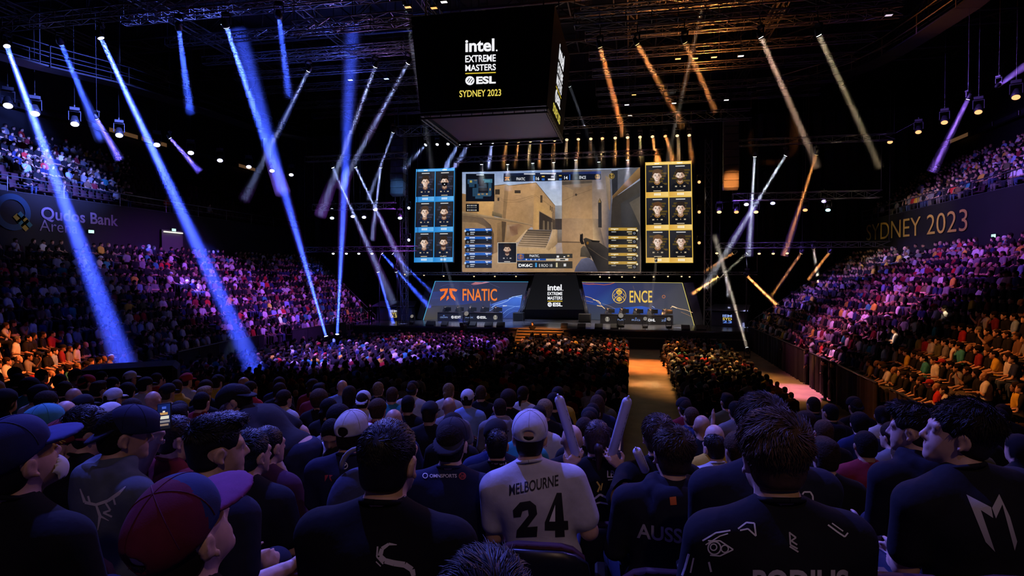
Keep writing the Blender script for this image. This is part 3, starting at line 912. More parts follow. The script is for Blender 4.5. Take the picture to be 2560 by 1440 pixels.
def claw_mark(c, tr, col='#f0742c', layer=4):
    c.poly([(583, 370), (650, 352), (765, 348), (745, 430), (690, 530), (600, 612), (600, 545), (670, 480), (700, 400), (605, 415)], col, layer, tr)
    c.poly([(787, 348), (900, 352), (963, 375), (935, 415), (845, 395), (860, 470), (915, 545), (915, 612), (830, 540), (790, 440)], col, layer, tr)
    c.poly([(740, 512), (780, 505), (775, 540), (785, 555), (728, 610)], col, layer, tr)
def round_mark(c, cx, cy, r, ry=None, layer=4, fg='#f4f4fa', bgc='#0b0b12', tr=None):
    """white disc cut by three slanting strokes"""
    ry = ry or r
    c.disc(cx, cy, r, ry, fg, layer, tr=tr)
    for a, L in ((-0.42, 0.62), (-0.02, 0.80), (0.42, 0.62)):
        c.stroke([(cx + (a - 0.42 * L) * r + .1 * r, cy + 0.62 * L * ry + a * .45 * ry), (cx + (a + 0.42 * L) * r + .1 * r, cy - 0.62 * L * ry + a * .45 * ry)], 0.17 * r, bgc, layer + 1, tr)
def beast_mark(c, tr, ring='#e2b64a', layer=4, k=0.17):
    """gold ring round a stylised head, in a 200 x 230 box"""
    c.ring(100, 115, 97, 9 * k, ring, layer, 30, tr, ry=110)
    c.poly([(60, 40), (100, 12), (140, 40), (145, 70), (120, 95), (80, 95), (55, 70)], ring, layer, tr)
    for x in (75, 92, 108, 125): c.stroke([(x, 48), (100 + (x - 100) * .6, 82)], 5 * k, '#14121a', layer + 1, tr)
    c.stroke([(100, 100), (40, 150), (20, 190)], 9 * k, ring, layer, tr); c.stroke([(100, 100), (160, 150), (180, 190)], 9 * k, ring, layer, tr)
    c.stroke([(45, 80), (20, 110), (45, 140)], 7 * k, ring, layer, tr); c.stroke([(155, 80), (180, 110), (155, 140)], 7 * k, ring, layer, tr)
    c.poly([(65, 150), (100, 125), (135, 150), (140, 180), (100, 205), (60, 180)], ring, layer, tr)
    for x in (80, 100, 120): c.stroke([(x, 152), (x, 182)], 5 * k, '#14121a', layer + 1, tr)
def box_tr(x0, y0, x1, y1, w, h): return lambda x, y: (x0 + x / w * (x1 - x0), y0 + y / h * (y1 - y0))

# ------------------------------------------------------------------ main screen
YS = 51.0
atS = lambda x, y: on_y(x, y, YS)
main = thing('main_screen', 'huge widescreen display above the stage showing a sandy street and a rifle', 'screen', (-7, YS + 0.3, 10))
def keep(o, root):                                  # parent without moving
    o.parent = root; o.matrix_parent_inverse = Matrix.LocRotScale(root.location, root.rotation_euler, None).inverted(); return o
SCR = [(1156, 431), (1600, 419), (1601, 682), (1156, 680)]
keep(frame_behind(atS, YN, SCR, 0.5, 0.10).build('casing', M_CASE), main)
c = Canvas(atS, YN)
A = lambda x, y: (1150 + x / 5.18, 412 + y / 5.18)
B = lambda x, y: (1380 + x / 5.18, 412 + y / 5.18)
c.poly(SCR, ['#a9b9d6', '#8f9bb4', '#a08060', '#a5835c'], 0)
# sky
c.poly([(28, 95), (1243, 75), (1243, 500), (28, 500)], ['#8fa3c8', '#7f96c6', '#c3cbd8', '#b9c0cc'], 1, A)
c.poly([(0, 70), (140, 70), (140, 540), (0, 520)], ['#7f96c6', '#8095c0', '#c4cad6', '#c3cbd8'], 1, B)
# far left house and main building
c.poly([(28, 372), (100, 385), (440, 470), (440, 680), (28, 640)], ['#94704a', '#9b764e', '#c39a66', '#c0955f', '#8b6c4a'], 2, A)
c.poly([(225, 482), (440, 478), (430, 655), (225, 640)], ['#d0a066', '#d3a468', '#bd8f58', '#c4965c'], 3, A)
c.poly([(440, 270), (590, 255), (640, 268), (980, 230), (1228, 530), (1228, 850), (1020, 840), (600, 700), (420, 660)], ['#b08a62', '#b58e64', '#b98f65', '#b98e62', '#c49a68', '#8d7355', '#a8825a', '#b08658', '#8f7455'], 3, A)
c.poly([(580, 260), (635, 275), (590, 700), (550, 690)], ['#8e7050', '#9c7b57', '#8c6c4a', '#8a6b4a'], 4, A)
c.poly([(985, 232), (1228, 530), (1228, 700), (1020, 590), (1020, 840), (945, 840), (960, 400)], ['#a8835a', '#a3815c', '#b8925f', '#c79a5e', '#c2955b', '#b68a54', '#b98e5e'], 4, A)
c.stroke([(440, 272), (590, 254), (635, 270), (985, 232), (1230, 530)], 1.6, '#6b5540', 5, A)
c.poly([(1030, 605), (1228, 715), (1228, 850), (1025, 840)], '#3a3029', 5, A)
for x in (1075, 1130, 1180): c.poly([(x, 720 + (x - 1075) * .2), (x + 22, 725 + (x - 1075) * .2), (x + 26, 842), (x - 4, 842)], '#6e5c48', 6, A)
for x0, y0, x1, y1 in ((455, 318, 515, 385), (485, 425, 510, 468), (708, 330, 785, 372)): c.rect(x0, y0, x1, y1, '#3c3128', 5, A)
c.rect(700, 370, 790, 382, '#c9a06c', 6, A)
for x0, y0, x1, y1 in ((1040, 395, 1068, 490), (1165, 530, 1176, 590), (1185, 548, 1197, 605), (1208, 580, 1218, 625)): c.rect(x0, y0, x1, y1, '#4a3b2d', 5, A)
c.stroke([(445, 385), (560, 450), (700, 460), (850, 425), (990, 385)], .5, '#5a4632', 6, A); c.stroke([(450, 405), (600, 490), (780, 480), (990, 400), (1228, 575)], .5, '#5a4632', 6, A)
c.poly([(420, 600), (548, 640), (545, 690), (415, 660)], ['#8c7352', '#8c7352', '#5d5340', '#5d5340'], 5, A)
# terrace wall with arches
c.poly([(28, 640), (590, 700), (940, 790), (870, 850), (740, 1010), (520, 1190), (28, 1340)], ['#8d7355', '#a07c55', '#a8845c', '#a88158', '#8e6e4c', '#8a6945', '#8f6d48'], 5, A)
c.poly([(28, 605), (600, 700), (940, 775), (935, 790), (600, 730), (28, 645)], ['#9c8262', '#b08f68', '#b3916a', '#76604a', '#6e5943', '#6b5843'], 6, A)
c.poly([(28, 650), (300, 690), (400, 780), (440, 900), (430, 1200), (390, 1200), (385, 900), (330, 800), (230, 750), (28, 740)], ['#6a5644', '#665241', '#4c3c2d', '#594431', '#4c3a2a', '#57432f', '#5e4933', '#6b543c', '#735b42', '#7a6248'], 6, A)
c.poly([(540, 730), (600, 740), (575, 1000), (545, 1000)], '#54412f', 6, A); c.poly([(480, 760), (540, 735), (545, 1000), (480, 1010)], ['#8a6c4c', '#94744f', '#7c5f40', '#7a5d3f'], 6, A)
c.poly([(610, 780), (760, 765), (870, 800), (860, 850), (740, 1000), (590, 1000)], ['#a7896a', '#86624a', '#a98960', '#a8865c', '#a07b55', '#9b7852'], 6, A)
c.poly([(640, 800), (740, 790), (750, 900), (660, 930)], ['#7c573f', '#8a644a', '#7e5a42', '#97755a'], 7, A)
# ground, stairs
c.poly([(28, 1300), (520, 1120), (860, 1010), (1243, 1060), (1243, 1370), (28, 1380)], ['#a5835c', '#b8946a', '#c9a67a', '#c4a276', '#a98760', '#9f7e58'], 6, A)
c.poly([(875, 838), (1190, 850), (1110, 1085), (745, 1050)], ['#54473b', '#4b4037', '#7c664e', '#8d7457'], 7, A)
for i in range(8):
    t = i / 7; y = 868 + t * 190; x0 = 868 - t * 130; x1 = 1186 - t * 80
    c.poly([(x0, y - 6 - 3 * t), (x1, y + 4 + 20 * t - 12 * t), (x1, y + 10 + 12 * t), (x0, y + 3 + 4 * t)], '#b4977a' if i > 1 else '#8c745c', 8, A)
c.poly([(860, 840), (880, 842), (760, 1000), (715, 1000)], '#c7a57e', 9, A)
c.poly([(1195, 838), (1243, 838), (1243, 1010), (1155, 1110), (1100, 1090), (1170, 950)], ['#c9a780', '#c9a780', '#a3835e', '#9d7d58', '#c2a078', '#c6a47c'], 9, A)
c.poly([(0, 840), (70, 840), (70, 1020), (0, 1090)], ['#b79671', '#a78763', '#9a7b58', '#9d7d58'], 9, B)
# alley and right wall
c.poly([(40, 530), (135, 525), (135, 1010), (70, 1010), (40, 840)], ['#8e9097', '#a5a3a2', '#6d5a48', '#6a5744', '#4d4036'], 3, B)
c.poly([(40, 700), (135, 700), (135, 840), (70, 840), (40, 830)], '#3b322b', 4, B)
c.poly([(0, 480), (40, 530), (40, 840), (0, 830)], ['#a8835c', '#a3805a', '#4d4036', '#4a3d33'], 5, B)
c.poly([(128, 65), (525, 65), (530, 1070), (128, 1070)], ['#6b5e54', '#5d544e', '#c2996c', '#a98360'], 5, B)
c.poly([(135, 265), (280, 330), (215, 690), (135, 700)], ['#8c7156', '#a08260', '#b08b62', '#a6835c'], 6, B)
c.poly([(240, 330), (518, 260), (518, 700), (215, 690)], ['#8a6f56', '#80674f', '#b58e64', '#b28a60'], 6, B)
c.poly([(130, 215), (518, 205), (518, 235), (132, 262)], '#4f463e', 7, B)
c.poly([(128, 988), (430, 998), (430, 1015), (128, 1010)], '#6f5740', 7, B); c.poly([(128, 1015), (450, 1020), (480, 1380), (160, 1380)], ['#9c7a56', '#a5825c', '#a88560', '#9f7d58'], 7, B)
c.stroke([(150, 465), (310, 390), (420, 355), (518, 315)], .5, '#4b3c2e', 8, B); c.disc(312, 388, 14, 16, '#42372d', 8, tr=B)
c.poly([(518, 62), (770, 60), (780, 820), (730, 1100), (530, 1070)], ['#5c5a60', '#6a6a74', '#4c4850', '#4a4650', '#c39c70'], 6, B)
c.poly([(528, 700), (600, 700), (690, 1080), (535, 1075)], ['#a08466', '#7d6c5e', '#54494a', '#e0b985'], 7, B)
c.poly([(598, 480), (620, 430), (640, 480), (645, 815), (600, 810)], '#2a2624', 8, B); c.poly([(598, 490), (618, 440), (632, 490)], '#8d7144', 9, B)
c.poly([(690, 140), (745, 170), (765, 420), (750, 600), (735, 560), (710, 400)], ['#8a7660', '#94806a', '#6f6256', '#8a6a4e', '#7c6a58', '#74685c'], 8, B)
c.poly([(770, 80), (850, 70), (850, 420), (780, 440)], '#2a2b31', 8, B)
c.poly([(850, 60), (1140, 32), (1140, 120), (780, 430), (850, 330)], ['#55565e', '#5c5c62', '#4a443e', '#4a3c2e', '#50525c'], 7, B)
c.poly([(1120, 40), (1140, 34), (1140, 175), (780, 445), (780, 405), (880, 300)], ['#8d6d48', '#94724a', '#6a4f34', '#5e462e', '#7c5d3c', '#8a6a44'], 9, B)
c.poly([(780, 445), (1140, 200), (1140, 1385), (730, 1385)], ['#3a332d', '#46413c', '#2c2a2a', '#302d2d'], 8, B)
c.poly([(890, 500), (1140, 360), (1140, 800), (900, 800)], ['#3c3a3a', '#413e3c', '#3a3735', '#2c2b2b'], 9, B)
c.poly([(1000, 490), (1140, 410), (1140, 790)], ['#575048', '#5e564c', '#665a4c'], 10, B)
# sleeve, glove, rifle
c.poly([(290, 1385), (310, 1320), (380, 1220), (470, 1200), (560, 1270), (600, 1385)], ['#46465a', '#55566c', '#6a6a80', '#5f5f74', '#3c3d52', '#2c2d40'], 11, B)
c.poly([(365, 1190), (375, 1080), (410, 1045), (440, 1060), (495, 1130), (505, 1215), (440, 1195)], ['#3e362c', '#5a5044', '#6a5e50', '#5a5046', '#3c342c', '#332c26', '#4a4136'], 12, B)
c.poly([(405, 960), (440, 945), (620, 1010), (760, 1110), (860, 1385), (600, 1385), (480, 1130), (430, 1040)], ['#38302a', '#40382f', '#3b342e', '#332d2a', '#1c1a1a', '#161517', '#1e1b1a', '#2a2420'], 13, B)
c.poly([(360, 985), (365, 890), (375, 905), (392, 888), (402, 900), (402, 980), (420, 1030), (380, 1030)], '#1c1815', 14, B)
c.poly([(500, 975), (620, 985), (615, 1005), (520, 1000)], '#15120f', 14, B); c.disc(462, 1013, 16, 20, '#7a5420', 14, tr=B)
c.stroke([(470, 1070), (640, 1190), (720, 1230)], 1.2, '#5b4d3c', 14, B)
# ---- overlays
c.rect(78, 118, 448, 475, '#0b0f18', 16, A)
for x0, y0, x1, y1, h in ((100, 190, 230, 250, '#2c4a66'), (300, 185, 420, 235, '#3d6f86'), (120, 240, 190, 290, '#22405a'), (165, 300, 240, 410, '#27455e'), (370, 230, 410, 400, '#284a62'), (230, 365, 400, 410, '#38566c'),
                          (215, 250, 350, 300, '#1f3950'), (200, 400, 300, 440, '#2a4c66'), (330, 200, 390, 222, '#5f97a4'), (130, 205, 158, 232, '#d8c24a'), (190, 195, 220, 212, '#9a7a3a'), (232, 375, 262, 395, '#c9923c'), (340, 370, 358, 392, '#d69a44'), (384, 305, 400, 335, '#d49a4a'), (280, 372, 310, 388, '#b98a44')):
    c.rect(x0, y0, x1, y1, h, 17, A)
c.rect(245, 205, 315, 280, '#0b0f18', 18, A); c.rect(245, 300, 370, 360, '#0b0f18', 18, A)
c.rect(215, 126, 312, 137, '#aab2c4', 17, A)
c.rect(78, 505, 248, 608, '#0c0d12', 16, A)
for y in (520, 552, 580):
    for x in range(95, 225, 26): c.rect(x, y, x + 18, y + (7 if y == 552 else 17), '#b9b4a4' if (x // 26) % 2 else '#8d8f9c', 17, A)
c.poly([(568, 112), (1243, 100), (1243, 132), (568, 142)], '#121a36', 16, A); c.poly([(0, 100), (636, 84), (636, 118), (0, 130)], ['#121a36', '#1d2c66', '#1d2c66', '#121a36'], 16, B)
c.rect(830, 113, 975, 127, '#c9ccd8', 17, A); c.rect(1040, 107, 1243, 122, '#d9dce6', 17, A)
c.poly([(566, 142), (1243, 132), (1243, 212), (566, 222)], '#0d1220', 16, A); c.poly([(0, 128), (636, 118), (636, 195), (0, 208)], '#0d1220', 16, B)
c.rect(566, 142, 660, 222, '#1b2030', 17, A)
claw_mark(c, lambda x, y: A(580 + (x - 583) * .18, 160 + (y - 348) * .19), '#e58a3a', 18)
c.text('FNATIC', 733, 166, 845, 203, '#e8eaf2', 18, A, bold=.01); c.text('16', 985, 160, 1028, 199, '#f0f2f8', 18, A, bold=.02); c.text('14', 160, 148, 203, 189, '#f0f2f8', 18, B, bold=.02); c.text('ENCE', 356, 146, 440, 184, '#e8eaf2', 18, B, bold=.01)
c.rect(950, 140, 970, 212, '#1f5fb4', 17, A); c.rect(222, 126, 238, 200, '#1f4fa4', 17, B)
c.rect(1060, 145, 1098, 160, '#d8b24a', 17, A); c.rect(1060, 178, 1098, 204, '#2b62b8', 17, A); c.rect(92, 136, 126, 148, '#d8b24a', 17, B); c.rect(92, 178, 126, 200, '#2b62b8', 17, B)
c.rect(1180, 150, 1215, 164, '#c9ccd8', 17, A); c.rect(1140, 180, 1228, 201, '#d9dce6', 17, A)
beast_mark(c, lambda x, y: B(558 + x * .32, 124 + y * .28), '#c29a48', 18, .065); c.disc(772, 148, 37, 38, '#141316', 15, tr=B); beast_mark(c, lambda x, y: B(735 + x * .37, 110 + y * .33), '#b9994e', 16, .07)
for i in range(5):
    y = 825 + i * 104
    c.rect(70, y, 414, y + 34, '#1e5fbe' if i != 2 else '#1c58ae', 16, A); c.rect(70, y + 34, 414, y + 96, '#14161c', 16, A)
    c.disc(70, y + 32, 13, 14, '#b8d4f4', 17, tr=A); c.rect(125, y + 10, 195, y + 24, '#dbe6f6', 17, A); c.rect(330, y + 8, 400, y + 18, '#dfe6f2', 17, A); c.rect(340, y + 16, 362, y + 30, '#c8d4e8', 17, A)
    c.rect(135, y + 44, 195, y + 56, '#c4c8d0', 17, A); c.rect(135, y + 68, 185, y + 80, '#a9aeb8', 17, A); c.ring(104, y + 72, 11, .8, '#b9c4d4', 17, 10, A); c.rect(345, y + 42, 365, y + 52, '#8f99a8', 17, A)
    y = 815 + i * 109
    c.rect(732, y, 1100, y + 38, '#b58e34', 16, B); c.rect(732, y + 38, 1100, y + 102, '#131416', 16, B)
    c.disc(1102, y + 36, 13, 14, '#e9dcb4', 17, tr=B); c.rect(975, y + 11, 1085, y + 25, '#efe2bc', 17, B); c.rect(760, y + 11, 860, y + 22, '#f0e4c4', 17, B); c.rect(800, y + 20, 820, y + 34, '#e0d0a0', 17, B)
    c.rect(970, y + 48, 1036, y + 62, '#b9ad8c', 17, B); c.rect(985, y + 74, 1036, y + 88, '#a89560', 17, B); c.ring(1066, y + 72, 12, .9, '#a9b4c8', 17, 10, B); c.rect(770, y + 48, 830, y + 60, '#9a9a94', 17, B)
c.rect(488, 1006, 736, 1272, '#c9bfae', 16, A); c.rect(496, 1014, 730, 1264, '#121318', 17, A)
def portrait(c, tr, layer, shirt, skin='#d9b9a0', hair='#1c1512', beard=False, trim=None, mask=False, marks='#c9c4bc'):
    """a head-and-shoulders picture in a 200 x 220 box"""
    c.poly([(12, 220), (20, 165), (45, 142), (82, 128), (118, 128), (155, 142), (180, 165), (188, 220)], shirt, layer, tr)
    c.poly([(80, 100), (120, 100), (122, 132), (100, 146), (78, 132)], '#b08d76', layer + 1, tr)
    if trim: c.stroke([(72, 130), (84, 146), (100, 151), (116, 146), (128, 130)], 1.1, trim, layer + 2, tr)
    c.disc(64, 74, 7, 13, '#b8937a', layer + 1, tr=tr); c.disc(136, 74, 7, 13, '#b8937a', layer + 1, tr=tr)
    c.poly([(67, 46), (80, 30), (120, 30), (133, 46), (132, 80), (121, 107), (108, 120), (92, 120), (79, 107), (68, 80)], skin, layer + 2, tr)
    c.poly([(108, 34), (133, 46), (132, 80), (121, 107), (108, 120), (103, 120), (110, 96), (112, 70)], '#c09a84', layer + 2.5, tr)
    c.poly([(61, 70), (58, 36), (72, 10), (108, 2), (134, 12), (143, 36), (139, 70), (132, 56), (118, 42), (98, 46), (80, 42), (68, 56)], hair, layer + 3, tr)
    for x in (84, 116): c.rect(x - 10, 58, x + 10, 62, hair, layer + 3, tr); c.disc(x, 69, 7, 3.5, '#2c221e', layer + 3, 8, tr)
    c.poly([(97, 68), (103, 68), (107, 88), (93, 88)], '#b48d75', layer + 3, tr); c.rect(88, 98, 112, 102, '#8c5a50', layer + 3, tr)
    if beard: c.poly([(66, 84), (84, 94), (116, 94), (134, 84), (126, 106), (112, 121), (88, 121), (74, 106)], '#4a3428', layer + 3, tr); c.rect(88, 100, 112, 104, '#7c4c44', layer + 4, tr)
    if mask: c.poly([(66, 80), (134, 80), (128, 108), (100, 124), (72, 108)], '#0c0c10', layer + 4, tr); c.disc(100, 100, 6, 7, '#d8d8dc', layer + 5, 8, tr)
    for x in (62, 138): c.rect(x - 9, 166, x + 9, 178, marks, layer + 2, tr)
    c.rect(97, 166, 103, 176, marks, layer + 2, tr); c.rect(66, 206, 134, 214, marks, layer + 2, tr)
portrait(c, lambda x, y: A(500 + x * 1.13, 1018 + y * 1.12), 18, '#15161a', beard=True, hair='#2a1f18')
c.rect(740, 1152, 1243, 1215, '#2c2c30', 18, A); c.rect(0, 1152, 266, 1208, '#34322f', 18, B); c.rect(740, 1152, 832, 1240, '#1d4c8e', 19, A)
beast_mark(c, lambda x, y: A(752 + x * .36, 1160 + y * .3), '#c07a34', 20, .07)
c.text('FNATIC,', 902, 1164, 1028, 1200, '#f0f0f4', 20, A, bold=.01); c.rect(832, 1214, 1243, 1240, '#2350a0', 19, A)
for x in (852, 912, 968, 1016): c.rect(x, 1219, x + 18, 1234, '#cfd9ec', 20, A)
c.rect(1115, 1216, 1243, 1238, '#c9b98c', 20, A); c.rect(48, 1214, 212, 1242, '#e4e0d8', 20, B); c.rect(106, 1220, 172, 1236, '#2a2824', 21, B)
c.rect(740, 1250, 1243, 1342, '#26272b', 18, A); c.rect(0, 1250, 266, 1342, '#3a362f', 18, B)
c.text('DK6C', 760, 1282, 940, 1322, '#ffffff', 20, A, bold=.03); c.rect(976, 1270, 998, 1325, '#3f9ad8', 20, A); c.text('E ROO 18', 1025, 1285, 1196, 1322, '#eeeeee', 20, A)
c.rect(52, 1268, 74, 1326, '#cfc39c', 20, B); c.rect(152, 1280, 184, 1316, '#d6d6d6', 20, B); c.rect(62, 1176, 92, 1202, '#e8e8e8', 20, B); c.rect(150, 1184, 172, 1200, '#d8d8d8', 20, B); c.rect(200, 1168, 226, 1190, '#b59a6a', 20, B)
def grainy(m, lo=0.82, hi=1.12, scale=2.2):
    N, L = m.node_tree.nodes, m.node_tree.links
    b = N['Principled BSDF']; a = b.inputs['Emission Color'].links[0].from_socket
    tc, no, mr, mx = N.new('ShaderNodeTexCoord'), N.new('ShaderNodeTexNoise'), N.new('ShaderNodeMapRange'), N.new('ShaderNodeMix')
    no.inputs['Scale'].default_value = scale; no.inputs['Detail'].default_value = 8; no.inputs['Roughness'].default_value = 0.7
    mr.inputs[1].default_value, mr.inputs[2].default_value, mr.inputs[3].default_value, mr.inputs[4].default_value = 0.3, 0.7, lo, hi
    mx.data_type = 'RGBA'; mx.blend_type = 'MULTIPLY'; mx.inputs[0].default_value = 1
    L.new(tc.outputs['Object'], no.inputs['Vector']); L.new(no.outputs[0], mr.inputs[0]); L.new(a, mx.inputs[6]); L.new(mr.outputs[0], mx.inputs[7]); L.new(mx.outputs[2], b.inputs['Emission Color'])
    return m
M_GAME = grainy(screen_mat('lit_game_display', 0.95))
keep(c.build('display', M_GAME), main)

# ------------------------------------------------------------------ player banners either side of the screen
def banner(name, label, corners, bar, shirt, trim, edge, people, tone):
    P = corners
    t = thing(name, label, 'screen', on_y((P[0][0] + P[1][0]) / 2, (P[0][1] + P[2][1]) / 2, 50.4))
    at = lambda x, y: on_y(x, y, 50)
    keep(frame_behind(at, YN, P, 0.3, 0.05).build('casing', M_CASE), t)
    def tr(u, v):                                   # (0..1, 0..1) inside the banner
        x0, x1 = P[0][0] + (P[3][0] - P[0][0]) * v, P[1][0] + (P[2][0] - P[1][0]) * v
        y0, y1 = P[0][1] + (P[1][1] - P[0][1]) * u, P[3][1] + (P[2][1] - P[3][1]) * u
        return x0 + (x1 - x0) * u, y0 + (y1 - y0) * v
    c = Canvas(at, YN); c.poly([tr(0, 0), tr(1, 0), tr(1, 1), tr(0, 1)], edge, 0)
    c.rect(0.02, 0.006, 0.98, 0.026, bar[1], 1, tr); c.rect(0.2, 0.010, 0.3, 0.022, '#f4f0e0', 2, tr); c.rect(0.68, 0.010, 0.8, 0.022, '#f4f0e0', 2, tr)
    keep(c.build('display', M_SCREEN), t)
    k = 0
    for r in range(3):
        for q in range(2):
            u0, u1 = 0.015 + q * 0.495, 0.488 + q * 0.495
            v0, v1 = 0.030 + r * 0.325, 0.345 + r * 0.325
            c = Canvas(at, YN)
            c.poly([tr(u0, v0), tr(u1, v0), tr(u1, v1), tr(u0, v1)], ['#2a2a30', '#26262c', '#141418', '#141418'], 3)
            for s in range(6):
                yy = v0 + 0.05 + 0.026 * s; xx = u0 + 0.06 + 0.03 * ((s * 7 + k * 3) % 4)
                c.rect(xx, yy, xx + 0.30, yy + 0.018, tone, 4, tr)
            c.rect(u0 + 0.14, v0 + 0.014, u0 + 0.34, v0 + 0.022, '#dcdcdc', 5, tr)
            hair, beard, mask = people[k]
            portrait(c, lambda x, y: tr(u0 + x / 200 * (u1 - u0), v0 + 0.036 + y / 220 * 0.232), 6, shirt, skin='#ead2c2', hair=hair, beard=beard, trim=trim, mask=mask, marks='#b9a98c')
            c.poly([tr(u0, v1 - 0.046), tr(u1, v1 - 0.046), tr(u1, v1), tr(u0, v1)], [bar[0], bar[1], bar[1], bar[0]], 13)
            for s in range(5): c.rect(u0 + 0.17 + s * 0.03, v1 - 0.034, u0 + 0.19 + s * 0.03, v1 - 0.012, '#fff6dc' if bar[0] > '#9' else '#dff0ff', 14, tr)
            keep(c.build('player_card', M_SCREEN), t); k += 1
H1, H2 = '#35281f', '#5e4532'
banner('player_banner', 'upright blue-framed display of six player portraits beside the main screen', [(1040, 423), (1137, 420), (1133, 655), (1035, 656)], ('#2a86d4', '#66b4ee'), '#141d33', '#8a5a3a', '#2f8fd8',
       [(H1, 0, 0), ('#221c1a', 0, 1), ('#4e3c30', 0, 0), (H1, 1, 0), ('#241d1a', 0, 0), (H1, 1, 0)], '#34374a')
banner('player_banner', 'upright gold-framed display of six player portraits beside the main screen', [(1613, 406), (1729, 402), (1733, 657), (1615, 657)], ('#d9a545', '#f3cf7a'), '#15161b', '#c98a3c', '#e6bc50',
       [(H2, 0, 0), (H1, 1, 0), ('#5a3c26', 0, 0), ('#2c231e', 0, 0), ('#6a4a30', 0, 0), (H1, 0, 0)], '#544420')

# ------------------------------------------------------------------ stage platform
ZD = 1.3
st = thing('stage_platform', 'wide black stage platform with glossy deck behind the floor crowd', 'stage', (-8, 50, 0))
keep(MB().box((-24, 45.5, ZD - 0.12), (9.0, 60, ZD)).build('deck', M_DECK), st)
keep(MB().box((-23.9, 45.6, 0), (8.9, 59.9, ZD - 0.12)).build('fascia', mat('stage_fascia', (0.02, 0.02, 0.022), 0.5, var=.3)), st)
M_EDGE = mat('step_edge', (0.45, 0.30, 0.14), 0.4)
M_STEPS = mat('step_black', (0.02, 0.018, 0.018), 0.5)
def steps(x0, x1, label):
    t = thing('stage_steps', label, 'steps', ((x0 + x1) / 2, 44.6, 0))
    for i in range(5):
        z = ZD - 0.20 * (i + 1); y = 45.45 - 0.30 * i
        s = keep(MB().box((x0, y - 0.28, z - 0.16), (x1, y, z)).build('step', M_STEPS), t)
        e = MB().box((x0, y - 0.31, z - 0.035), (x1, y - 0.28, z + 0.004)).build('nosing', M_EDGE); e.parent = s
    for x in (x0, x1 - 0.08): keep(MB().prism([(45.45, 0), (45.45, ZD), (44.0, 0.3), (44.0, 0)], 0, 0.08, Matrix(((0, 0, 1, x), (1, 0, 0, 0), (0, 1, 0, 0), (0, 0, 0, 1)))).build('stringer', M_STEPS), t)
steps(-8.6, -5.0, 'black steps with lit edges up the front of the stage')
# black plinth along the front with dark steps
t = thing('stage_apron', 'low black apron along the whole stage front', 'apron', (-8, 44.9, 0))
keep(MB().box((-21, 44.5, 0), (-8.7, 45.45, 0.75)).build('apron_panel', M_STEPS), t); keep(MB().box((-4.9, 44.5, 0), (8, 45.45, 0.75)).build('apron_panel', M_STEPS), t)

# ---- LED wings and the middle panel
def logo_stack(c, x0, x1, ys, esl_r, tr=None, layer=4, sub=None, gold='#d8b83c', slant=0.0):
    """three lines of lettering, a gold rule, the round mark with its name; ys: tops and bottoms"""
    w = x1 - x0; W = '#f6f6fb'
    c.text('intel', x0, ys[0], x0 + w * 0.955, ys[1], W, layer, tr, bold=.028, slant=slant); c.disc(x0 + w * 1.03, ys[1] - w * .025 + (x1 - x0) * slant, w * .028, w * .028, W, layer, 8, tr)
    c.text('EXTREME', x0, ys[2], x1, ys[3], W, layer, tr, bold=.02, slant=slant); c.text('MASTERS', x0, ys[4], x1, ys[5], W, layer, tr, bold=.02, slant=slant)
    c.poly([(x0, ys[6]), (x1, ys[6] + w * slant), (x1, ys[7] + w * slant), (x0, ys[7])], gold, layer, tr)
    round_mark(c, x0 + w * .15, (ys[8] + ys[9]) / 2 + .15 * w * slant, w * .15, (ys[9] - ys[8]) / 2, layer, tr=tr)
    c.text('ESL', x0 + w * .36, ys[8] + (ys[9] - ys[8]) * .08 + .36 * w * slant, x1, ys[9] - (ys[9] - ys[8]) * .08 + .36 * w * slant, W, layer, tr, bold=.04, slant=slant)
def wing(name, label, outer, inner, corners, paint, edge_from, edge_col, dark):
    o, i = on_z(*outer, ZD), on_z(*inner, ZD)
    i = on_y(*inner, 56.0); i.z = ZD
    d = (i - o); n = Vector((d.y, -d.x, 0)).normalized()
    at = lambda x, y: on_plane(x, y, o, n)
    t = thing(name, label, 'stage screen', (o + i) / 2)
    keep(frame_behind(at, n, corners, 0.35, 0.03).build('casing', M_CASE), t)
    c = Canvas(at, n); paint(c); keep(c.build('display', M_SCREEN), t)
    m = Canvas(at, n); a, b = edge_from
    m.stroke([a, b], 1.1, edge_col, 8); m.stroke([a, corners[1] if a == corners[0] else corners[0]], 0.7, edge_col, 8)
    keep(m.build('light_strip', M_SCREEN), t)
    keep(frame_behind(lambda x, y: at(x, y) - n * (0.0 if n.y < 0 else -0.0), n, dark, 0.3, 0.0).build('side_panel', mat('gloss_black_panel', (0.02, 0.02, 0.024), 0.25)), t)
    return at, n
C5 = lambda x, y: (1030 + x / 8.47, 680 + y / 8.47)
C7 = lambda x, y: (1440 + x / 6.095, 680 + y / 6.095)
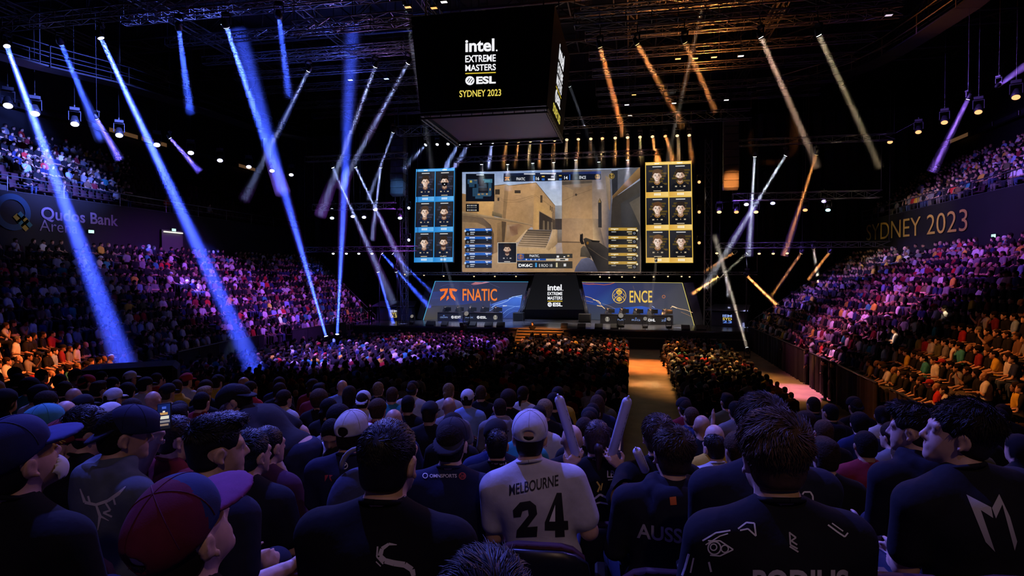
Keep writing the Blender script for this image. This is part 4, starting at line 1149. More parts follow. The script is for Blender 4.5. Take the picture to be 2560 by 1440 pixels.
def paint_left(c):
    P = [(1088, 703), (1321, 704.6), (1298, 795), (1058, 800)]
    c.poly(P, ['#31365a', '#2c2e3e', '#3a3e5a', '#3d3c40'], 0)
    c.poly([C5(430, 420), C5(1000, 380), C5(1500, 620), C5(1100, 690), C5(350, 720)], ['#33407e', '#2c3468', '#303a6c', '#34407c', '#3a3f62'], 1)
    c.poly([C5(1640, 690), C5(1900, 600), C5(2250, 520), C5(2330, 500), C5(2290, 760), C5(2150, 980), C5(1940, 990)], ['#3550a0', '#4466c8', '#4a78e0', '#5a86e6', '#3856b0', '#33427c', '#2e3a70'], 2)
    for pts, w, h in (([(1680, 760), (1760, 700), (1900, 660), (2020, 610), (2120, 530), (2330, 490)], 1.3, '#a8c8ff'), ([(1650, 820), (1760, 740), (1900, 700), (2080, 720), (2280, 740)], .8, '#7ea6f4'), ([(1900, 900), (2020, 800), (2180, 730), (2290, 720)], .7, '#86acf8'),
                      ([(1950, 960), (2060, 860), (2150, 820), (2250, 830)], .6, '#5a80dc'), ([(1700, 690), (1850, 640), (2000, 590)], .5, '#9fc0ff'), ([(1660, 640), (1660, 760), (1640, 830)], .5, '#6a8ee8'), ([(2050, 560), (2180, 520), (2320, 540)], 1.6, '#8db4ff'), ([(1920, 720), (2010, 712)], 2.0, '#cfd6ea')):
        c.stroke([C5(*q) for q in pts], w, h, 3)
    for pts, w, h in (([(600, 310), (760, 260), (900, 270)], .5, '#4a5696'), ([(1100, 230), (1250, 290), (1300, 400)], .5, '#454e80'), ([(1640, 240), (1850, 330)], .5, '#5a5c84'), ([(430, 560), (700, 540)], .8, '#39468c')): c.stroke([C5(*q) for q in pts], w, h, 3)
    c.poly([C5(1240, 258), C5(1340, 215), C5(1480, 222), C5(1560, 205), C5(1650, 215), C5(1500, 250), C5(1380, 270), C5(1300, 278)], ['#8c5a72', '#d07c7c', '#c98088', '#c0788a', '#a87c9c', '#8c6480', '#8c5c78', '#7c5470'], 3)
    c.poly([C5(340, 760), C5(620, 720), C5(520, 1000), C5(240, 1010)], ['#44445a', '#3c3c4c', '#48443e', '#4c483f'], 1)
    claw_mark(c, C5, '#f2732c', 5); c.text('FNATIC', 1070, 355, 1798, 612, '#ee7c34', 5, C5, bold=.012)
def paint_right(c):
    P = [(1454, 705), (1706, 707), (1736, 813), (1467, 799)]
    c.poly(P, ['#23306a', '#3f3f48', '#4a4a4a', '#3c414e'], 0)
    c.poly([C7(90, 160), C7(600, 170), C7(760, 420), C7(400, 520), C7(150, 480)], ['#25378a', '#2a3470', '#2c3058', '#33508c', '#2a3c84'], 1)
    c.poly([C7(480, 560), C7(1000, 520), C7(1420, 600), C7(1400, 720), C7(460, 720)], ['#2a4aa0', '#2c58c0', '#2c3a6c', '#262c48', '#283060'], 1)
    c.stroke([C7(90, 175), C7(200, 190), C7(310, 185), C7(430, 195), C7(520, 185), C7(590, 160)], 1.6, '#b0583c', 3); c.stroke([C7(150, 165), C7(280, 172)], 1.2, '#8a4a44', 3)
    for pts, w, h in (([(140, 370), (220, 390), (300, 430), (360, 480), (420, 540)], .9, '#e8b878'), ([(260, 420), (340, 440), (380, 480)], 1.4, '#ffdca0'), ([(320, 510), (400, 525), (440, 560)], 1.6, '#ffd28c'), ([(160, 440), (260, 460)], .6, '#b9a08a'), ([(400, 480), (520, 520), (600, 560)], .6, '#9c8a84'),
                      ([(1440, 550), (1480, 520), (1560, 555), (1680, 580), (1780, 620)], .9, '#ffc88c'), ([(1460, 520), (1540, 550)], 1.8, '#ffe0b4'), ([(1600, 610), (1700, 650), (1780, 690)], .6, '#b98a5c'), ([(1160, 520), (1200, 545)], 1.2, '#9ab4f4'), ([(870, 210), (890, 270)], .6, '#77604e')):
        c.stroke([C7(*q) for q in pts], w, h, 3)
    beast_mark(c, lambda x, y: C7(555 + x * 1.05, 248 + y * 1.0), '#e2b84e', 5)
    c.text('ENCE', 818, 283, 1163, 468, '#e8c057', 5, C7, bold=.012)
    c.ring(1338, 375, 22, 1.2, '#c0703c', 5, 12, C7)
wing('stage_screen', 'slanted stage screen of swirling blue with large orange team lettering', (1058, 800), (1298, 794), [(1088, 703), (1321, 704.6), (1298, 795), (1058, 800)], paint_left, ((1088, 703), (1058, 800)), '#4fc0f6', [(1069, 702), (1086, 703), (1056, 800), (1042, 796)])
wing('stage_screen', 'slanted stage screen of dark blue with large gold team lettering', (1735, 813), (1467, 800), [(1454, 705), (1706, 707), (1736, 813), (1467, 799)], paint_right, ((1706, 707), (1736, 813)), '#f4e27a', [(1708, 707), (1733, 706), (1761, 812), (1738, 813)])
at = lambda x, y: on_y(x, y, 55.5)
t = thing('centre_panel', 'tall black stage panel with a white and gold logo stack between the slanted screens', 'stage screen', on_y(1382, 790, 55.6))
keep(frame_behind(at, YN, [(1337, 683), (1440, 683), (1463, 774), (1312, 774)], 0.4, 0).build('casing', M_CASE), t)
c = Canvas(at, YN); c.poly([(1337, 683), (1440, 683), (1463, 774), (1312, 774)], ['#0d0d0f', '#0d0d0f', '#17171a', '#17171a'], 0)
logo_stack(c, 1369, 1406, (711, 726.5, 730, 738, 741, 749.5, 752, 754, 755.5, 767), 5.6)
keep(c.build('display', M_SCREEN), t)
keep(frame_behind(at, YN, [(1312, 774.5), (1463, 774.5), (1468, 796), (1306, 796)], 1.2, 0).build('plinth', mat('panel_grey', (0.05, 0.05, 0.052), 0.4)), t)
M_CHROME = mat('chrome_tube', (0.7, 0.7, 0.72), 0.12, 1.0)
for a, b, lab in (((1332, 684), (1300, 780), 'bundle of chrome tubes leaning between orange-lettered screen and black panel'), ((1445, 684), (1470, 780), 'bundle of chrome tubes leaning between black panel and gold-lettered screen')):
    t = thing('chrome_pillar', lab, 'pillar', on_y(b[0], 797, 55.0), group='chrome pillars on the stage')
    for k in range(3): keep(MB().tube([on_y(a[0] + k * 2.6 - 2.6, a[1], 55.0 - .12 * (k % 2)), on_y(b[0] + k * 3 - 3, b[1] + 16, 55.0 - .12 * (k % 2))], 0.09, 10).build('tube', M_CHROME, smooth=True), t)
def stage_box(px, py, y, w, h, name, label, cat, m=None, d=0.8):
    p = on_y(px, py, y); t = thing(name, label, cat, (p.x, y, ZD))
    MB().box((-w / 2, -d / 2, 0), (w / 2, d / 2, h), bev=0.04).build('cabinet', m or mat('speaker_box', (0.03, 0.03, 0.033), 0.6), t)
    MB().box((-w / 2 + .06, -d / 2 - .015, .06), (w / 2 - .06, -d / 2 + .01, h - .06)).build('grille', mat('speaker_grille', (0.012, 0.012, 0.013), 0.5, 0.4), t)
    return t
stage_box(1297, 795, 52.6, 0.95, 0.75, 'floor_speaker', 'low black speaker at the foot of the chrome tubes near the orange lettering', 'speaker')
stage_box(1462, 800, 52.0, 1.05, 0.75, 'floor_speaker', 'low black speaker at the foot of the chrome tubes near the gold lettering', 'speaker')
for i, (px, w) in enumerate(((1077, .7), (1112, .5), (1180, .7), (1222, .6), (1252, .6), (1411, .5), (1454, .6), (1497, .6), (1536, .6), (1714, .6), (1752, .7))):
    p = on_y(px, 818, 45.9); t = thing('stage_monitor', f'black wedge monitor on the stage lip, {ordinal(i + 1)} from the orange-lettered end', 'speaker', (p.x, 45.85, ZD), group='wedge monitors along the stage lip')
    MB().prism([(-.25, 0), (.25, 0), (.25, .12), (-.1, .38), (-.25, .38)], -w / 2, w / 2, Matrix(((0, 0, 1, 0), (-1, 0, 0, 0), (0, 1, 0, 0), (0, 0, 0, 1)))).build('cabinet', mat('speaker_box', (0.03, 0.03, 0.033), 0.6), t)
    MB().box((-w / 2 + .05, -.05, .02), (w / 2 - .05, .02, .10)).build('handle', M_BLKMETAL, t)

# ---- player desks, players, monitors
M_DESK = mat('desk_black', (0.018, 0.018, 0.022), 0.35)
M_CHAIR = mat('gaming_chair', (0.02, 0.02, 0.022), 0.5)
seatp = [figure_meshes(Pose(arms='knee', hair=h, lean=0.12, sw=0.2), 0.05, 0.026) for h in ('short', 'full')]
def desk(cx, y, w, label, side, marks, shirt, rot):
    t = thing('player_desk', label, 'desk', (cx, y, ZD + .005), (0, 0, rot))
    MB().box((-w / 2, -.05, 0), (w / 2, .0, .78)).build('front_panel', M_DESK, t)
    MB().box((-w / 2, -.08, .74), (w / 2, .85, .79), bev=.01).build('desk_top', M_DESK, t)
    for s in (-1, 1): MB().box((s * w / 2 - (.05 if s > 0 else 0), 0, 0), (s * w / 2 + (0 if s > 0 else .05), .8, .74)).build('leg_panel', M_DESK, t)
    mk = MB(); LAY = -.055
    cv = Canvas(lambda x, y: Vector((x, LAY, y)), YN)
    for i, (kind, body) in enumerate(marks):
        x = -w / 2 + w * (i + .5) / len(marks)
        up = lambda u, v: (x + u, .38 + v)
        if kind == 'esl':
            cv.poly([up(-.36 + .13 * math.cos(a), .13 * math.sin(a)) for a in np.linspace(0, 6.1, 16)], '#e8e8ee', 1)
            for k in (-.05, .02, .08): cv.poly([up(-.42 + k, -.08), up(-.39 + k, -.08), up(-.30 + k, .09), up(-.33 + k, .09)], '#14141a', 2)
            text_uv(cv.mb, body, lambda u, v, w_: Vector((x + u, LAY - .006, .38 + v)), -.18, -.11, .38, .11, srgb('#f0f0f4'), bold=.03)
        elif kind == 'ring':
            beast_mark(cv, lambda u, v: (x - .17 + u / 200 * .34, .38 + .2 - v / 230 * .4), '#c9c2b4', 1, .0019)
        else:
            text_uv(cv.mb, body, lambda u, v, w_: Vector((x + u, LAY - .006, .38 + v)), -.34, -.09, .34, .05, srgb('#7f96c8'), bold=.01)
            cv.poly([up(-.1, .10), up(.1, .10), up(0, .2)], '#5d7cc0', 1)
    cv.build('front_lettering', M_SCREEN, t)
    mw = t.matrix_world.copy(); R2 = Matrix.Translation(t.location) @ Matrix.Rotation(rot, 4, 'Z')
    for i in range(5):
        x = -w / 2 + w * (i + .5) / 5
        p = R2 @ Vector((x + .28, .45, .79))
        g = thing('desk_monitor', f'small monitor on the {side} desk, {ordinal(i + 1)} along from the orange-lettered end', 'monitor', p, (0, 0, rot), group=f'monitors on the {side} desk')
        MB().box((-.27, -.02, .10), (.27, .02, .44), bev=.008).build('casing', M_CASE, g); MB().box((-.12, -.09, 0), (.12, .09, .015)).box((-.02, -.02, 0), (.02, .02, .12)).build('stand', M_BLKMETAL, g)
        MB().box((-.25, .021, .12), (.25, .024, .42)).build('display', mat('monitor_glow', emit=(.25, .4, .9), strength=1.2), g)
        p = R2 @ Vector((x - .1, 1.25, 0))
        o = link('person', seatp[i % 2]['body']); o.location = p; o.rotation_euler = (0, 0, rot + PI); colour(o, SKINS[i % 3]); tag(o, f'player in {shirt[0]} jersey seated behind the {side} desk, {ordinal(i + 1)} from the orange-lettered end', 'person', f'players behind the {side} desk')
        for n_, c_ in (('shirt', shirt[1]), ('trousers', (.02, .02, .02)), ('hair', HAIRS[i % 3][1])):
            k = link(n_, seatp[i % 2][n_], o); colour(k, c_)
        hp = MB().tube([(-.095 * math.cos(a), 0, .115 * math.sin(a)) for a in np.linspace(0, PI, 9)], .012, 6)
        for s in (-1, 1): hp.lathe([(.03, -.02), (.045, -.015), (.045, .015), (.03, .02)], 10, Matrix.Translation((s * .092, 0, -.01)) @ Matrix.Rotation(PI / 2, 4, 'Y'))
        h = hp.build('headset', mat('headset_grey', (.35, .3, .2), .4), o); pz = Pose(arms='knee', lean=0.12, sw=.2); h.location = tuple(pz.hc)
        ch = thing('gaming_chair', f'black gaming chair at the {side} desk, {ordinal(i + 1)} from the orange-lettered end', 'chair', p + Vector((0, .0, 0)), (0, 0, rot + PI), group=f'gaming chairs at the {side} desk')
        MB().box((-.26, -.18, .36), (.26, .30, .41), bev=.02).build('seat', M_CHAIR, ch); MB().box((-.25, -.34, .42), (.25, -.26, 1.22), bev=.03).build('backrest', M_CHAIR, ch)
        MB().lathe([(.28, 0), (.28, .05), (.04, .08), (.04, .36)], 10).build('base', M_BLKMETAL, ch)
pL = on_z(1174, 804, ZD); pR = on_z(1590, 811, ZD)
desk(pL.x, pL.y, 5.7, 'long black player desk with white logos before the orange-lettered screen', 'orange-lettered', (('txt', 'CROWN'), ('esl', 'EDIT'), ('txt', 'PRIX'), ('esl', 'ESL'), ('ring', '')), ('black', (0.02, 0.02, 0.025)), 0.10)
desk(pR.x, pR.y, 5.9, 'long black player desk with white logos before the gold-lettered screen', 'gold-lettered', (('ring', ''), ('txt', 'PLAY'), ('txt', 'RIG'), ('esl', 'DHL'), ('txt', 'ZEN')), ('grey', (0.06, 0.06, 0.07)), -0.10)

# ---- booths at the ends of the stage
def booth(p, w, rot, label, letters, cols):
    t = thing('host_booth', label, 'booth', p, (0, 0, rot))
    M_B = mat('booth_panel', (0.10, 0.10, 0.16), 0.4)
    MB().box((-w / 2, 0, 0), (w / 2, 1.6, 1.15), bev=.03).build('cabinet', M_B, t)
    MB().add([(-w / 2 - .3, -.4, 1.25), (w / 2 + .3, -.4, 1.25), (w / 2 + .1, 1.9, 1.6), (-w / 2 - .1, 1.9, 1.6), (-w / 2 - .3, -.4, 1.33), (w / 2 + .3, -.4, 1.33), (w / 2 + .1, 1.9, 1.68), (-w / 2 - .1, 1.9, 1.68)], [(3, 2, 1, 0), (4, 5, 6, 7), (0, 1, 5, 4), (1, 2, 6, 5), (2, 3, 7, 6), (3, 0, 4, 7)]).build('counter_top', M_B, t)
    cv = MB(); 
    for k, (row, col) in enumerate(zip(letters, cols)): text_uv(cv, row, lambda u, v, w_: Vector((u, -.012, v)), -.35, .74 - k * .24, .35, .94 - k * .24, srgb(col), bold=.02)
    cv.build('front_lettering', M_SCREEN, t)
booth(on_z(985, 801, ZD) + Vector((0, 0, 0)), 3.2, 0.15, 'blue-lit host booth with slanted top beyond the orange-lettered screen', ('IEM', 'SYD', '23'), ('#cfd0e8', '#d8c060', '#d8c060'))
booth(on_z(1800, 817, ZD) + Vector((.6, .4, 0)), 2.6, -0.35, 'orange-lit host booth with slanted top beyond the gold-lettered screen', ('IEM', 'SYD', '23'), ('#8fa8e8', '#d8c060', '#5f86e0'))

# ------------------------------------------------------------------ the hanging cube
cb = thing('scoreboard_cube', 'huge black four-sided display cube hanging from the roof with logos', 'display cube', (-6.5, 29, 12.7))
zt, zb = 16.9, 12.7
lo4 = [(-9.40, 26, zb), (-3.62, 26, zb), (-3.62, 32, zb), (-9.40, 32, zb)]
hi4 = [(-9.72, 25.7, zt), (-3.24, 25.7, zt), (-3.24, 32.4, zt), (-9.72, 32.4, zt)]
M_LED = mat('led_black', (0.006, 0.006, 0.008), 0.45, spec=0.3)
keep(MB().add(lo4 + hi4, [(3, 2, 1, 0), (4, 5, 6, 7), (0, 1, 5, 4), (1, 2, 6, 5), (2, 3, 7, 6), (3, 0, 4, 7)]).build('casing', M_LED), cb)
keep(MB().box((-9.2, 26.25, zb - .04), (-3.82, 31.8, zb + .01)).build('underside', mat('cube_underside', (0.20, 0.18, 0.21), 0.6)), cb)
ru = MB()
for a, b in ((0, 1), (1, 2), (2, 3), (3, 0)):
    ru.tube([Vector(lo4[a]) + Vector((0, 0, -.1)), Vector(lo4[b]) + Vector((0, 0, -.1))], .07, 6); ru.tube([Vector(lo4[a]) + Vector((0, 0, -.28)), Vector(lo4[b]) + Vector((0, 0, -.28))], .04, 6)
    for k in range(13):
        p = Vector(lo4[a]).lerp(Vector(lo4[b]), k / 12); ru.tube([p + Vector((0, 0, -.1)), p + Vector((0, 0, -.28))], .02, 4)
keep(ru.build('bottom_rail', M_BLKMETAL), cb)
fn = (Vector(hi4[1]) - Vector(lo4[0])).cross(Vector(lo4[1]) - Vector(lo4[0])).normalized()
atC = lambda x, y: on_plane(x, y, lo4[0], fn)
c = Canvas(atC, fn, 0.006)
D2 = lambda x, y: (700 + x / 3.2, y / 3.2)
logo_stack(c, 1163.6, 1239.7, (99, 131, 139, 156.5, 162.5, 178.5, 183, 185.5, 191, 213.5), 11, slant=-.035, gold='#e2c63c')
c.text('SYDNEY 2023', 1149, 226.5, 1253, 243.5, '#ead65c', 4, bold=.012, slant=-.035)
keep(c.build('front_lettering', M_SCREEN), cb)
# the side face carries the same lines, seen at a slant
sn = Vector((1, 0, 0))
mb2 = MB()
def side(u, v, w_):                       # u along +Y in metres from the face middle, v height over the bottom
    t_ = v / (zt - zb); x = -3.62 + (-3.24 + 3.62) * t_ + 0.012
    return Vector((x, 29.1 + u, zb + v))
Wt, Gd = srgb('#f0f0f4'), srgb('#e2c63c')
text_uv(mb2, 'intel', side, -1.0, 2.75, .92, 3.5, Wt, bold=.028); text_uv(mb2, 'EXTREME', side, -1.0, 2.15, 1.0, 2.6, Wt, bold=.02); text_uv(mb2, 'MASTERS', side, -1.0, 1.6, 1.0, 2.05, Wt, bold=.02)
mb2.add([side(-1, 1.45, 0), side(1, 1.45, 0), side(1, 1.5, 0), side(-1, 1.5, 0)], [(0, 1, 2, 3)], 0, Gd)
text_uv(mb2, 'ESL', side, -.28, .9, 1.0, 1.32, Wt, bold=.04); mb2.add([side(-.68 + .3 * math.cos(2 * PI * k / 18), 1.11 + .3 * math.sin(2 * PI * k / 18), 0) for k in range(18)], [tuple(range(18))], 0, Wt)
for k in (-.14, 0, .14): mb2.add([side(-.84 + k, .9, 0) + Vector((.005, 0, 0)), side(-.78 + k, .9, 0) + Vector((.005, 0, 0)), side(-.52 + k, 1.32, 0) + Vector((.005, 0, 0)), side(-.58 + k, 1.32, 0) + Vector((.005, 0, 0))], [(0, 1, 2, 3)], 0, srgb('#08080a'))
text_uv(mb2, 'SYDNEY 2023', side, -1.35, .25, 1.35, .65, srgb('#ead65c'), bold=.012)
keep(mb2.build('side_lettering', M_SCREEN), cb)
ch = MB()
for x, y in ((-9.2, 26.2), (-3.8, 26.2), (-3.8, 31.8), (-9.2, 31.8)): ch.tube([(x, y, zt - .05), (x, y, 23.9)], .035, 5)
keep(ch.build('hanging_cable', M_STEEL), cb)

# ------------------------------------------------------------------ wall lettering and exit signs
t = thing('wall_sign', 'large arena name in pale letters on the dark side wall with a blue ring emblem', 'sign', on_x(190, 550, -33.1))
M_SIGN = mat('sign_vinyl', (0.26, 0.20, 0.33), 0.6); M_SIGNR = mat('sign_ring', (0.008, 0.05, 0.10), 0.6); M_SIGNY = mat('sign_yellow', (0.4, 0.30, 0.02), 0.6); M_SIGNG = mat('sign_green', (0.03, 0.16, 0.14), 0.6)
XW = -33.06
wl = lambda px, py: on_x(px, py, XW)
def wtext(body, p0, p1, h, m, name, bold):
    a, b = wl(*p0), wl(*p1); mbw = MB(); z0 = a.z
    text_uv(mbw, body, lambda u, v, w_: Vector((XW, a.y + (b.y - a.y) * u, z0 + h * v)), 0, 0, 1, 1, bold=bold); keep(mbw.build(name, m), t)
hq = (wl(103, 512) - wl(103, 549)).z
wtext('Qudos Bank', (103, 553), (295, 553), hq, M_SIGN, 'lettering', .02); wtext('Arena', (99, 577), (194, 577), (wl(100, 548) - wl(100, 577)).z, M_SIGN, 'lettering', -.005)
cc = wl(32, 530); ro, ri = (wl(32, 478) - wl(32, 570)).z / 2, (wl(32, 478) - wl(32, 570)).z / 2 * .68
ring_ = MB()
for k in range(36):
    a0, a1 = 2 * PI * k / 36, 2 * PI * (k + 1) / 36
    ring_.quad(*[Vector((XW, cc.y + r * math.cos(a) , cc.z + r * math.sin(a))) for r, a in ((ri, a0), (ro, a0), (ro, a1), (ri, a1))])
keep(ring_.build('ring_emblem', M_SIGNR), t)
for i, (px, py) in enumerate(((44, 545), (53, 556), (62, 567), (53, 540), (62, 550), (70, 560))):
    p = wl(px, py); q = .26; keep(MB().add([Vector((XW + .01, p.y + dy, p.z + dz)) for dy, dz in ((-q, .04), (0.04, -q), (q, -.04), (-.04, q))], [(0, 1, 2, 3)]).build('emblem_tile', M_SIGNY if i in (0, 2, 4) else M_SIGNG), t)
t = thing('wall_sign', 'large gold SYDNEY 2023 lettering on the dark side wall', 'sign', on_x(2290, 560, 19.2))
XR = 19.14
a, b = on_x(2166, 602, XR), on_x(2418, 577, XR); top_ = on_x(2418, 521, XR)
mbw = MB(); text_uv(mbw, 'SYDNEY 2023', lambda u, v, w_: Vector((XR - .1 * 0, a.y + (b.y - a.y) * u, b.z + (a.z - b.z) * (1 - u) + (top_.z - b.z) * v)), 0, 0, 1, 1, bold=-.005)
keep(mbw.build('lettering', mat('gold_vinyl', (0.55, 0.36, 0.07), 0.5)), t)
M_EXIT = mat('exit_glow', emit=(.45, 1.0, .75), strength=2.2); M_EXITG = mat('exit_green', emit=(.02, .35, .2), strength=1.0)
for px, py, X, sgn, lab in ((433, 575, -32.95, 1, 'small lit green exit sign above the bright doorway'), (226, 579, -32.95, 1, 'small lit green exit sign beside the arena name'), (2487, 590, 19.05, -1, 'small lit green exit sign beyond the gold lettering')):
    p = on_x(px, py, X); t = thing('exit_sign', lab, 'exit sign', p)
    MB().box((-.06, -.21, -.11), (.06, .21, .11)).build('housing', M_BLKMETAL, t); MB().box((.061 * sgn, -.19, -.09), (.067 * sgn, .19, .09)).build('panel', M_EXIT, t)
    m3 = MB(); text_uv(m3, 'EXIT', lambda u, v, w_: Vector((.07 * sgn, u * sgn, v)), -.15, -.055, .15, .055, bold=.01); m3.build('lettering', M_EXITG, t)
# lit doorway in the side wall
d0, d1 = on_x(405, 622, -32.9), on_x(457, 582, -32.9)
s = struct('door_1', MB().box((-33.0, d0.y, d0.z - 1), (-32.9, d1.y, d1.z + .1)), [mat('doorway_paint', (0.10, 0.10, 0.09), 0.7)])
lampd = thing('doorway_light', 'pale strip light under the lintel of the doorway', 'light', (-32.8, d0.y + 1.0, d1.z - .05)); MB().box((-.05, -.9, -.04), (.05, .9, .04)).build('tube', mat('strip_glow', emit=(1, .95, .8), strength=1.2), lampd)
# black drape behind the stage
dr = MB(); n_ = 240
for i in range(n_):
    f = lambda k: (-46 + 84 * k / n_, 62 + .22 * math.sin(k * 2.1) + .1 * math.sin(k * .7))
    (x0, y0), (x1, y1) = f(i), f(i + 1); dr.quad((x0, y0, 0), (x1, y1, 0), (x1, y1, 21), (x0, y0, 21))
tag(dr.build('stage_drape', M_BLACK), 'tall pleated black drape hanging behind the stage', 'curtain')
# ================================================================== roof rig, lamps and beams
TRUSSES = []
def truss(name, label, a, b, w=0.45, hang=True, group='lighting trusses', chord=0.03, bay=0.9, m=None):
    """square lattice truss from a to b"""
    a, b = Vector(a), Vector(b); L = (b - a).length; d = (b - a) / L
    TRUSSES.append((a, b, w)); t = thing(name, label, 'truss', (a + b) / 2, group=group)
    up = Vector((0, 0, 1)) if abs(d.z) < 0.9 else Vector((0, 1, 0)); s = d.cross(up).normalized(); u = s.cross(d).normalized()
    cs = [(s * i + u * j) * (w / 2) for i, j in ((-1, -1), (1, -1), (1, 1), (-1, 1))]
    for c_ in cs: keep(MB().tube([a + c_, b + c_], chord, 6).build('chord', m or M_ALU, smooth=True), t)
    br = MB(); n = max(2, int(L / bay))
    for k in range(n):
        p, q = a + d * (L * k / n), a + d * (L * (k + 1) / n)
        for f in range(4):
            c0, c1 = cs[f], cs[(f + 1) % 4]
            br.tube([p + c0, q + c1] if k % 2 else [p + c1, q + c0], chord * .55, 4, cap=False); br.tube([p + c0, p + c1], chord * .5, 4, cap=False)
    keep(br.build('lattice_bracing', m or M_ALU), t)
    if hang:
        m_ = max(2, int(L / 7))
        for k in (range(m_ + 1) if hang is True else (0, m_)):
            p = a + d * (L * k / m_); keep(MB().tube([p + up * w / 2, Vector((p.x, p.y, 23.95))], .018, 4, cap=False).build('hanging_cable', M_STEEL), t)
    return t
M_LBODY = mat('lamp_housing', (0.025, 0.025, 0.028), 0.45, 0.3)
def glow(col, s):
    if min(col) < .5 and col[0] > .9: s = min(s, 1.7)
    k = 'lens_glow_%d_%d_%d_%d' % (*[int(99 * c) for c in col], int(s * 10)); return mat(k, emit=col, strength=s)
HEADM, COUNT = {}, [0]
def lamp(label, pos, aim, col, lens_r=0.12, kind='moving head', shine=6.0, drop=0.55, group=None, up=False, body=True):
    """A stage lamp: its lens sits at pos and looks at aim."""
    pos, aim = Vector(pos), Vector(aim); d = (aim - pos).normalized()
    t = thing('stage_light', label, 'stage light', pos, group=group)
    Q = d.to_track_quat('-Z', 'Y').to_matrix().to_4x4()
    r = lens_r
    if ('h', r) not in HEADM:
        HEADM['h', r] = MB().lathe([(r * 1.08, 0.0), (r * 1.2, .02), (r * 1.2, r * 1.0), (r * 1.0, r * 1.6), (r * .85, r * 2.6), (r * .3, r * 3.0)], 14).mesh('housing', [M_LBODY], True)
        HEADM['y', r] = MB().box((-r * 1.5, -r * .35, r * .9), (-r * 1.3, r * .35, r * 3.6)).box((r * 1.3, -r * .35, r * .9), (r * 1.5, r * .35, r * 3.6)).box((-r * 1.5, -r * .35, r * 3.5), (r * 1.5, r * .35, r * 3.75)).mesh('yoke', [M_LBODY])
        HEADM['b', r] = MB().box((-r * 1.25, -r * 1.0, r * 3.75), (r * 1.25, r * 1.0, r * 4.7), bev=r * .1).box((-r * .15, -r * .15, r * 4.7), (r * .15, r * .15, r * 5.4)).mesh('base', [M_LBODY])
    h = link('housing', HEADM['h', r], t); h.matrix_local = Q
    M = Matrix.Translation(-d * 0.003) if False else Matrix.Identity(4)
    ln = MB().lathe([(r, -.012), (r * .8, -.02), (.001, -.024)], 14).build('lens', glow(col, shine), t); ln.matrix_local = Q
    if body:
        az = math.atan2(d.y, d.x) + PI / 2
        F = Matrix.Rotation(az, 4, 'Z') @ (Matrix.Scale(-1, 4, (0, 0, 1)) if up else Matrix.Identity(4))
        for n_, k in (('yoke', 'y'), ('base', 'b')):
            o = link(n_, HEADM[k, r], t); o.matrix_local = F
    if body and not up:
        top = pos + Vector((0, 0, r * 5.2)); best = None
        for a, b, w_ in TRUSSES:
            s_ = max(0, min(1, (top - a).dot(b - a) / (b - a).length_squared)); q = a.lerp(b, s_); dd = (q - top).length
            if dd < 2.2 and (best is None or dd < best[0]):
                x_ = (b - a).normalized(); up_ = Vector((0, 0, 1)) if abs(x_.z) < .9 else Vector((0, 1, 0)); sd_ = x_.cross(up_).normalized(); u_ = sd_.cross(x_)
                best = (dd, min((q + (sd_ * i + u_ * j) * (w_ / 2) for i in (-1, 1) for j in (-1, 1)), key=lambda v: (v - top).length))
        end = best[1] + (best[1] - top).normalized() * .05 if best else Vector((top.x, top.y, 23.95))
        MB().tube([top - pos - Vector((0, 0, r)), end - pos], .008 if not best else .02, 5).build('drop_pipe', M_LBODY, t)
    COUNT[0] += 1
    return t
BEAM_K = 3.2
def beam(t, pos, end, col, power, half, r0=0.10, density=0.12, reach=1.0, radius=0.045):
    """The lamp's own light and the haze it lights up along its path."""
    pos, end = Vector(pos), Vector(end); d = end - pos; L = d.length * reach; d.normalize()
    kinds = ('SPOT', 'AREA') if L > 13 or (pos.y > 30 and L > 3) else ('AREA',)
    for kd in kinds:
        ld = bpy.data.lights.new('lamp_light', kd); ld.color = col
        if kd == 'AREA':
            ld.shape = 'SQUARE'; ld.size = r0 * 1.5; ld.spread = R(half * 2)
            ld.energy = power / (4 * PI * PI) * PI * math.sin(R(half)) ** 2 * BEAM_K * (.35 if len(kinds) > 1 else 1)
        else: ld.energy, ld.spot_size, ld.spot_blend, ld.shadow_soft_size = power * .8, R(half * 2), 1.0, .03
        lo = bpy.data.objects.new('lamp_light', ld); COL.objects.link(lo); lo.parent = t
        lo.location = d * 0.06; lo.rotation_euler = d.to_track_quat('-Z', 'Y').to_euler()
    ta = math.tan(R(half)); n = 18
    prof = [(r0 * 1.1, -0.07), (r0 * 1.1 + ta * L * .5, -L * .5), (r0 * 1.1 + ta * L, -L)]
    b = MB().lathe(prof[::-1], n).build('light_beam', haze_mat('haze_%d' % int(density * 1000), density), t)
    b.matrix_local = d.to_track_quat('-Z', 'Y').to_matrix().to_4x4()
    return b
CB, CBW, CW, CWW, CO, CA, CP = (0.045, 0.095, 1.0), (0.36, 0.45, 1.0), (0.75, 0.82, 1.0), (1.0, 0.86, 0.68), (1.0, 0.36, 0.10), (1.0, 0.62, 0.28), (0.36, 0.16, 1.0)
LB, LW, LO, LA, LP = (0.62, 0.62, 1.0), (0.95, 0.97, 1.0), (1.0, 0.42, 0.16), (1.0, 0.66, 0.32), (0.55, 0.35, 1.0)
PW = 3.2
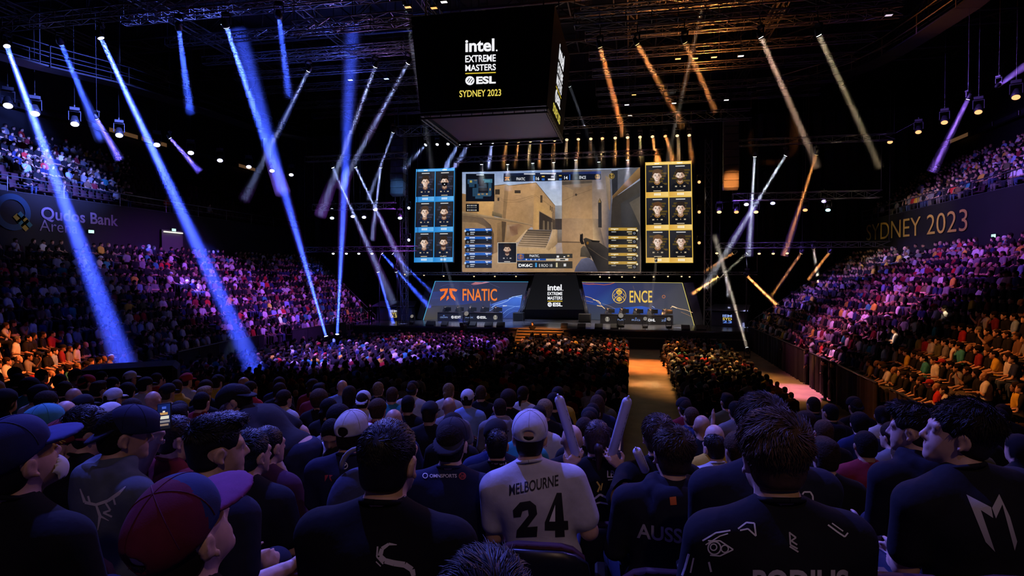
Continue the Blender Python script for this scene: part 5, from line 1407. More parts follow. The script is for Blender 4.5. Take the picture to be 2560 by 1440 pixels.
# ---- trusses (each one hangs on steel cables from the roof)
truss('lighting_truss', 'long truss above the upper side seats carrying six big blue lamps', (-30, 22, 16.5), (-11.5, 22, 16.5))
truss('lighting_truss', 'truss beyond the display cube carrying amber beam lamps', (-2.2, 23.6, 15.2), (9.5, 23.6, 15.2))
truss('lighting_truss', 'pale-lit truss reaching from the roof edge to the display cube', on_d(735, 72, 27), on_d(1030, 45, 26.5), w=.5)
truss('lighting_truss', 'truss behind the cube carrying three white beam lamps', (-20, 32, 18.0), (-9.8, 32, 18.0))
T1Y, T1Z = 41.0, 15.7
truss('lighting_truss', 'long truss over the stage edge carrying a row of small lamps', (-16.5, T1Y, T1Z), (7.5, T1Y, T1Z), w=.6)
truss('lighting_truss', 'thin truss right above the main screen carrying white downlights', (-15, 50.0, 15.3), (2.5, 50.0, 15.3), w=.4)
truss('lighting_truss', 'truss beside the blue banner carrying three white beam lamps', (-25.5, 44, 14.6), (-17, 44, 14.6), w=.4)
truss('lighting_truss', 'truss beyond the gold banner carrying white and orange beam lamps', (6.5, 44, 14.5), (17, 44, 14.5), w=.4)
truss('lighting_truss', 'middle truss beyond the gold banner carrying coloured wash lamps', (7.2, 46, 11.0), (17, 46, 11.0), w=.5)
truss('lighting_truss', 'middle truss beside the blue banner carrying blue-white wash lamps', (-26, 46, 11.0), (-18.8, 46, 11.0), w=.5)
truss('lighting_truss', 'low truss beside the blue banner carrying small white lamps', (-28, 48, 7.6), (-17.6, 48, 7.6), w=.4)
truss('lighting_truss', 'low truss beyond the gold banner carrying small amber lamps', (6.6, 48, 7.6), (18.3, 48, 7.6), w=.4)
truss('lighting_truss', 'thin low bar of lamps over the slanted stage screens', (-19, 49, 5.5), (9.5, 49, 5.5), w=.2, chord=.02, hang='ends')
for x, lab in ((-19.3, 'upright truss tower beside the blue banner'), (5.9, 'upright truss tower beside the gold banner')):
    truss('truss_tower', lab, (x, 49.2, 0.05), (x, 49.2, 16), w=.5, hang=False, group='truss towers')
for i, y in enumerate((6, 12, 18, 24, 30, 36, 42, 48)):
    t = truss('roof_truss', f'deep dark roof truss, {ordinal(i + 1)} from the camera end', (-51, y, 22.3), (41, y, 22.3), w=2.2, hang=False, group='roof trusses', chord=.10, bay=2.6, m=M_STEEL)
for i, x in enumerate((-34, -26, -18, -11, 0, 8, 16, 26)):
    t = truss('rigging_truss', f'dark rigging beam running towards the stage under the roof, {ordinal(i + 1)} across', (x, 2, 20.2), (x, 58, 20.2), w=.5, hang=True, group='rigging beams', chord=.05, bay=1.4, m=M_STEEL)
for i, y in enumerate((27, 30, 33, 36, 39, 43, 46)):
    truss('rigging_truss', f'lattice cross beam hung low over the floor, {ordinal(i + 1)} from the camera end', (-2.5, y, 18.3), (13, y, 18.3), w=.4, hang=True, group='cross beams', bay=.8, m=M_ALU)
    truss('rigging_truss', f'lattice cross beam hung low over the blue side, {ordinal(i + 1)} from the camera end', (-26, y, 18.6), (-10.5, y, 18.6), w=.4, hang=True, group='cross beams', bay=.8, m=M_ALU)
# curved catwalks under the roof
def catwalk(name, label, pts, lit):
    t = thing(name, label, 'catwalk', pts[len(pts) // 2])
    P = [Vector(p) for p in pts]
    deck, rail, post = MB(), MB(), MB()
    for i in range(len(P) - 1):
        d = (P[i + 1] - P[i]).normalized(); s_ = d.cross(Vector((0, 0, 1))).normalized() * .6
        a, b = P[i], P[i + 1]; z = Vector((0, 0, .08))
        deck.add([a - s_, b - s_, b + s_, a + s_, a - s_ + z, b - s_ + z, b + s_ + z, a + s_ + z], [(3, 2, 1, 0), (4, 5, 6, 7), (0, 1, 5, 4), (1, 2, 6, 5), (2, 3, 7, 6), (3, 0, 4, 7)])
        for sg in (-1, 1):
            for h in (.5, 1.05): rail.tube([a + s_ * sg + Vector((0, 0, h)), b + s_ * sg + Vector((0, 0, h))], .03, 5, cap=False)
            post.tube([a + s_ * sg, a + s_ * sg + Vector((0, 0, 1.05))], .025, 4, cap=False)
        keep(MB().tube([a, Vector((a.x, a.y, 23.9))], .03, 4, cap=False).build('hanging_rod', M_BLKMETAL), t)
    keep(deck.build('deck', M_BLKMETAL), t); keep(rail.build('handrail', lit), t); keep(post.build('post', lit), t)
M_CATRAIL = mat('catwalk_steel', (0.30, 0.24, 0.22), 0.45, 0.7)  # warm grey-brown steel for the catwalk rails
catwalk('catwalk', 'curved steel catwalk under the roof on the orange side', [on_d(1880, 240, 44), on_d(1960, 232, 42), on_d(2060, 205, 40), on_d(2150, 178, 37.5), on_d(2230, 140, 35), on_d(2320, 85, 32), on_d(2420, 20, 29), on_d(2560, -90, 26)], M_CATRAIL)
catwalk('catwalk', 'curved steel catwalk under the roof on the blue side', [on_d(-80, 120, 27), on_d(100, 170, 30), on_d(300, 215, 35), on_d(480, 270, 41), on_d(640, 325, 47), on_d(780, 352, 52)], M_BLKMETAL)
# ring of narrow dark panels between roof and balcony: glass fronts of the suites
def suite(path, off, z0, z1, name, label):
    t = thing(name, label, 'suite front', (0, 0, 0)); pts = row_pts(path, off)
    fr, gl = MB(), []
    for k in range(len(path) - 1):
        a, b = Vector((*pts[k], z0)), Vector((*pts[k + 1], z0)); n = max(1, int((b - a).length / 3))
        fr.tube([a, b], .07, 5); fr.tube([a + Vector((0, 0, z1 - z0)), b + Vector((0, 0, z1 - z0))], .07, 5)
        for i in range(n):
            p, q = a.lerp(b, i / n), a.lerp(b, (i + 1) / n); fr.tube([p, p + Vector((0, 0, z1 - z0))], .05, 5)
            e = (q - p) * .06; u = Vector((0, 0, z1 - z0)); gl.append((p + e, q - e, q - e + u * .95, p + e + u * .95))
    keep(fr.build('mullion', M_STEEL), t)
    for i, g in enumerate(gl):
        lit = (i * 7) % 5 in (1, 3)
        keep(MB().quad(g[0], g[1], g[2], g[3]).build('window_pane', mat('suite_lit', emit=(.9, .45, .2), strength=.10) if lit and 35 < g[0].y < 60 else mat('suite_glass', (.04, .04, .05), .12)), t)
suite(LEFT_PATH, 18.9, 16.9, 17.35, 'suite_front', 'row of glazed suite fronts high above the balcony on the blue side')
suite(RIGHT_PATH, 18.9, 16.9, 17.35, 'suite_front', 'row of glazed suite fronts high above the balcony on the orange side')

# ---- the six big blue lamps over the side seats
def mark(px, py, y): return on_y(px, py, y)
S_ = [(17, 115, 330, 965, 1.0, 1.9), (252, 95, 640, 930, 1.0, 1.8), (566, 68, 720, 520, .30, 2.0), (697, 42, 725, 260, .07, 1.9), (447, 72, 478, 300, .10, 1.9), (152, 108, 262, 370, .10, 2.0)]
for i, (a, b, c_, d, s, h) in enumerate(sorted(S_)):
    p = mark(a, b, 22.0); strong = s > .5
    e = on_z(c_, d, .9) if strong else on_d(c_, d, (p - CAMPOS).dot(CAMROT @ Vector((0, 0, -1))) + 6)
    t = lamp(f'big blue-white moving head on the truss above the side seats, {ordinal(i + 1)} along', p, e, LB, 0.125, shine=14 if strong else 5, group='big blue lamps')
    beam(t, p, e, CB if not strong else (0.045, 0.085, 1.0), 430000 * s * PW, h, reach=1.0 if strong else .9, density=.10)
# floor lamps firing up through the blue side, and one on the other side
for i, (a, b, c_, d, dep, s, h, col) in enumerate(((815, 841, 625, 180, 36, .30, 1.7, CB), (843, 836, 876, 170, 36, .30, 1.5, CB), (1868, 872, 1795, 620, 42, .035, 1.2, CWW))):
    p = on_d(a, b, (38.5, 39.5, 35)[i]); e = on_d(c_, d, dep)
    t = lamp(('blue floor lamp firing upwards at the edge of the floor crowd', 'second blue floor lamp firing upwards nearer the stage', 'white floor lamp firing upwards beside the curtained barrier')[i], p, e, LB if i < 2 else LW, .12, up=True, shine=10)
    beam(t, p, e, col, 1300000 * s * PW, h, density=.045, reach=1.15)
    st_ = MB().tube([p + Vector((0, 0, -.7)), (p.x, p.y, 0)], .05, 8).box((p.x - .3, p.y - .3, 0), (p.x + .3, p.y + .3, .04)); keep(st_.build('stand', M_BLKMETAL), t)
# white beam lamps behind the cube and by the banners
W_ = [(771, 177, 610, 500, 32, .020, 'white beam lamp on the truss behind the cube, outermost'), (938, 167, 800, 540, 32, .032, 'white beam lamp on the truss behind the cube, in the middle'), (1020, 158, 850, 470, 32, .026, 'white beam lamp on the truss behind the cube, beside the cube'),
      (983, 330, 920, 500, 40, .016, 'white beam lamp hung low near the end of the stage edge truss'), (832, 419, 985, 760, 44, .05, 'outer of three white beam lamps on the truss beside the blue banner'), (889, 418, 1020, 690, 44, .05, 'middle of three white beam lamps on the truss beside the blue banner'), (952, 418, 930, 600, 44, .04, 'inner of three white beam lamps on the truss beside the blue banner'),
      (1887, 391, 1872, 640, 44, .040, 'inner of two white beam lamps on the truss beyond the gold banner'), (1964, 389, 1760, 720, 44, .040, 'outer of two white beam lamps on the truss beyond the gold banner')]
for a, b, c_, d, y, s, lab in W_:
    p = mark(a, b, y); e = on_y(c_, d, y + 3)
    t = lamp(lab, p, e, LW, .12, shine=10); beam(t, p, e, CBW if a < 1500 else CW, 900000 * s * PW, 1.7, density=.10)
for a, b, c_, d, y, s, h, col, lc, lab in (
      (945, 680, 1003, 875, 47, .13, 2.2, CB, LB, 'bright blue lamp on a pole at the end of the stage'), (990, 679, 1010, 760, 47.2, .012, 2, CB, LW, 'white lamp on a pole beside the bright blue one'),
      (955, 634, 1075, 770, 48, .10, 2.4, CB, LB, 'blue beam lamp on the low truss, second from the blue banner'), (982, 634, 1080, 730, 48, .05, 2.0, CB, LB, 'blue beam lamp on the low truss, nearest the blue banner'),
      (1868, 690, 2010, 830, 47, .05, 2.0, CO, LO, 'bright orange lamp on a pole beyond the gold-lettered screen'), (1797, 690, 1730, 735, 48, .03, 2.0, CO, LO, 'orange lamp on the low bar beyond the gold-lettered screen'), (1815, 690, 1820, 740, 48, .004, 2, CW, LW, 'white lamp on the low bar beyond the gold-lettered screen'),
      (2041, 387, 1960, 640, 44, .030, 1.5, CO, LA, 'orange beam lamp on the truss beyond the gold banner'),
      (1500, 118, 1560, 340, 23.6, .010, 1.6, CO, LA, 'amber beam lamp nearest the cube on the truss beyond it'), (1593, 110, 1710, 320, 23.6, .011, 1.4, CO, LA, 'amber beam lamp second from the cube on the truss beyond it'), (1712, 106, 1790, 280, 23.6, .009, 1.3, CO, LA, 'amber beam lamp third from the cube on the truss beyond it'),
      (1902, 93, 2045, 420, 23.6, .012, 1.1, (1, .62, .42), LW, 'white beam lamp fourth from the cube on the truss beyond it'), (2047, 88, 2200, 420, 23.6, .008, 1.0, (.9, .7, .42), LW, 'pale beam lamp outermost on the truss beyond the cube'),
      (2420, 248, 2330, 430, 33, .012, 2.4, CP, LP, 'violet beam lamp under the roof beyond the gold lettering'), (2497, 212, 2570, 160, 32, .008, 2.0, CP, LP, 'violet beam lamp firing up under the roof edge'),
      (242, 297, 300, 400, 27, .035, 4.0, (.14, .10, 1), LB, 'small violet-blue lamp above the upper seats, first'), (425, 345, 500, 430, 33, .030, 4.0, (.16, .12, 1), LB, 'small violet-blue lamp above the upper seats, second'),
      (2003, 633, 1925, 745, 48, .02, 1.4, CO, LA, 'amber beam lamp slanting inwards from the low truss'), (2073, 632, 2020, 700, 48, .014, 1.4, CO, LA, 'amber beam lamp outermost on the low truss'), (2033, 621, 2044, 690, 48, .02, 1.3, CWW, LA, 'pale lamp pointing straight down from the low truss'),
      (1833, 633, 1760, 680, 48, .012, 1.4, CO, LA, 'amber beam lamp slanting towards the stage from the low truss'), (1868, 633, 1770, 720, 48, .006, 1.4, CWW, LW, 'white beam lamp slanting towards the stage from the low truss')):
    p = mark(a, b, y); e = on_y(c_, d, y + 1.5)
    t = lamp(lab, p, e, lc, .12 if y > 40 else .09, shine=9); roofy = 1490 < a and b < 150; beam(t, p, e, col, (1200000 if roofy else 1400000 if a > 1490 else 520000) * s * PW, h, density=.25 if roofy else .10)
    if 'pole' in lab: keep(MB().tube([p + Vector((0, .25, .2)), (p.x, p.y + .25, .02)], .045, 8).build('pole', M_BLKMETAL), t)
# tall pale beams crossing in front of the rig
for a, b, c_, d, y, h, s, lab in ((1758, 6, 1660, 440, 36, .9, .03, 'pale beam lamp high in the roof over the gold banner'), (1012, 12, 1085, 450, 30, .9, .018, 'pale beam lamp high in the roof beside the cube'), (1424, 215, 1500, 420, 38, .9, .010, 'pale beam lamp half hidden behind the cube')):
    p = mark(a, b, y); e = on_y(c_, d, y + 6); t = lamp(lab, p, e, LW, .09, shine=4); beam(t, p, e, CWW if a > 1500 else CW, 420000 * s * PW, h, density=.10)
for a, b, c_, d in ((1108, 640, 1156, 800), (1640, 655, 1622, 810)):
    p = mark(a, b, 49.3); e = on_y(c_, d, 50.3); t = lamp('narrow white beam lamp under the ' + ('blue' if a < 1300 else 'gold') + ' banner', p, e, LW, .08, shine=3); beam(t, p, e, CWW, 9000, 1.1, density=.12)

# ---- row of small lamps over the stage edge
X1 = [1064, 1093, 1120, 1148, 1174, 1202, 1231, 1267, 1296, 1326, 1354, 1386, 1417, 1446, 1477, 1506, 1538, 1569, 1600, 1631, 1663, 1693, 1723]
for i, x in enumerate(X1):
    y = 362 - (x - 1064) * 24 / 660
    cool = i < 7; p = mark(x, y, T1Y)
    lean = {0: -38, 3: -20, 4: -24, 20: 16, 19: 10}.get(i, 2)
    e = p + Vector((lean * .03, -1.5, -2.0))
    t = lamp(f"small {'white' if cool else 'amber'} lamp in the row over the stage edge, {ordinal(i + 1)} from the blue end", p, e, (LW if cool else LA) if i % 5 else ((.6, .7, 1) if cool else LO), .11, shine=8 if i not in (1, 2, 7) else 3, group='row of small lamps over the stage edge')
    s = {0: 1.2, 3: 1.6, 4: 1.2, 6: 1.4, 19: 1.8, 20: 1.4}.get(i, .55 if not cool else 0)
    if s: beam(t, p, e, CBW if cool else (CO if i % 3 else CA), 5500 * s * PW, 3.2, density=.10)
# ---- white downlights over the screen
for i, (x, y) in enumerate(((1204, 411), (1269, 411), (1332, 408), (1384, 406), (1439, 400), (1497, 405), (1569, 400))):
    p = mark(x, y, 50.0); e = p + Vector((0, .3, -2.2))
    t = lamp(f'small white downlight above the main screen, {ordinal(i + 1)} from the blue end', p, e, LW, .13, shine=8, group='downlights above the main screen'); beam(t, p, e, CW, 3200, 9, density=.12)
# ---- wash lamps: oval faces without beams
def washes(pts, y, lab, col, group, r=.2, aimz=0, x=None, shine=8):
    for i, q in enumerate(pts):
        p = on_x(q[0], q[1], x) if x is not None else on_y(q[0], q[1], y); cc = q[2] if len(q) > 2 else col
        e = p + (CAMPOS - p).normalized() * 3 + Vector((0, 0, -4 + aimz)); e.y = max(e.y, 1)
        lamp(f'{lab}, {ordinal(i + 1)} from the camera end' if x is not None else f'{lab}, {ordinal(i + 1)} along', p, e, cc, r, 'wash', shine, group=group)
washes([(20, 264), (88, 284), (187, 310), (298, 338), (392, 362), (477, 382), (550, 401), (622, 417), (680, 427), (728, 437)], 0, 'round blue-white wash lamp in the ring above the balcony', LB, 'ring of blue-white wash lamps', .19, x=-30.0)
washes([(2540, 243), (2446, 280), (2361, 306), (2296, 330), (2225, 355)], 0, 'round orange wash lamp in the ring above the balcony', LO, 'ring of orange wash lamps', .17, x=18.0, shine=5)
washes([(830, 524, LB), (830, 545, (.6, .9, 1)), (882, 541, LB), (910, 543, LB), (938, 524, LB), (1000, 545, (.6, .9, 1))], 46, 'wash lamp on the middle truss beside the blue banner', LB, 'wash lamps on the blue middle truss', .16)
washes([(1798, 530, LA), (1841, 530, LO), (1866, 511, (.8, .75, 1)), (1890, 530, LA), (1932, 508, (.4, .4, 1)), (2013, 525, LO), (2060, 503, (.5, .35, 1)), (2070, 525, (.3, .7, .75))], 46, 'coloured wash lamp on the middle truss beyond the gold banner', LA, 'wash lamps on the orange middle truss', .16, shine=5)
washes([(833, 634), (866, 634), (897, 634), (930, 634)], 48, 'small white lamp on the low truss beside the blue banner', LW, 'small lamps on the blue low truss', .11, shine=5)
washes([(1792, 633), (1898, 634), (1933, 634), (1968, 633)], 48, 'small amber lamp on the low truss beyond the gold banner', LA, 'small lamps on the orange low truss', .11, shine=5)
washes([(1012, 686), (1060, 688), (1109, 690), (1185, 691), (1237, 691), (1290, 691), (1500, 692), (1523, 694), (1555, 692), (1586, 693), (1634, 692), (1670, 691), (1704, 691), (1724, 692)], 49, 'tiny lamp on the bar over the slanted stage screens', LA, 'tiny lamps over the stage screens', .07, shine=5)
for x, cc, ys_ in ((5.9, LO, (455, 530, 607)), (-19.3, LB, (520, 600))):
    for i, y_ in enumerate(ys_):
        p = mark(1748 if x > 0 else 1022, y_, 48.85); lamp(f"small {'orange' if x > 0 else 'blue'} lamp on the truss tower, {ordinal(i + 1)} from its top", p, p + Vector((0, -3, -1)), cc, .12, shine=6, group='lamps on the towers')
# ---- small lit panels among the roof steel
for i, (px, py, y, c_) in enumerate(((876, 200, 36, (.5, .65, 1)), (966, 197, 36, (.4, .6, 1)), (1110, 5, 27, (1, .9, .9)), (1020, 18, 27, (1, .45, .15)), (1085, 20, 27, (1, .4, .1)), (1695, 147, 34, (1, .5, .15)), (1738, 146, 34, (1, .5, .15)), (1785, 143, 34, (1, .55, .2)), (1852, 140, 34, (1, .92, .86)), (1816, 250, 42, (.95, .95, 1)), (1567, 262, 42, (1, 1, 1)), (1685, 258, 42, (1, .95, .9)), (1575, 289, 42, (1, .8, .6)), (2222, 38, 30, (.25, .2, .25)), (1585, 237, 42, (1, .5, .15)), (562, 62, 24, (.5, .6, 1)))):
    p = mark(px, py, y); t = thing('work_light', f'small flat work light among the roof steel, {ordinal(i + 1)}', 'work light', p, group='small lights among the roof steel')
    MB().box((-.16, -.1, .0), (.16, .1, .10)).build('housing', M_LBODY, t); MB().box((-.14, -.09, -.012), (.14, .09, -.002)).build('panel', glow(c_, 3.0), t); MB().tube([(0, 0, .1), (0, 0, 23.97 - p.z)], .015, 4).build('stem', M_STEEL, t)

# ---- hung speaker columns
def line_array(px0, px1, ytop, ybot, y, n, label, m):
    a, b = on_y((px0 + px1) / 2, ytop, y), on_y((px0 + px1) / 2, ybot, y); w = (on_y(px1, ybot, y) - on_y(px0, ybot, y)).length
    t = thing('line_array', label, 'speaker', a); h = (a.z - b.z) / n
    for i in range(n):
        tilt = -.35 * (i / n) ** 2; Mx = Matrix.Translation((0, -.5 * (i / n) ** 2 * .4, -h * (i + .5))) @ Matrix.Rotation(tilt, 4, 'X')
        s_ = MB().box((-w / 2, -.3, -h * .47), (w / 2, .3, h * .47), 0, Mx, .02).build('speaker_cabinet', m, t)
        g = MB().box((-w / 2 + .05, -.315, -h * .4), (-.04, -.29, h * .4), 0, Mx).box((.04, -.315, -h * .4), (w / 2 - .05, -.29, h * .4), 0, Mx).build('grille', m); g.parent = s_
    MB().tube([(0, 0, 0), (0, 0, 23.9 - a.z)], .03, 5).box((-w / 2, -.2, 0), (w / 2, .2, .12)).build('hanging_frame', M_BLKMETAL, t)
M_SPK = mat('speaker_paint', (0.03, 0.03, 0.033), 0.6)
line_array(980, 1012, 330, 490, 44.5, 9, 'long hung speaker column beside the blue banner', M_SPK)
line_array(1808, 1846, 298, 474, 43.5, 9, 'long hung speaker column beyond the gold banner', M_SPK)
spot('array_warm', tuple(on_y(1760, 520, 36)), tuple(on_y(1827, 455, 43)), ORANGE, 60000, 9, .4)
spot('array_blue', tuple(on_y(1040, 520, 36)), tuple(on_y(996, 470, 44)), (.15, .4, 1), 16000, 8, .5)
# warm and cool light thrown up into the roof steel, and a pale wash under the cube
spot('roof_warm', (4, 37, 12.5), (4, 33, 22), ORANGE, 9000, 110, .9); spot('roof_cool', (-19, 36, 12.5), (-20, 32, 22), BLUE, 4200, 110, .9); spot('roof_violet', (-14, 36, 13), (-16, 25, 22), (.6, .3, 1), 900, 90, .9)
spot('catwalk_warm', (10, 34, 12), (17, 32, 20), ORANGE, 3500, 60, .9); spot('cube_under', (-6, 40, 6), (-6.5, 29, 12.7), (.7, .65, .9), 380, 40, .9)
# stage lit from above
spot('stage_blue', (-12, 44, 14), (-13, 51, 1.3), (.5, .6, 1), 14000, 50, .8); spot('stage_warm', (0, 44, 14), (0, 51, 1.3), (1, .8, .6), 12000, 50, .8); spot('steps_warm', (-4, 38, 10), (-6.8, 44.6, .6), ORANGE, 24000, 24, .8)
print('lamps', COUNT[0])
# ================================================================== the people close to the camera, one by one
from mathutils.geometry import tessellate_polygon
def tufts(pose, base_v, base_q, n, L=0.03, lift=0.3, seed=1, r=0.0019, swirl=0.5, front=1.0):
    """short locks of hair growing away from the crown, rooted on the hair's own surface"""
    g = np.random.default_rng(seed); q = pose.head; st = pose.hair
    tree = BVHTree.FromPolygons(base_v.tolist(), base_q.tolist())
    d = g.normal(size=(n * 3, 3)); d /= np.linalg.norm(d, axis=1)[:, None]
    C = np.array((0, -0.018, 0.026)); Cw = Vector(pose.h(*C)); P, N = [], []
    for k in range(len(d)):
        if len(P) >= n: break
        if d[k][1] > .45 and d[k][2] < .35 or d[k][2] < -.85: continue
        dw = Vector(pose.H @ d[k]); h, nn, _, _ = tree.ray_cast(Cw + dw * .4, -dw)
        if h is None or (h - Cw).length < .07: continue
        P.append(pose.H.T @ (np.array(h) - pose.hc) / q); N.append(pose.H.T @ np.array(nn))
    P, N = np.array(P), np.array(N); n = len(P)
    w = np.array((0.012, -0.085, 0.10)); f = P - w; f[:, 2] -= 1.6 * np.maximum(0, 0.05 - P[:, 2]); f[:, 1] += front * 0.03 * (P[:, 2] > 0.08)
    f += np.cross(N, f) * swirl
    f -= N * (f * N).sum(1)[:, None]; f /= np.linalg.norm(f, axis=1)[:, None] + 1e-6
    for s_ in range(3):                                     # locks that lie together in clumps
        k = g.normal(size=3) * (38 + 30 * s_); ph = g.uniform(0, 6.28)
        f += np.cross(N, f) * (np.sin(P @ k + ph) * 0.45)[:, None]
    f += g.normal(size=(n, 3)) * 0.12
    top = np.clip((P[:, 2] + 0.06) / 0.13, 0.16, 1)
    if st == 'quiff': top = top * np.where(P[:, 2] > 0.06, 1.25, 0.35)
    clump = 0.5 + 0.5 * np.sin(P @ (g.normal(size=3) * 60) + 1) * np.sin(P @ (g.normal(size=3) * 50))
    ln = L * top * g.uniform(0.7, 1.25, n); lf = lift * top * (0.35 + 0.8 * clump) * g.uniform(0.7, 1.2, n)
    s = np.array((0, 0.4, 0.75, 1.0)); rad = np.array((1, 0.95, 0.7, 0.15)) * r
    ctr = P[:, None, :] - N[:, None, :] * 0.002 + f[:, None, :] * (ln[:, None] * s)[:, :, None] + N[:, None, :] * (ln[:, None] * lf[:, None] * (s * (1.5 - 1.0 * s)))[:, :, None]
    b = np.cross(f, N); b /= np.linalg.norm(b, axis=1)[:, None] + 1e-6
    ang = np.array((0, 2.094, 4.189))
    ring = ctr[:, :, None, :] + (np.cos(ang)[None, None, :, None] * b[:, None, None, :] * 2.0 + np.sin(ang)[None, None, :, None] * N[:, None, None, :]) * (rad[None, :, None, None] * g.uniform(0.7, 1.4, n)[:, None, None, None])
    V = ring.reshape(-1, 3) * q
    base = (np.arange(n) * 12)[:, None, None, None]
    i = np.arange(3)[None, :, None, None] * 3; k = np.arange(3)[None, None, :, None]
    Q = np.concatenate([base + i + k, base + i + (k + 1) % 3, base + i + 3 + (k + 1) % 3, base + i + 3 + k], 3).reshape(-1, 4)
    return V @ pose.H.T + pose.hc, Q
def pose_cap_cut(pose, F):
    F.plane(pose.h(0, 0, .03), pose.H @ np.array((0, 0, 1.0)), 0, 'i')            # only what shows under a cap
def add_to(me_v, me_q, V, Q):
    return np.concatenate([me_v, V]), np.concatenate([me_q, Q + len(me_v)])
M_HAIRNEAR = mat('hair_near', (0.02, 0.014, 0.01), 0.5, objcol=True, var=0.35, scale=40, spec=0.3)
def bvh_world(o):
    M = o.matrix_world if o.parent is None else Matrix.Translation(o.parent.location) @ o.parent.rotation_euler.to_matrix().to_4x4()
    me = o.data
    return BVHTree.FromPolygons([M @ v.co for v in me.vertices], [tuple(p.vertices) for p in me.polygons]), M
def decal(person_o, target, shapes, name, color, off=0.003, edge=7.0):
    """Print lying on the cloth: flat shapes in picture pixels, laid on the garment's own surface."""
    tree, M = bvh_world(target)
    Mi = M.inverted(); V, T = [], []
    for pts, faces in shapes:
        tris = []
        for fc in faces:
            if len(fc) == 3: tris.append([pts[i] for i in fc])
            else:
                loop = [Vector((pts[i][0], pts[i][1], 0)) for i in fc]
                tris += [[(loop[i].x, loop[i].y) for i in t_] for t_ in tessellate_polygon([loop])]
        for A_, B_, C_ in tris:
            A_, B_, C_ = np.array(A_), np.array(B_), np.array(C_)
            n = max(1, int(math.ceil(max(np.linalg.norm(A_ - B_), np.linalg.norm(B_ - C_), np.linalg.norm(A_ - C_)) / edge)))
            ids = {}
            for i in range(n + 1):
                for j in range(n + 1 - i):
                    p = A_ + (B_ - A_) * i / n + (C_ - A_) * j / n; d = ray(p[0], p[1]); hit, nrm, _i, dist = tree.ray_cast(CAMPOS, d)
                    if hit is None: continue
                    ids[i, j] = len(V); V.append(Mi @ (hit - d * off))
            for i in range(n):
                for j in range(n - i):
                    for q in (((i, j), (i + 1, j), (i, j + 1)), ((i + 1, j), (i + 1, j + 1), (i, j + 1))):
                        if all(k in ids for k in q):
                            w_ = [ids[k] for k in q]
                            if max((V[w_[0]] - V[w_[1]]).length, (V[w_[1]] - V[w_[2]]).length) < .08: T.append(w_)
    me = bpy.data.meshes.new(name); me.from_pydata(V, [], T); me.update()
    me.materials.append(color)
    o = link(name, me, target)
    return o
def T_(body, x0, y0, x1, y1, slant=0.0, bold=0.0, arc=0.0):
    v, f = text_geo(body, bold)
    pts = []
    for a, b in v:
        x = x0 + a * (x1 - x0); y = y1 + (y0 - y1) * b + (x - x0) * slant + arc * 4 * (a - .5) ** 2
        pts.append((x, y))
    return pts, f
def P_(*pts): return list(pts), [tuple(range(len(pts)))]
def S_(pts, w):
    out, f = [], []
    for i in range(len(pts) - 1):
        (x0, y0), (x1, y1) = pts[i], pts[i + 1]; L = max(math.hypot(x1 - x0, y1 - y0), 1e-6); wa = w if not isinstance(w, (list, tuple)) else w[i]; wb = w if not isinstance(w, (list, tuple)) else w[i + 1]
        nx, ny = -(y1 - y0) / L / 2, (x1 - x0) / L / 2; b = len(out)
        out += [(x0 + nx * wa, y0 + ny * wa), (x1 + nx * wb, y1 + ny * wb), (x1 - nx * wb, y1 - ny * wb), (x0 - nx * wa, y0 - ny * wa)]; f.append((b, b + 1, b + 2, b + 3))
    return out, f
def O_(cx, cy, r, w, n=18): return S_([(cx + r * math.cos(2 * PI * k / n), cy + r * math.sin(2 * PI * k / n)) for k in range(n + 1)], w)
M_PW = mat('print_white', (0.78, 0.78, 0.78), 0.7); M_PG = mat('print_grey', (0.50, 0.48, 0.47), 0.7); M_PB = mat('print_black', (0.012, 0.012, 0.014), 0.7); M_PR = mat('print_red', (0.45, 0.05, 0.06), 0.7); M_PO = mat('print_orange', (0.75, 0.16, 0.03), 0.7); M_PY = mat('print_yellow', (0.62, 0.42, 0.05), 0.7); M_PT = mat('piping_teal', (0.03, 0.45, 0.5), 0.6)
M_SEATP = mat('seat_plastic', (0.012, 0.012, 0.015), 0.35); M_SEATC = mat('seat_cloth', (0.045, 0.005, 0.008), 0.8, var=.2, scale=30)
SEAT_MESH = {}
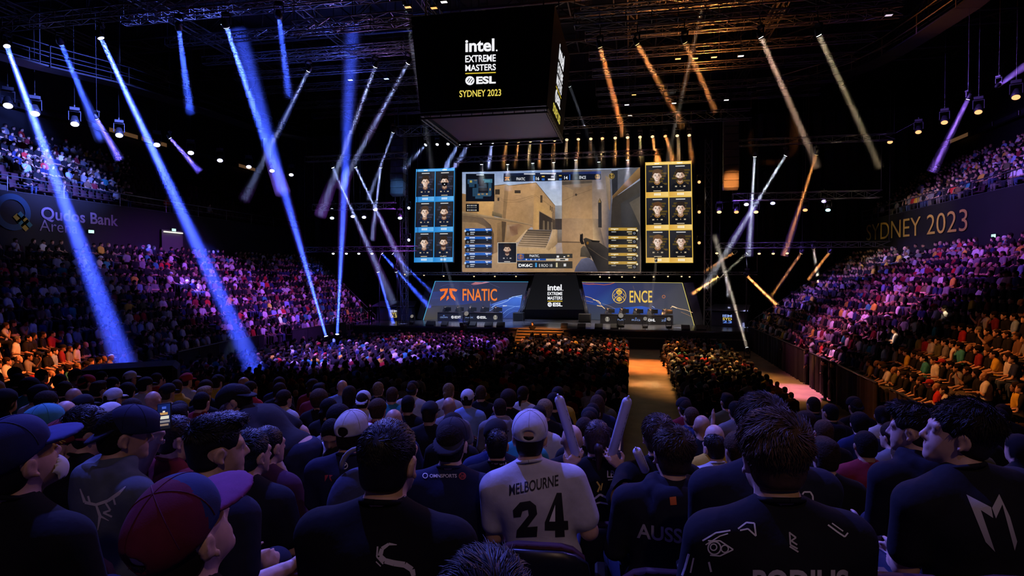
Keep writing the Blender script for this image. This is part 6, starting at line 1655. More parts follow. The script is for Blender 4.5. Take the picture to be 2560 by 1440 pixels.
def seat_meshes():
    if SEAT_MESH: return SEAT_MESH
    def shell(y0, th, w, z0, z1, bulge):
        mb = MB(); nx, nz = 9, 7; vs = []
        for s_ in (0, 1):
            for j in range(nz):
                for i in range(nx):
                    u, v = i / (nx - 1) * 2 - 1, j / (nz - 1)
                    x = u * w / 2 * (1 - .10 * v ** 3); z = z0 + (z1 - z0) * v - (.07 * u ** 4 * v if v > .5 else 0)
                    vs.append((x, y0 - .06 * v + bulge * (u ** 2) * .9 + s_ * -th, z))
        n1 = nx * nz; fs = []
        for j in range(nz - 1):
            for i in range(nx - 1):
                a = j * nx + i; fs += [(a, a + 1, a + nx + 1, a + nx), (n1 + a + 1, n1 + a, n1 + a + nx, n1 + a + nx + 1)]
        rim = [i for i in range(nx)] + [j * nx + nx - 1 for j in range(1, nz)] + [(nz - 1) * nx + i for i in range(nx - 2, -1, -1)] + [j * nx for j in range(nz - 2, 0, -1)]
        for a, b in zip(rim, rim[1:] + rim[:1]): fs.append((b, a, n1 + a, n1 + b))
        return mb.add(vs, fs)
    SEAT_MESH['backrest'] = shell(-.235, .035, .50, .36, .765, .05).mesh('backrest', [M_SEATP], True)
    SEAT_MESH['cushion'] = shell(-.195, .045, .46, .42, .78, .05).mesh('cushion', [M_SEATC], True)
    SEAT_MESH['seat_pan'] = MB().box((-.23, -.20, .34), (.23, .26, .40), bev=.03).mesh('seat_pan', [M_SEATC])
    SEAT_MESH['armrest'] = MB().box((-.03, -.22, .56), (.03, .16, .60), bev=.012).box((-.02, -.20, .2), (.02, -.14, .56)).mesh('armrest', [M_SEATP])
    SEAT_MESH['leg'] = MB().box((-.03, -.22, 0), (.03, -.14, .36)).mesh('leg', [M_BLKMETAL])
    return SEAT_MESH
def stadium_seat(loc, rz, label, group='seats of the tiered stand', full=True):
    S = seat_meshes(); t = thing('stadium_seat', label, 'seat', loc, (0, 0, rz), group)
    for k in ('backrest', 'cushion', 'seat_pan'): link(k, S[k], t)
    if full:
        link('armrest', S['armrest'], t, (-.29, 0, 0))
        for s_ in (-1, 1): link('leg', S['leg'], t, (s_ * .2, 0, 0))
    return t
FG = {}
def seat_label(l):
    w = l.split()[1:11]
    while w[-1] in ('with', 'and', 'in', 'a', 'the', 'of', 'at', 'reading', 'on', 'to', 'by'): w.pop()
    return 'dark seat of the person ' + ' '.join(w)
def near_person(key, label, px, py, dep, turn, cols, res=(0.016, 0.0085), tuft=None, seat=True, group=None, **kw):
    """turn: degrees the person faces to the right of straight-at-the-stage; cols: skin, shirt, hair, trousers, cap, brim"""
    hp = on_d(px, py, dep)
    to = STAGE_AT - (hp.x, hp.y); body = heading(to) - R(turn) * kw.pop('bodyturn', 0.45)
    yaw = heading(to) - R(turn) - body
    pose = Pose(yaw=yaw + kw.pop('yaw', 0), **kw)
    L = figure_meshes(pose, res[0], res[1], True)
    if tuft:
        n, Ln, lift = tuft[:3]; L['hair'] = None
        F = Field(*fig_axes(pose, *res)); pose.hair_f(F, -0.003)
        if pose.cap: pose_cap_cut(pose, F)
        v, q, _ = nets(F)
        V, Q = tufts(pose, v, q, int(n * 2.6), Ln * .85, lift * .62, seed=len(FG) + 3, r=.00115 if dep < 2.6 else .0015)
        v, q = add_to(v, q, V, Q); L['hair'] = np_mesh('hair', v, q, [M_HAIRNEAR])
    Rz = Matrix.Rotation(body, 3, 'Z'); loc = hp - Rz @ Vector(pose.hc)
    o = link('person', L['body']); o.location = loc; o.rotation_euler = (0, 0, body); colour(o, cols['skin']); tag(o, label, 'person', group)
    kids = {}
    for n_, c_ in (('shirt', cols['shirt']), ('trousers', cols.get('trousers', (.02, .025, .05))), ('shoes', None), ('hair', cols.get('hair', (.015, .011, .01))), ('cap', cols.get('cap'))):
        if n_ in L and L[n_] is not None:
            k = link(n_, L[n_], o); kids[n_] = k
            if c_: colour(k, c_)
    if not pose.hood:
        pts = [Vector(pose.t(math.sin(a) * .066, -.014 - math.cos(a) * .066, .574 + .016 * math.cos(a))) for a in np.linspace(0, 2 * PI, 29)]
        k = MB().tube(pts, .0085, 8, cap=False).build('collar', M_CLOTH, kids['shirt'], smooth=True); colour(k, cols['shirt'])
    if 'brim' in L and 'cap' in kids:
        b = link('brim', L['brim'], kids['cap']); colour(b, cols.get('brim', cols.get('cap'))); kids['brim'] = b
        Hc = pose.H @ rotm(0, 0, PI if pose.cap == 'back' else 0)
        top = pose.hc + Hc @ (np.array((0, -0.012 - (.03 if pose.cap == 'back' else 0), 0.130)) * pose.head)
        bt = MB().lathe([(.001, -.004), (.009, -.004), (.009, .002), (.006, .006), (.001, .007)], 10, Matrix.Translation(top)).build('button', M_CAP, kids['cap'], smooth=True); colour(bt, cols.get('cap'))
        # seams of the panels
        tree = BVHTree.FromPolygons([v.co for v in L['cap'].vertices], [tuple(p.vertices) for p in L['cap'].polygons]); sm = MB(); c0 = Vector(pose.hc) + Vector(Hc @ np.array((0, -.012 - (.03 if pose.cap == 'back' else 0), .03)))
        for k in range(6):
            a = PI / 2 + k * PI / 3; pts = []
            for e in np.linspace(PI / 2, .12, 12):
                dv = Vector(Hc @ np.array((math.cos(a) * math.cos(e), math.sin(a) * math.cos(e), math.sin(e)))); h, nn, _, _ = tree.ray_cast(c0 + dv * .3, -dv)
                if h is not None: pts.append(h + dv * .0005)
            if len(pts) > 3: sm.tube(pts, .0016, 4, cap=False)
        s_ = sm.build('seam', M_CAP, kids['cap']); colour(s_, tuple(.7 * x for x in cols.get('cap')))
    if seat: stadium_seat(loc, heading(np.array((0, 1.0)) * .6 + np.array(to) / np.linalg.norm(to) * .4), seat_label(label))
    FG[key] = (o, kids, pose, body); return o, kids, pose
BLK, NVY, WHT, GRY = (0.006, 0.006, 0.008), (0.018, 0.022, 0.06), (0.62, 0.62, 0.64), (0.10, 0.10, 0.12)
SK1, SK2, SK3 = (0.60, 0.37, 0.27), (0.50, 0.29, 0.20), (0.40, 0.23, 0.15)
HB, HD, HM, HF = (0.008, 0.007, 0.007), (0.018, 0.012, 0.009), (0.05, 0.03, 0.018), (0.16, 0.10, 0.05)
FINE = (0.014, 0.0072)
# ---- nearest rows
near_person('left_cap', 'person in dark tee and navy cap with white face mask at the photo edge', 42, 1148, 1.9, 22, dict(skin=SK2, shirt=BLK, cap=(0.016, 0.02, 0.07), brim=(0.03, 0.04, 0.16), hair=HB), FINE, (1500, .016, .2), hair='crop', cap='fwd', sw=.215, girth=1.1, pitch=.34)
near_person('red_cap', 'person in two-tone maroon and navy cap with plum brim', 458, 1335, 1.40, 20, dict(skin=SK1, shirt=BLK, cap=(0.11, 0.012, 0.03), brim=(0.16, 0.035, 0.13), hair=HD), FINE, (1200, .014, .2), hair='crop', cap='fwd', pitch=.46, sw=.2)
near_person('black_tee', 'person with thick black hair in black tee printed with a white curved dragon', 976, 1146, 1.85, 16, dict(skin=SK1, shirt=BLK, hair=HB), FINE, (4200, .020, .35, .0018), hair='short', sw=.215, girth=1.15, tilt=-.02)
near_person('bottom_hair', 'person with curly black hair at the photo bottom edge', 1215, 1540, 1.2, 0, dict(skin=SK1, shirt=BLK, hair=HB), FINE, (2600, .035, .5, .002), hair='full', sw=.19)
near_person('bee_jersey', 'person with tousled brown hair in black jersey with white shoulder drawings', 1928, 1138, 1.8, -6, dict(skin=SK1, shirt=(0.012, 0.012, 0.016), hair=(0.095, 0.052, 0.030)), FINE, (5200, .036, .55, .0018), hair='full', sw=.205, girth=1.02)
near_person('m_tee', 'person in profile with dark hair in black tee with large pale M emblem', 2393, 1082, 2.3, -68, dict(skin=SK1, shirt=(0.014, 0.014, 0.018), hair=HD), FINE, (3600, .036, .5, .0018), hair='full', pitch=.16, sw=.225, bodyturn=.12, girth=1.2, tilt=-.10)
near_person('pompadour', 'person with swept-up dark hair and shaved sides in navy tee', 546, 1117, 2.45, 52, dict(skin=SK1, shirt=(0.014, 0.015, 0.03), hair=HB), FINE, (3800, .024, .5, .0018), arms=('lap', 'rest'), hair='quiff', sw=.22, girth=1.12, bodyturn=.5)
near_person('hoodie', 'person in backward navy cap and blue-grey hoodie with jagged white print', 312, 1085, 2.85, 52, dict(skin=SK2, shirt=(0.09, 0.11, 0.14), cap=(0.015, 0.018, 0.05), hair=HB), FINE, None, hair='crop', cap='back', hood=True, sleeve='long', sw=.205, bodyturn=.5, girth=1.2)
near_person('melbourne', 'person in white cap and white jersey reading MELBOURNE 24', 1325, 1091, 3.1, 2, dict(skin=SK1, shirt=(0.60, 0.60, 0.63), cap=(0.62, 0.62, 0.66), hair=HD, trousers=(.06, .09, .2)), FINE, (700, .012, .2), hair='crop', cap='fwd', sw=.205, girth=1.15, tilt=-.13, arms=('lap', 'rest'))
near_person('aussie', 'person with brown hair in dark hoodie reading AUSSIE', 1679, 1133, 2.9, -8, dict(skin=SK1, shirt=(0.016, 0.017, 0.028), hair=HM), FINE, (3200, .030, .5, .0018), hair='full', hood=True, sleeve='long', tilt=.09, roll=.06, sw=.21, girth=1.1)
near_person('left_hoodie', 'person with brown quiff in dark hooded top looking sideways', 2280, 1071, 3.15, -48, dict(skin=SK1, shirt=(0.012, 0.012, 0.02), hair=HD), FINE, (2600, .030, .5, .0018), hair='quiff', hood=True, sleeve='long', sw=.235, girth=1.25, bodyturn=.3)
near_person('behind_bee', 'person in dark jersey with a white outlined zero on the back', 1898, 1068, 2.4, -4, dict(skin=SK1, shirt=(0.016, 0.018, 0.03), hair=HM), FINE, (2600, .034, .5, .0018), hair='full', sw=.225, girth=1.25, sleeve='long')
near_person('white_cap', 'person in grey-white cap and navy jersey with white trim', 880, 1082, 3.6, 8, dict(skin=SK1, shirt=(0.016, 0.018, 0.045), cap=(0.55, 0.55, 0.55), hair=HD), (.018, .009), None, hair='crop', cap='fwd', sw=.20)
near_person('flat_cap', 'person in backward dark cap and blue-black sponsor jersey', 1129, 1108, 3.3, 4, dict(skin=SK1, shirt=(0.014, 0.018, 0.05), cap=(0.03, 0.03, 0.04), hair=HD), (.018, .009), None, hair='crop', cap='back', sw=.205, girth=1.1)
near_person('small_dark', 'person with pointed black hair in plain black polo', 1243, 1112, 4.55, 0, dict(skin=SK2, shirt=BLK, hair=HB), (.02, .01), (900, .022, .4), hair='short', sw=.2)
def reach(px, py, d):
    tgt = on_d(px, py, d)
    def f(s, sd):
        R_ = Matrix.Rotation(-f.rz, 3, 'Z') if hasattr(f, 'rz') else Matrix.Identity(3)
        l = R_ @ (tgt - f.loc); h = np.array(l); sh = s.t(sd * s.sw, -.01, .455); v = h - sh
        e = sh + v * .45 + np.array((sd * .10, -.05, -.12)); d_ = (h - e) / np.linalg.norm(h - e)
        return e, h - d_ * .09, h
    return f
def reacher(px, py, dep, turn, targets, bodyturn=.45, hz=None):
    """arms that end at real points: needs the figure's own frame"""
    hp = on_d(px, py, dep); to = STAGE_AT - (hp.x, hp.y); rz = heading(to) - R(turn) * bodyturn
    fs = []
    for t_ in targets:
        if t_ is None: fs.append('lap'); continue
        f = reach(*t_); f.rz = rz; f.loc = hp - Matrix.Rotation(rz, 3, 'Z') @ Vector((0, .06, 1.18)); fs.append(f)
    return tuple(fs)
near_person('sticks', 'person with brown ponytail in black printed hoodie holding two white thundersticks up', 1492, 1096, 3.9, 0, dict(skin=SK1, shirt=BLK, hair=(.04, .018, .014)), (.017, .009), (1200, .022, .15), hair='pony', sleeve='long', sw=.18, arms=reacher(1492, 1096, 3.9, 0, ((1438, 1140, 3.72), (1530, 1140, 3.72))))
near_person('brown_behind', 'person with brown hair in black jacket behind the dark AUSSIE hoodie', 1645, 1090, 3.6, 5, dict(skin=SK1, shirt=BLK, hair=HM), (.018, .009), (1400, .03, .5), hair='full', sleeve='long', arms=reacher(1645, 1090, 3.6, 5, ((1610, 1172, 3.1), None)))
near_person('white_tee', 'person with dark hair in plain white tee beside the aisle gap', 1783, 1118, 5.1, -20, dict(skin=SK1, shirt=WHT, hair=HD), (.02, .01), (700, .022, .4), hair='short')
near_person('spiky', 'person with spiky blue-lit hair in black jersey with teal piping', 630, 1132, 3.2, 25, dict(skin=SK1, shirt=(.014, .014, .022), hair=(.01, .02, .03)), (.018, .009), (1800, .03, .9), hair='short', sw=.2, bodyturn=.2)  # blue light on the dark hair is put into its colour
near_person('plum', 'person with short dark hair in plum jersey behind the teal-piped jersey', 673, 1112, 3.75, 25, dict(skin=SK1, shirt=(.06, .02, .05), hair=HB), (.02, .01), (900, .018, .4), hair='short')
near_person('maroon_cap', 'person in maroon cap with small gold emblem facing sideways', 165, 1108, 3.25, 62, dict(skin=SK2, shirt=BLK, cap=(.17, .02, .03), brim=(.22, .05, .08), hair=HB), (.017, .0085), None, hair='crop', cap='fwd', pitch=.05, bodyturn=.4)
near_person('phone_person', 'person in maroon jersey filming with a raised phone', 446, 1092, 3.4, 55, dict(skin=SK1, shirt=(.16, .02, .03), hair=HD), (.016, .0085), (700, .022, .4), hair='short', arms=reacher(446, 1092, 3.4, 55, ((410, 1068, 3.14), None)), curl=.75, palm=(.3, .9, .2), seat=False)
near_person('teal_cap', 'person in pale teal cap behind the navy cap', 112, 1064, 3.75, 55, dict(skin=SK1, shirt=NVY, cap=(.06, .28, .34), hair=HB), (.02, .01), None, hair='crop', cap='fwd')
near_person('chin', 'person with thick black hair resting chin on a raised fist', 226, 1078, 3.3, 55, dict(skin=SK2, shirt=BLK, hair=HB), (.016, .0085), (1600, .03, .6), hair='full', arms=('lap', 'chin'), curl=1.0, palm=(0, -.2, 1), bodyturn=.6)
near_person('leaning', 'person in black cap and dark tee bending over across the row', 592, 1000, 4.7, -98, dict(skin=SK1, shirt=(.02, .02, .022), cap=(.012, .012, .014), hair=HD), (.02, .011), None, hair='crop', cap='back', stand=True, lean=.95, pitch=-.35, seat=False, bodyturn=.9, sw=.21, girth=1.15)
near_person('turned', 'person in white tee turned round with head bowed', 828, 1086, 4.9, 168, dict(skin=SK3, shirt=WHT, hair=HB), (.02, .01), None, hair='crop', pitch=-.5, seat=False, bodyturn=.95)

# ---- prints on the clothes
def dec(key, part, shapes, name, m, **k):
    o, kids, _p, _b = FG[key]; return decal(o, kids[part], shapes, name, m, **k)
dec('melbourne', 'shirt', [T_('MELBOURNE', 1273, 1212, 1396, 1240, -.21, .015)], 'lettering', M_PB)
dec('melbourne', 'shirt', [P_((1282, 1276), (1300, 1256), (1325, 1252), (1340, 1264), (1343, 1285), (1318, 1318), (1344, 1316), (1342, 1342), (1290, 1344), (1292, 1326), (1322, 1288), (1320, 1274), (1306, 1278), (1302, 1292), (1284, 1294)),
                           P_((1392, 1232), (1404, 1232), (1410, 1302), (1420, 1302), (1421, 1324), (1411, 1325), (1412, 1342), (1388, 1343), (1388, 1326), (1362, 1326), (1362, 1306))], 'number', M_PB)
dec('melbourne', 'shirt', [P_((1388, 1262), (1388, 1304), (1373, 1304))], 'number_counter', M_CLOTH, off=.005)
dec('aussie', 'shirt', [T_('AUSSIE', 1592, 1308, 1742, 1345, .13, .02)], 'lettering', M_PG)
dec('aussie', 'shirt', [P_((1674, 1243), (1690, 1241), (1692, 1262), (1676, 1263))], 'tag', M_PO)
dec('m_tee', 'shirt', [P_((2416, 1236), (2478, 1268), (2483, 1295), (2452, 1275), (2488, 1380), (2464, 1355)), P_((2498, 1235), (2480, 1270), (2490, 1296), (2506, 1261), (2537, 1377), (2543, 1354), (2525, 1292))], 'emblem', M_PG)
dec('bee_jersey', 'shirt', [T_('PODIUS', 1882, 1424, 2122, 1490, 0, .03)], 'lettering', M_PG)
dec('bee_jersey', 'shirt', [S_([(1974, 1330), (1976, 1362), (1994, 1372)], 4), S_([(1974, 1332), (1990, 1344), (1978, 1352), (1993, 1362)], 4), S_([(1974, 1366), (1996, 1380)], 4)], 'neck_emblem', M_PG)
sh_ = [O_(1786, 1370, 16, 3.5), O_(1784, 1368, 8, 3), O_(1812, 1372, 9, 3), S_([(1770, 1352), (1800, 1352), (1833, 1374), (1800, 1390), (1775, 1388)], 3.5), S_([(1756, 1352), (1790, 1332), (1826, 1326)], 4), S_([(1764, 1362), (1800, 1340), (1820, 1334)], 3),
       S_([(1845, 1322), (1866, 1306), (1886, 1308), (1890, 1340), (1870, 1322), (1850, 1326)], 4), S_([(1772, 1405), (1778, 1430)], 5), S_([(1722, 1385), (1712, 1420), (1705, 1439)], 6), S_([(1734, 1395), (1726, 1432)], 4), S_([(2070, 1312), (2094, 1330), (2112, 1342), (2120, 1332)], 4), S_([(2080, 1308), (2108, 1328)], 3)]
dec('bee_jersey', 'shirt', sh_, 'shoulder_drawing', M_PW)
dec('behind_bee', 'shirt', [S_([(2004, 1284), (2004, 1240), (2010, 1230), (2026, 1230), (2032, 1240), (2034, 1276), (2026, 1284), (2012, 1284), (2006, 1276)], 4)], 'number', M_PW)
dec('black_tee', 'shirt', [S_([(992, 1362), (972, 1360), (955, 1372), (950, 1390), (962, 1402), (985, 1408), (1012, 1412), (1030, 1424), (1034, 1440), (1026, 1460)], [2, 7, 10, 12, 14, 15, 15, 14, 11, 6]), S_([(944, 1366), (942, 1392), (958, 1410)], 4), S_([(940, 1404), (952, 1416)], 3), S_([(1180, 1385), (1200, 1368), (1206, 1360)], [2, 7, 2])], 'dragon_print', M_PG)
dec('black_tee', 'shirt', [T_('A', 1006, 1228, 1040, 1242, 0, .03)], 'neck_print', M_PW)
dec('hoodie', 'shirt', [S_([(200, 1222), (212, 1256), (240, 1262), (270, 1252), (296, 1234), (314, 1216)], [3, 8, 7, 8, 9, 2]), S_([(240, 1262), (250, 1290), (244, 1326)], [5, 8, 2]), S_([(262, 1254), (276, 1276), (258, 1282), (280, 1292)], 5), S_([(250, 1290), (272, 1302)], [6, 2]), S_([(220, 1240), (226, 1262)], 5), S_([(282, 1240), (288, 1262)], 5)], 'jagged_print', M_PG)
dec('white_cap', 'shirt', [O_(861, 1164, 8, 2), S_([(856, 1168), (866, 1160)], 3)], 'round_badge', M_PW)
dec('white_cap', 'shirt', [P_((812, 1188), (821, 1187), (817, 1196), (812, 1204)), P_((823, 1187), (832, 1188), (826, 1193), (830, 1204), (824, 1198))], 'claw_badge', M_PR)
dec('flat_cap', 'shirt', [O_(1121, 1164, 8, 2), S_([(1116, 1168), (1126, 1160)], 3), O_(1063, 1189, 6, 2), T_('OMNSPORTS', 1074, 1185, 1142, 1194, 0, .02)], 'sponsor_lettering', M_PW)
dec('flat_cap', 'shirt', [O_(1156, 1190, 8, 2.5), T_('28', 1150, 1186, 1162, 1194, 0, .02)], 'red_badge', M_PR)
dec('small_dark', 'shirt', [T_('GTA', 1249, 1155, 1268, 1163, 0, .01)], 'small_lettering', M_PG, edge=4)
dec('spiky', 'shirt', [S_([(672, 1186), (705, 1190), (735, 1202), (750, 1225), (756, 1260)], 3)], 'piping', M_PT)
dec('sticks', 'shirt', [T_('LB', 1518, 1176, 1536, 1194, 0, .02), S_([(1520, 1200), (1548, 1197)], 2), S_([(1480, 1252), (1500, 1236), (1520, 1246), (1545, 1232)], 5), S_([(1478, 1262), (1500, 1256), (1530, 1262)], 4)], 'hoodie_print', M_PG)
dec('sticks', 'shirt', [S_([(1492, 1204), (1500, 1216), (1494, 1230)], 4), S_([(1506, 1208), (1502, 1226)], 3)], 'gold_print', M_PY)
dec('maroon_cap', 'cap', [S_([(160, 1094), (150, 1096), (149, 1104), (156, 1108), (152, 1113), (160, 1118)], 3.2), S_([(150, 1100), (164, 1104)], 2.6)], 'gold_emblem', M_PY, edge=4)
# navy front panels of the two-tone cap
o, kids, ps, bd = FG['red_cap']; me = kids['cap'].data
cv_ = np.array([v.co[:] for v in me.vertices]); lo_ = (cv_ - ps.hc) @ ps.H; qs = np.array([p.vertices[:] for p in me.polygons]); yy = lo_[qs][:, :, 1].mean(1) - .25 * lo_[qs][:, :, 2].mean(1)
k = link('front_panel', np_mesh('front_panel', cv_, qs[yy > .004], [M_CAP]), kids['cap']); colour(k, (.018, .03, .085))
nb = np_mesh('cap', cv_, qs[yy <= .004], [M_CAP]); kids['cap'].data = nb
# the face mask under the chin
o, kids, ps, bd = FG['left_cap']
F = Field(*fig_axes(ps, *FINE)); F.ell(ps.h(0, .05, -.085), (.066, .068, .055), M=ps.H); F.ell(ps.h(0, .03, -.085), (.064, .066, .10), .004, 's', M=ps.H); F.plane(ps.h(0, .02, 0), ps.H @ np.array((0, -1, 0.2)), 0, 'i')
v, q, _ = nets(F); mk = link('face_mask', np_mesh('face_mask', v, q, [mat('mask_white', (.6, .6, .6), .8)]), o)
# ---- things they hold
def thunderstick(a, b, da, db, label, r=.030):
    A_, B_ = on_d(*a, da), on_d(*b, db); d = (B_ - A_); t = thing('thunderstick', label, 'inflatable stick', B_)
    n = 14; prof = [(0, r * .35), (.02, r * .8), (.06, r), (.5, r * 1.02), (.94, r), (.98, r * .8), (1, r * .3)]
    m = MB().tube([A_ + d * s for s, _ in prof], [q for _, q in prof], 16); k = m.build('tube', mat('inflatable_white', (.62, .62, .68), .25), smooth=True); keep(k, t)
    keep(MB().tube([A_ - d.normalized() * .02, A_ + d * .01], [r * .15, r * .4], 8).build('valve', mat('inflatable_white', (.6, .6, .6), .3)), t)
    u = d.normalized(); s_ = u.cross(CAMPOS - A_).normalized(); f = s_.cross(u); sgn = 1 if f.dot(CAMPOS - A_) > 0 else -1; mb_ = MB()
    text_uv(mb_, '-- - --- - --', lambda x, y, w_: A_ + d * (.2 + .6 * x) + s_ * math.sin(-.9 + y) * (r * 1.03) + f * sgn * math.cos(-.9 + y) * (r * 1.03), 0, 0, 1, .1, bold=.0)
    keep(mb_.build('lettering', mat('ink_navy', (.01, .01, .03), .6)), t)
thunderstick((1396, 992), (1442, 1142), 3.55, 3.75, 'white thunderstick slanting up beside the white MELBOURNE jersey')
thunderstick((1570, 996), (1528, 1142), 3.55, 3.75, 'white thunderstick slanting up towards the main aisle')
thunderstick((1591, 1124), (1614, 1178), 3.2, 3.3, 'shorter white thunderstick held by the dark hoodie reading AUSSIE', .024)
ph = on_d(411, 1042, 3.1); t = thing('phone', 'black phone held up with the lit stage on its screen', 'phone', ph, (R(-14), R(-7), YAW + R(2)))
MB().box((-.036, -.004, -.070), (.036, .005, .070), bev=.003).build('casing', M_CASE, t)
cv = Canvas(lambda x, y: Vector((x, -.0045, y)), YN, .0003)
cv.poly([(-.032, .064), (.032, .064), (.032, -.062), (-.032, -.062)], ['#0d1a52', '#122468', '#141418', '#101014'], 0)
for x0, y0, x1, y1, h in ((-.028, .004, .026, -.012, '#d8d4c4'), (-.02, .022, .02, .010, '#b98a54'), (-.03, -.018, .03, -.030, '#7e7a80'), (-.026, -.036, .024, -.046, '#8a7468'), (-.01, .052, .012, .040, '#3d56c4'), (-.006, .03, .006, .022, '#e8e0d0')): cv.rect(x0, y0, x1, y1, h, 2)
cv.build('display', M_SCREEN, t)
# grey backpack on a seat back
bp = on_d(905, 1262, 2.75); t = thing('backpack', 'grey-blue backpack with loop handles hung behind a seat', 'bag', (bp.x, bp.y, bp.z - .22))
F = Field(axis((-.26, .26, .018)), axis((-.2, .2, .018)), axis((-.08, .46, .018))); F.ell((0, 0, .18), (.17, .10, .22)); F.ell((0, -.06, .12), (.12, .07, .13), .03); F.folds(.006, 5)
v, q, _ = nets(F); k = link('bag_body', np_mesh('bag_body', v, q, [M_CLOTH]), t); colour(k, (.05, .06, .12))
MB().tube([(.10 * math.cos(a), 0, .38 + .10 * math.sin(a)) for a in np.linspace(0, PI, 12)], .012, 6).build('handle', mat('webbing', (.22, .21, .22), .7), t, smooth=True)

# ---- seats of everybody else in the tiered stand (the nearest rows)
for dep, q, (x, y, z, rz, block, r, j, _) in SINGLES:
    if block == 'end stand' and r <= 6:
        stadium_seat((x, y, z), rz, f'dark stadium seat in the {ordinal(r + 1)} tiered row, {ordinal(j)} along', full=r < 3)
for px, py, d, lab in ((772, 1395, 2.55, 'empty dark seat between the navy tee and the black dragon tee'), (2230, 1400, 2.2, 'empty dark seat between the white-drawn jersey and the M emblem tee')):
    p = on_d(px, py, d); stadium_seat((p.x, p.y + .2, p.z - .80), 0.05, lab)
# ================================================================== barriers, rails, staff and other fittings
M_CURT = mat('barrier_cloth', (0.014, 0.007, 0.006), 0.85, var=.3, scale=6)
def curtain_wall(path, y0, y1, off, top, label, mtl, group, pleat=.05):
    P = row_pts(path, off); seg = []
    for k in range(len(P) - 1):
        a, b = Vector((*P[k], 0)), Vector((*P[k + 1], 0)); n = max(1, int((b - a).length / .12))
        seg += [a.lerp(b, i / n) for i in range(n)]
    seg = [p for p in seg if y0 <= p.y <= y1]
    t = thing('barrier', label, 'barrier', seg[len(seg) // 2], group=group); mb = MB(); pts = []
    for i, p in enumerate(seg):
        w = pleat * math.sin(i * 1.9) + pleat * .5 * math.sin(i * .83); pts.append((p.x + w, p.y))
    for (ax, ay), (bx, by) in zip(pts, pts[1:]): mb.quad((ax, ay, 0), (bx, by, 0), (bx, by, top), (ax, ay, top))
    keep(mb.build('cloth', mtl), t)
    r = MB().tube([(p.x, p.y, top + .03) for p in seg[::8]] + [(seg[-1].x, seg[-1].y, top + .03)], .035, 6); keep(r.build('top_rail', M_BLKMETAL), t)
    for p in seg[::16]: keep(MB().tube([(p.x, p.y, 0), (p.x, p.y, top)], .03, 5).build('post', M_BLKMETAL), t)
    return t
for y0, y1, lab in ((11, 21.4, 'dark pleated curtain barrier below the orange-lit front row, nearest section'), (22.4, 31, 'dark pleated curtain barrier below the gold-sign stand, middle section'), (31.4, 46, 'dark pleated curtain barrier below the gold-sign stand, stage section')):
    curtain_wall(RIGHT_PATH, y0, y1, -.22, 1.62, lab, M_CURT, 'curtain barriers')
for y0, y1, lab in ((25.0, 33.5, 'black wall barrier below the arena-name stand, nearer section'), (36.5, 44, 'black wall barrier below the arena-name stand, stage section')):
    curtain_wall(LEFT_PATH, y0, y1, -.22, 1.62, lab, M_BLACK, 'black wall barriers', .0)
def rail(path, off, z, label, y0=-99, y1=99, group='balcony rails', drop=.9, bars=2):
    P = [Vector((*p, 0)) for p in row_pts(path, off)]; seg = []
    for a, b in zip(P, P[1:]):
        n = max(1, int((b - a).length / 3)); seg += [a.lerp(b, i / n) for i in range(n)]
    seg = [p for p in seg + [P[-1]] if y0 <= p.y <= y1]
    t = thing('safety_rail', label, 'rail', seg[len(seg) // 2] + Vector((0, 0, z)), group=group)
    for k in range(bars + 1): keep(MB().tube([p + Vector((0, 0, z - drop * .45 * k)) for p in seg], .035 if k == 0 else .018, 6).build('handrail' if k == 0 else 'bar', M_RAIL), t)
    for p in seg: keep(MB().tube([p + Vector((0, 0, z)), p + Vector((0, 0, z - drop))], .022, 5).build('post', M_RAIL), t)
M_RAIL = mat('rail_steel', (0.22, 0.21, 0.24), 0.35, .8)
rail(LEFT_PATH, WALL_OFF + .1, 10.75, 'long steel rail along the balcony above the arena name', y1=60)
rail(RIGHT_PATH, WALL_OFF + .1, 10.75, 'long steel rail along the balcony above the gold lettering', y1=60)
rail(LEFT_PATH, -.1, 1.75, 'open tube railing between the black wall barriers', 33.4, 37.0, 'floor rails', 1.6, 3)
def stair_rail(path, rows, label):
    (px_, py_), (dx, dy) = path[-1]; t = thing('stair_rail', label, 'rail', (px_, py_ + .2, rows[0][1]), group='stair rails')
    pts = [Vector((px_ + dx * o, py_ + dy * o + .15, z + .95)) for o, z in rows]
    keep(MB().tube(pts, .04, 6).build('handrail', M_RAIL), t); keep(MB().tube([p - Vector((0, 0, .45)) for p in pts], .025, 5).build('bar', M_RAIL), t)
    for p in pts: keep(MB().tube([p, p - Vector((0, 0, .97))], .03, 5).build('post', M_RAIL), t)
stair_rail(LEFT_PATH, LOWER, 'sloping steel rail at the stage end of the arena-name stand'); stair_rail(RIGHT_PATH, LOWER, 'sloping steel rail at the stage end of the gold-sign stand')
# the covered entrance cut into the corner of the bowl
p = on_d(328, 965, 17.2); t = thing('tunnel_entrance', 'black covered tunnel entrance in blue light beside the corner seats', 'entrance', (p.x, p.y, 0))
a = heading(np.array((0.8, 0.6)))
MB().box((-.75, -1.2, 0), (.75, 1.2, 2.75), bev=.12).build('canopy', mat('entrance_black', (.02, .02, .03), .7, var=.3), t); MB().box((-.6, 1.2, 0), (.6, 1.24, 2.2)).build('doorway', M_BLACK, t); t.rotation_euler = (0, 0, a)
# handrails of the tiered stand beside the floor aisle
for x, lab in ((-.12, 'thin steel handrail on the near side of the tier aisle'),):
    pts = [Vector((x, y, z + .9)) for y, z in END_ROWS if y > 6]; t = thing('stair_rail', lab, 'rail', pts[0] - Vector((0, 0, .9)))
    keep(MB().tube(pts, .022, 6).build('handrail', M_RAIL), t)
    for q in pts: keep(MB().tube([q, q - Vector((0, 0, .9))], .02, 5).build('post', M_RAIL), t)
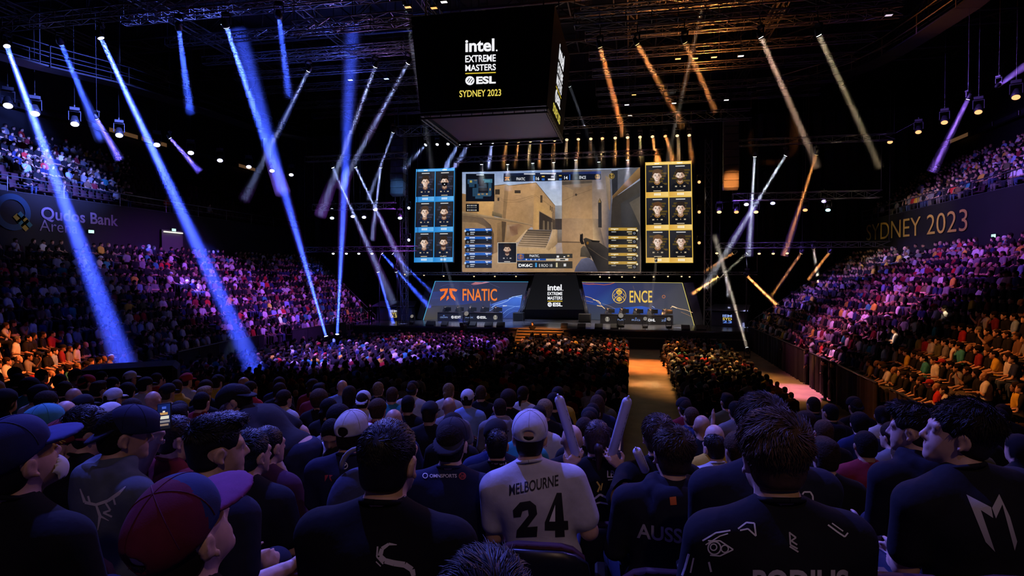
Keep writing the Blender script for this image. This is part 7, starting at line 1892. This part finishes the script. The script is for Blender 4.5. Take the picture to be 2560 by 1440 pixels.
# ---- staff standing in the side aisle and by the stage
ST = [figure_meshes(Pose(stand=True, arms=a_, hair=h_, sleeve='long'), .05, .024) for a_, h_ in (('cross', 'short'), ('down', 'full'))]
def stander(px, py_feet, z, k, label, turn=PI * .5, shirt=BLK, d=None):
    p = on_z(px, py_feet, z) if d is None else on_d(px, py_feet, d); S = ST[k]
    if d is not None: p.z = z
    o = link('person', S['body']); o.location = p; o.rotation_euler = (0, 0, turn); colour(o, SKINS[k]); tag(o, label, 'person', 'staff standing in the arena')
    for n_, c_ in (('shirt', shirt), ('trousers', (.012, .012, .014)), ('shoes', None), ('hair', HAIRS[k][1])):
        q = link(n_, S[n_], o)
        if c_: colour(q, c_)
stander(1962, 925, 0, 0, 'person in dark uniform standing in the pink-lit side aisle, farthest from the camera', .9)
stander(2018, 960, 0, 1, 'person in dark uniform standing in the side aisle by the curtain, second from the stage', 1.0, (.05, .03, .08))
stander(2062, 1000, 0, 0, 'person in dark uniform standing with folded arms in the side aisle', 1.4)
stander(2084, 1008, 0, 1, 'person in dark uniform standing nearest the camera in the side aisle', 1.9)
stander(1331, 862, 0, 1, 'person in black standing before the lit stage steps', PI)
stander(926, 812, ZD, 0, 'person in black suit standing at the end of the stage beside the booth', PI)
stander(1152, 826, ZD - .0, 1, 'stagehand in black crouched dark against the stage lip near the orange lettering', PI) if False else None
# ---- moving lamps and a broadcast camera along the stage lip
for i, (px, py, s) in enumerate(((1166, 818, .19), (1552, 815, .19), (1613, 819, .15), (1672, 820, .15), (1030, 808, .14))):
    p = on_y(px, py, 45.75); p.z = ZD + s * 5.4
    t = lamp(f'black moving head standing on the stage lip, {ordinal(i + 1)} of five', p, p + Vector((.4 if i % 2 else -.3, -3, 1.2)), (.5, .45, .4), s, shine=.4, up=True, group='moving heads on the stage lip')
t = thing('broadcast_camera', 'black broadcast camera on a pedestal before the stage near the orange lettering', 'camera', (on_y(1158, 830, 43.2).x, 43.2, 0))
MB().lathe([(.35, 0), (.35, .1), (.12, .2), (.10, 1.25)], 12).build('pedestal', M_BLKMETAL, t); MB().box((-.16, -.35, 1.3), (.16, .35, 1.66), bev=.03).build('camera_body', M_LBODY, t)
MB().lathe([(.10, .35), (.12, .40), (.13, .72), (.11, .74)], 14, Matrix.Translation((0, 0, 1.48)) @ Matrix.Rotation(-PI / 2, 4, 'X')).build('lens', M_LBODY, t); MB().box((-.14, -.5, 1.62), (.14, -.42, 1.84)).build('viewfinder', M_LBODY, t)
# ---- seats nobody sits in, and the seat backs behind the crowd
V, Q, base = [], [], 0
sv = np.array([(-.23, -.22, .42), (.23, -.22, .42), (.21, -.28, .86), (-.21, -.28, .86), (-.23, -.17, .42), (.23, -.17, .42), (.21, -.23, .86), (-.21, -.23, .86), (-.23, -.2, .36), (.23, -.2, .36), (.23, .2, .38), (-.23, .2, .38), (-.23, -.2, .42), (.23, -.2, .42), (.23, .2, .43), (-.23, .2, .43)])
sq = np.array([(0, 1, 2, 3), (7, 6, 5, 4), (3, 2, 6, 7), (0, 3, 7, 4), (2, 1, 5, 6), (12, 13, 14, 15), (11, 10, 9, 8), (10, 11, 15, 14), (8, 12, 15, 11), (9, 10, 14, 13)])
for (x, y, z, rz, block, r, j, occ) in SPOTS:
    if block == 'end stand' and r <= 6: continue
    q = project((x, y, z + .8))
    if q is None or not (-20 < q[0] < 2580 and 300 < q[1] < 1100) or (block == 'arena floor' and q[1] > 990): continue
    c_, s_ = math.cos(rz), math.sin(rz)
    V.append(np.stack([sv[:, 0] * c_ - sv[:, 1] * s_ + x, sv[:, 0] * s_ + sv[:, 1] * c_ + y, sv[:, 2] + z], 1)); Q.append(sq + base); base += len(sv)
M_SEATR = mat('seat_red_cloth', (0.035, 0.007, 0.014), 0.8)
tag(link('distant_seating', np_mesh('distant_seating', np.concatenate(V), np.concatenate(Q), [M_SEATR], smooth=False)), 'distant rows of dark red seats under and between the crowd', 'seating', kind='stuff')
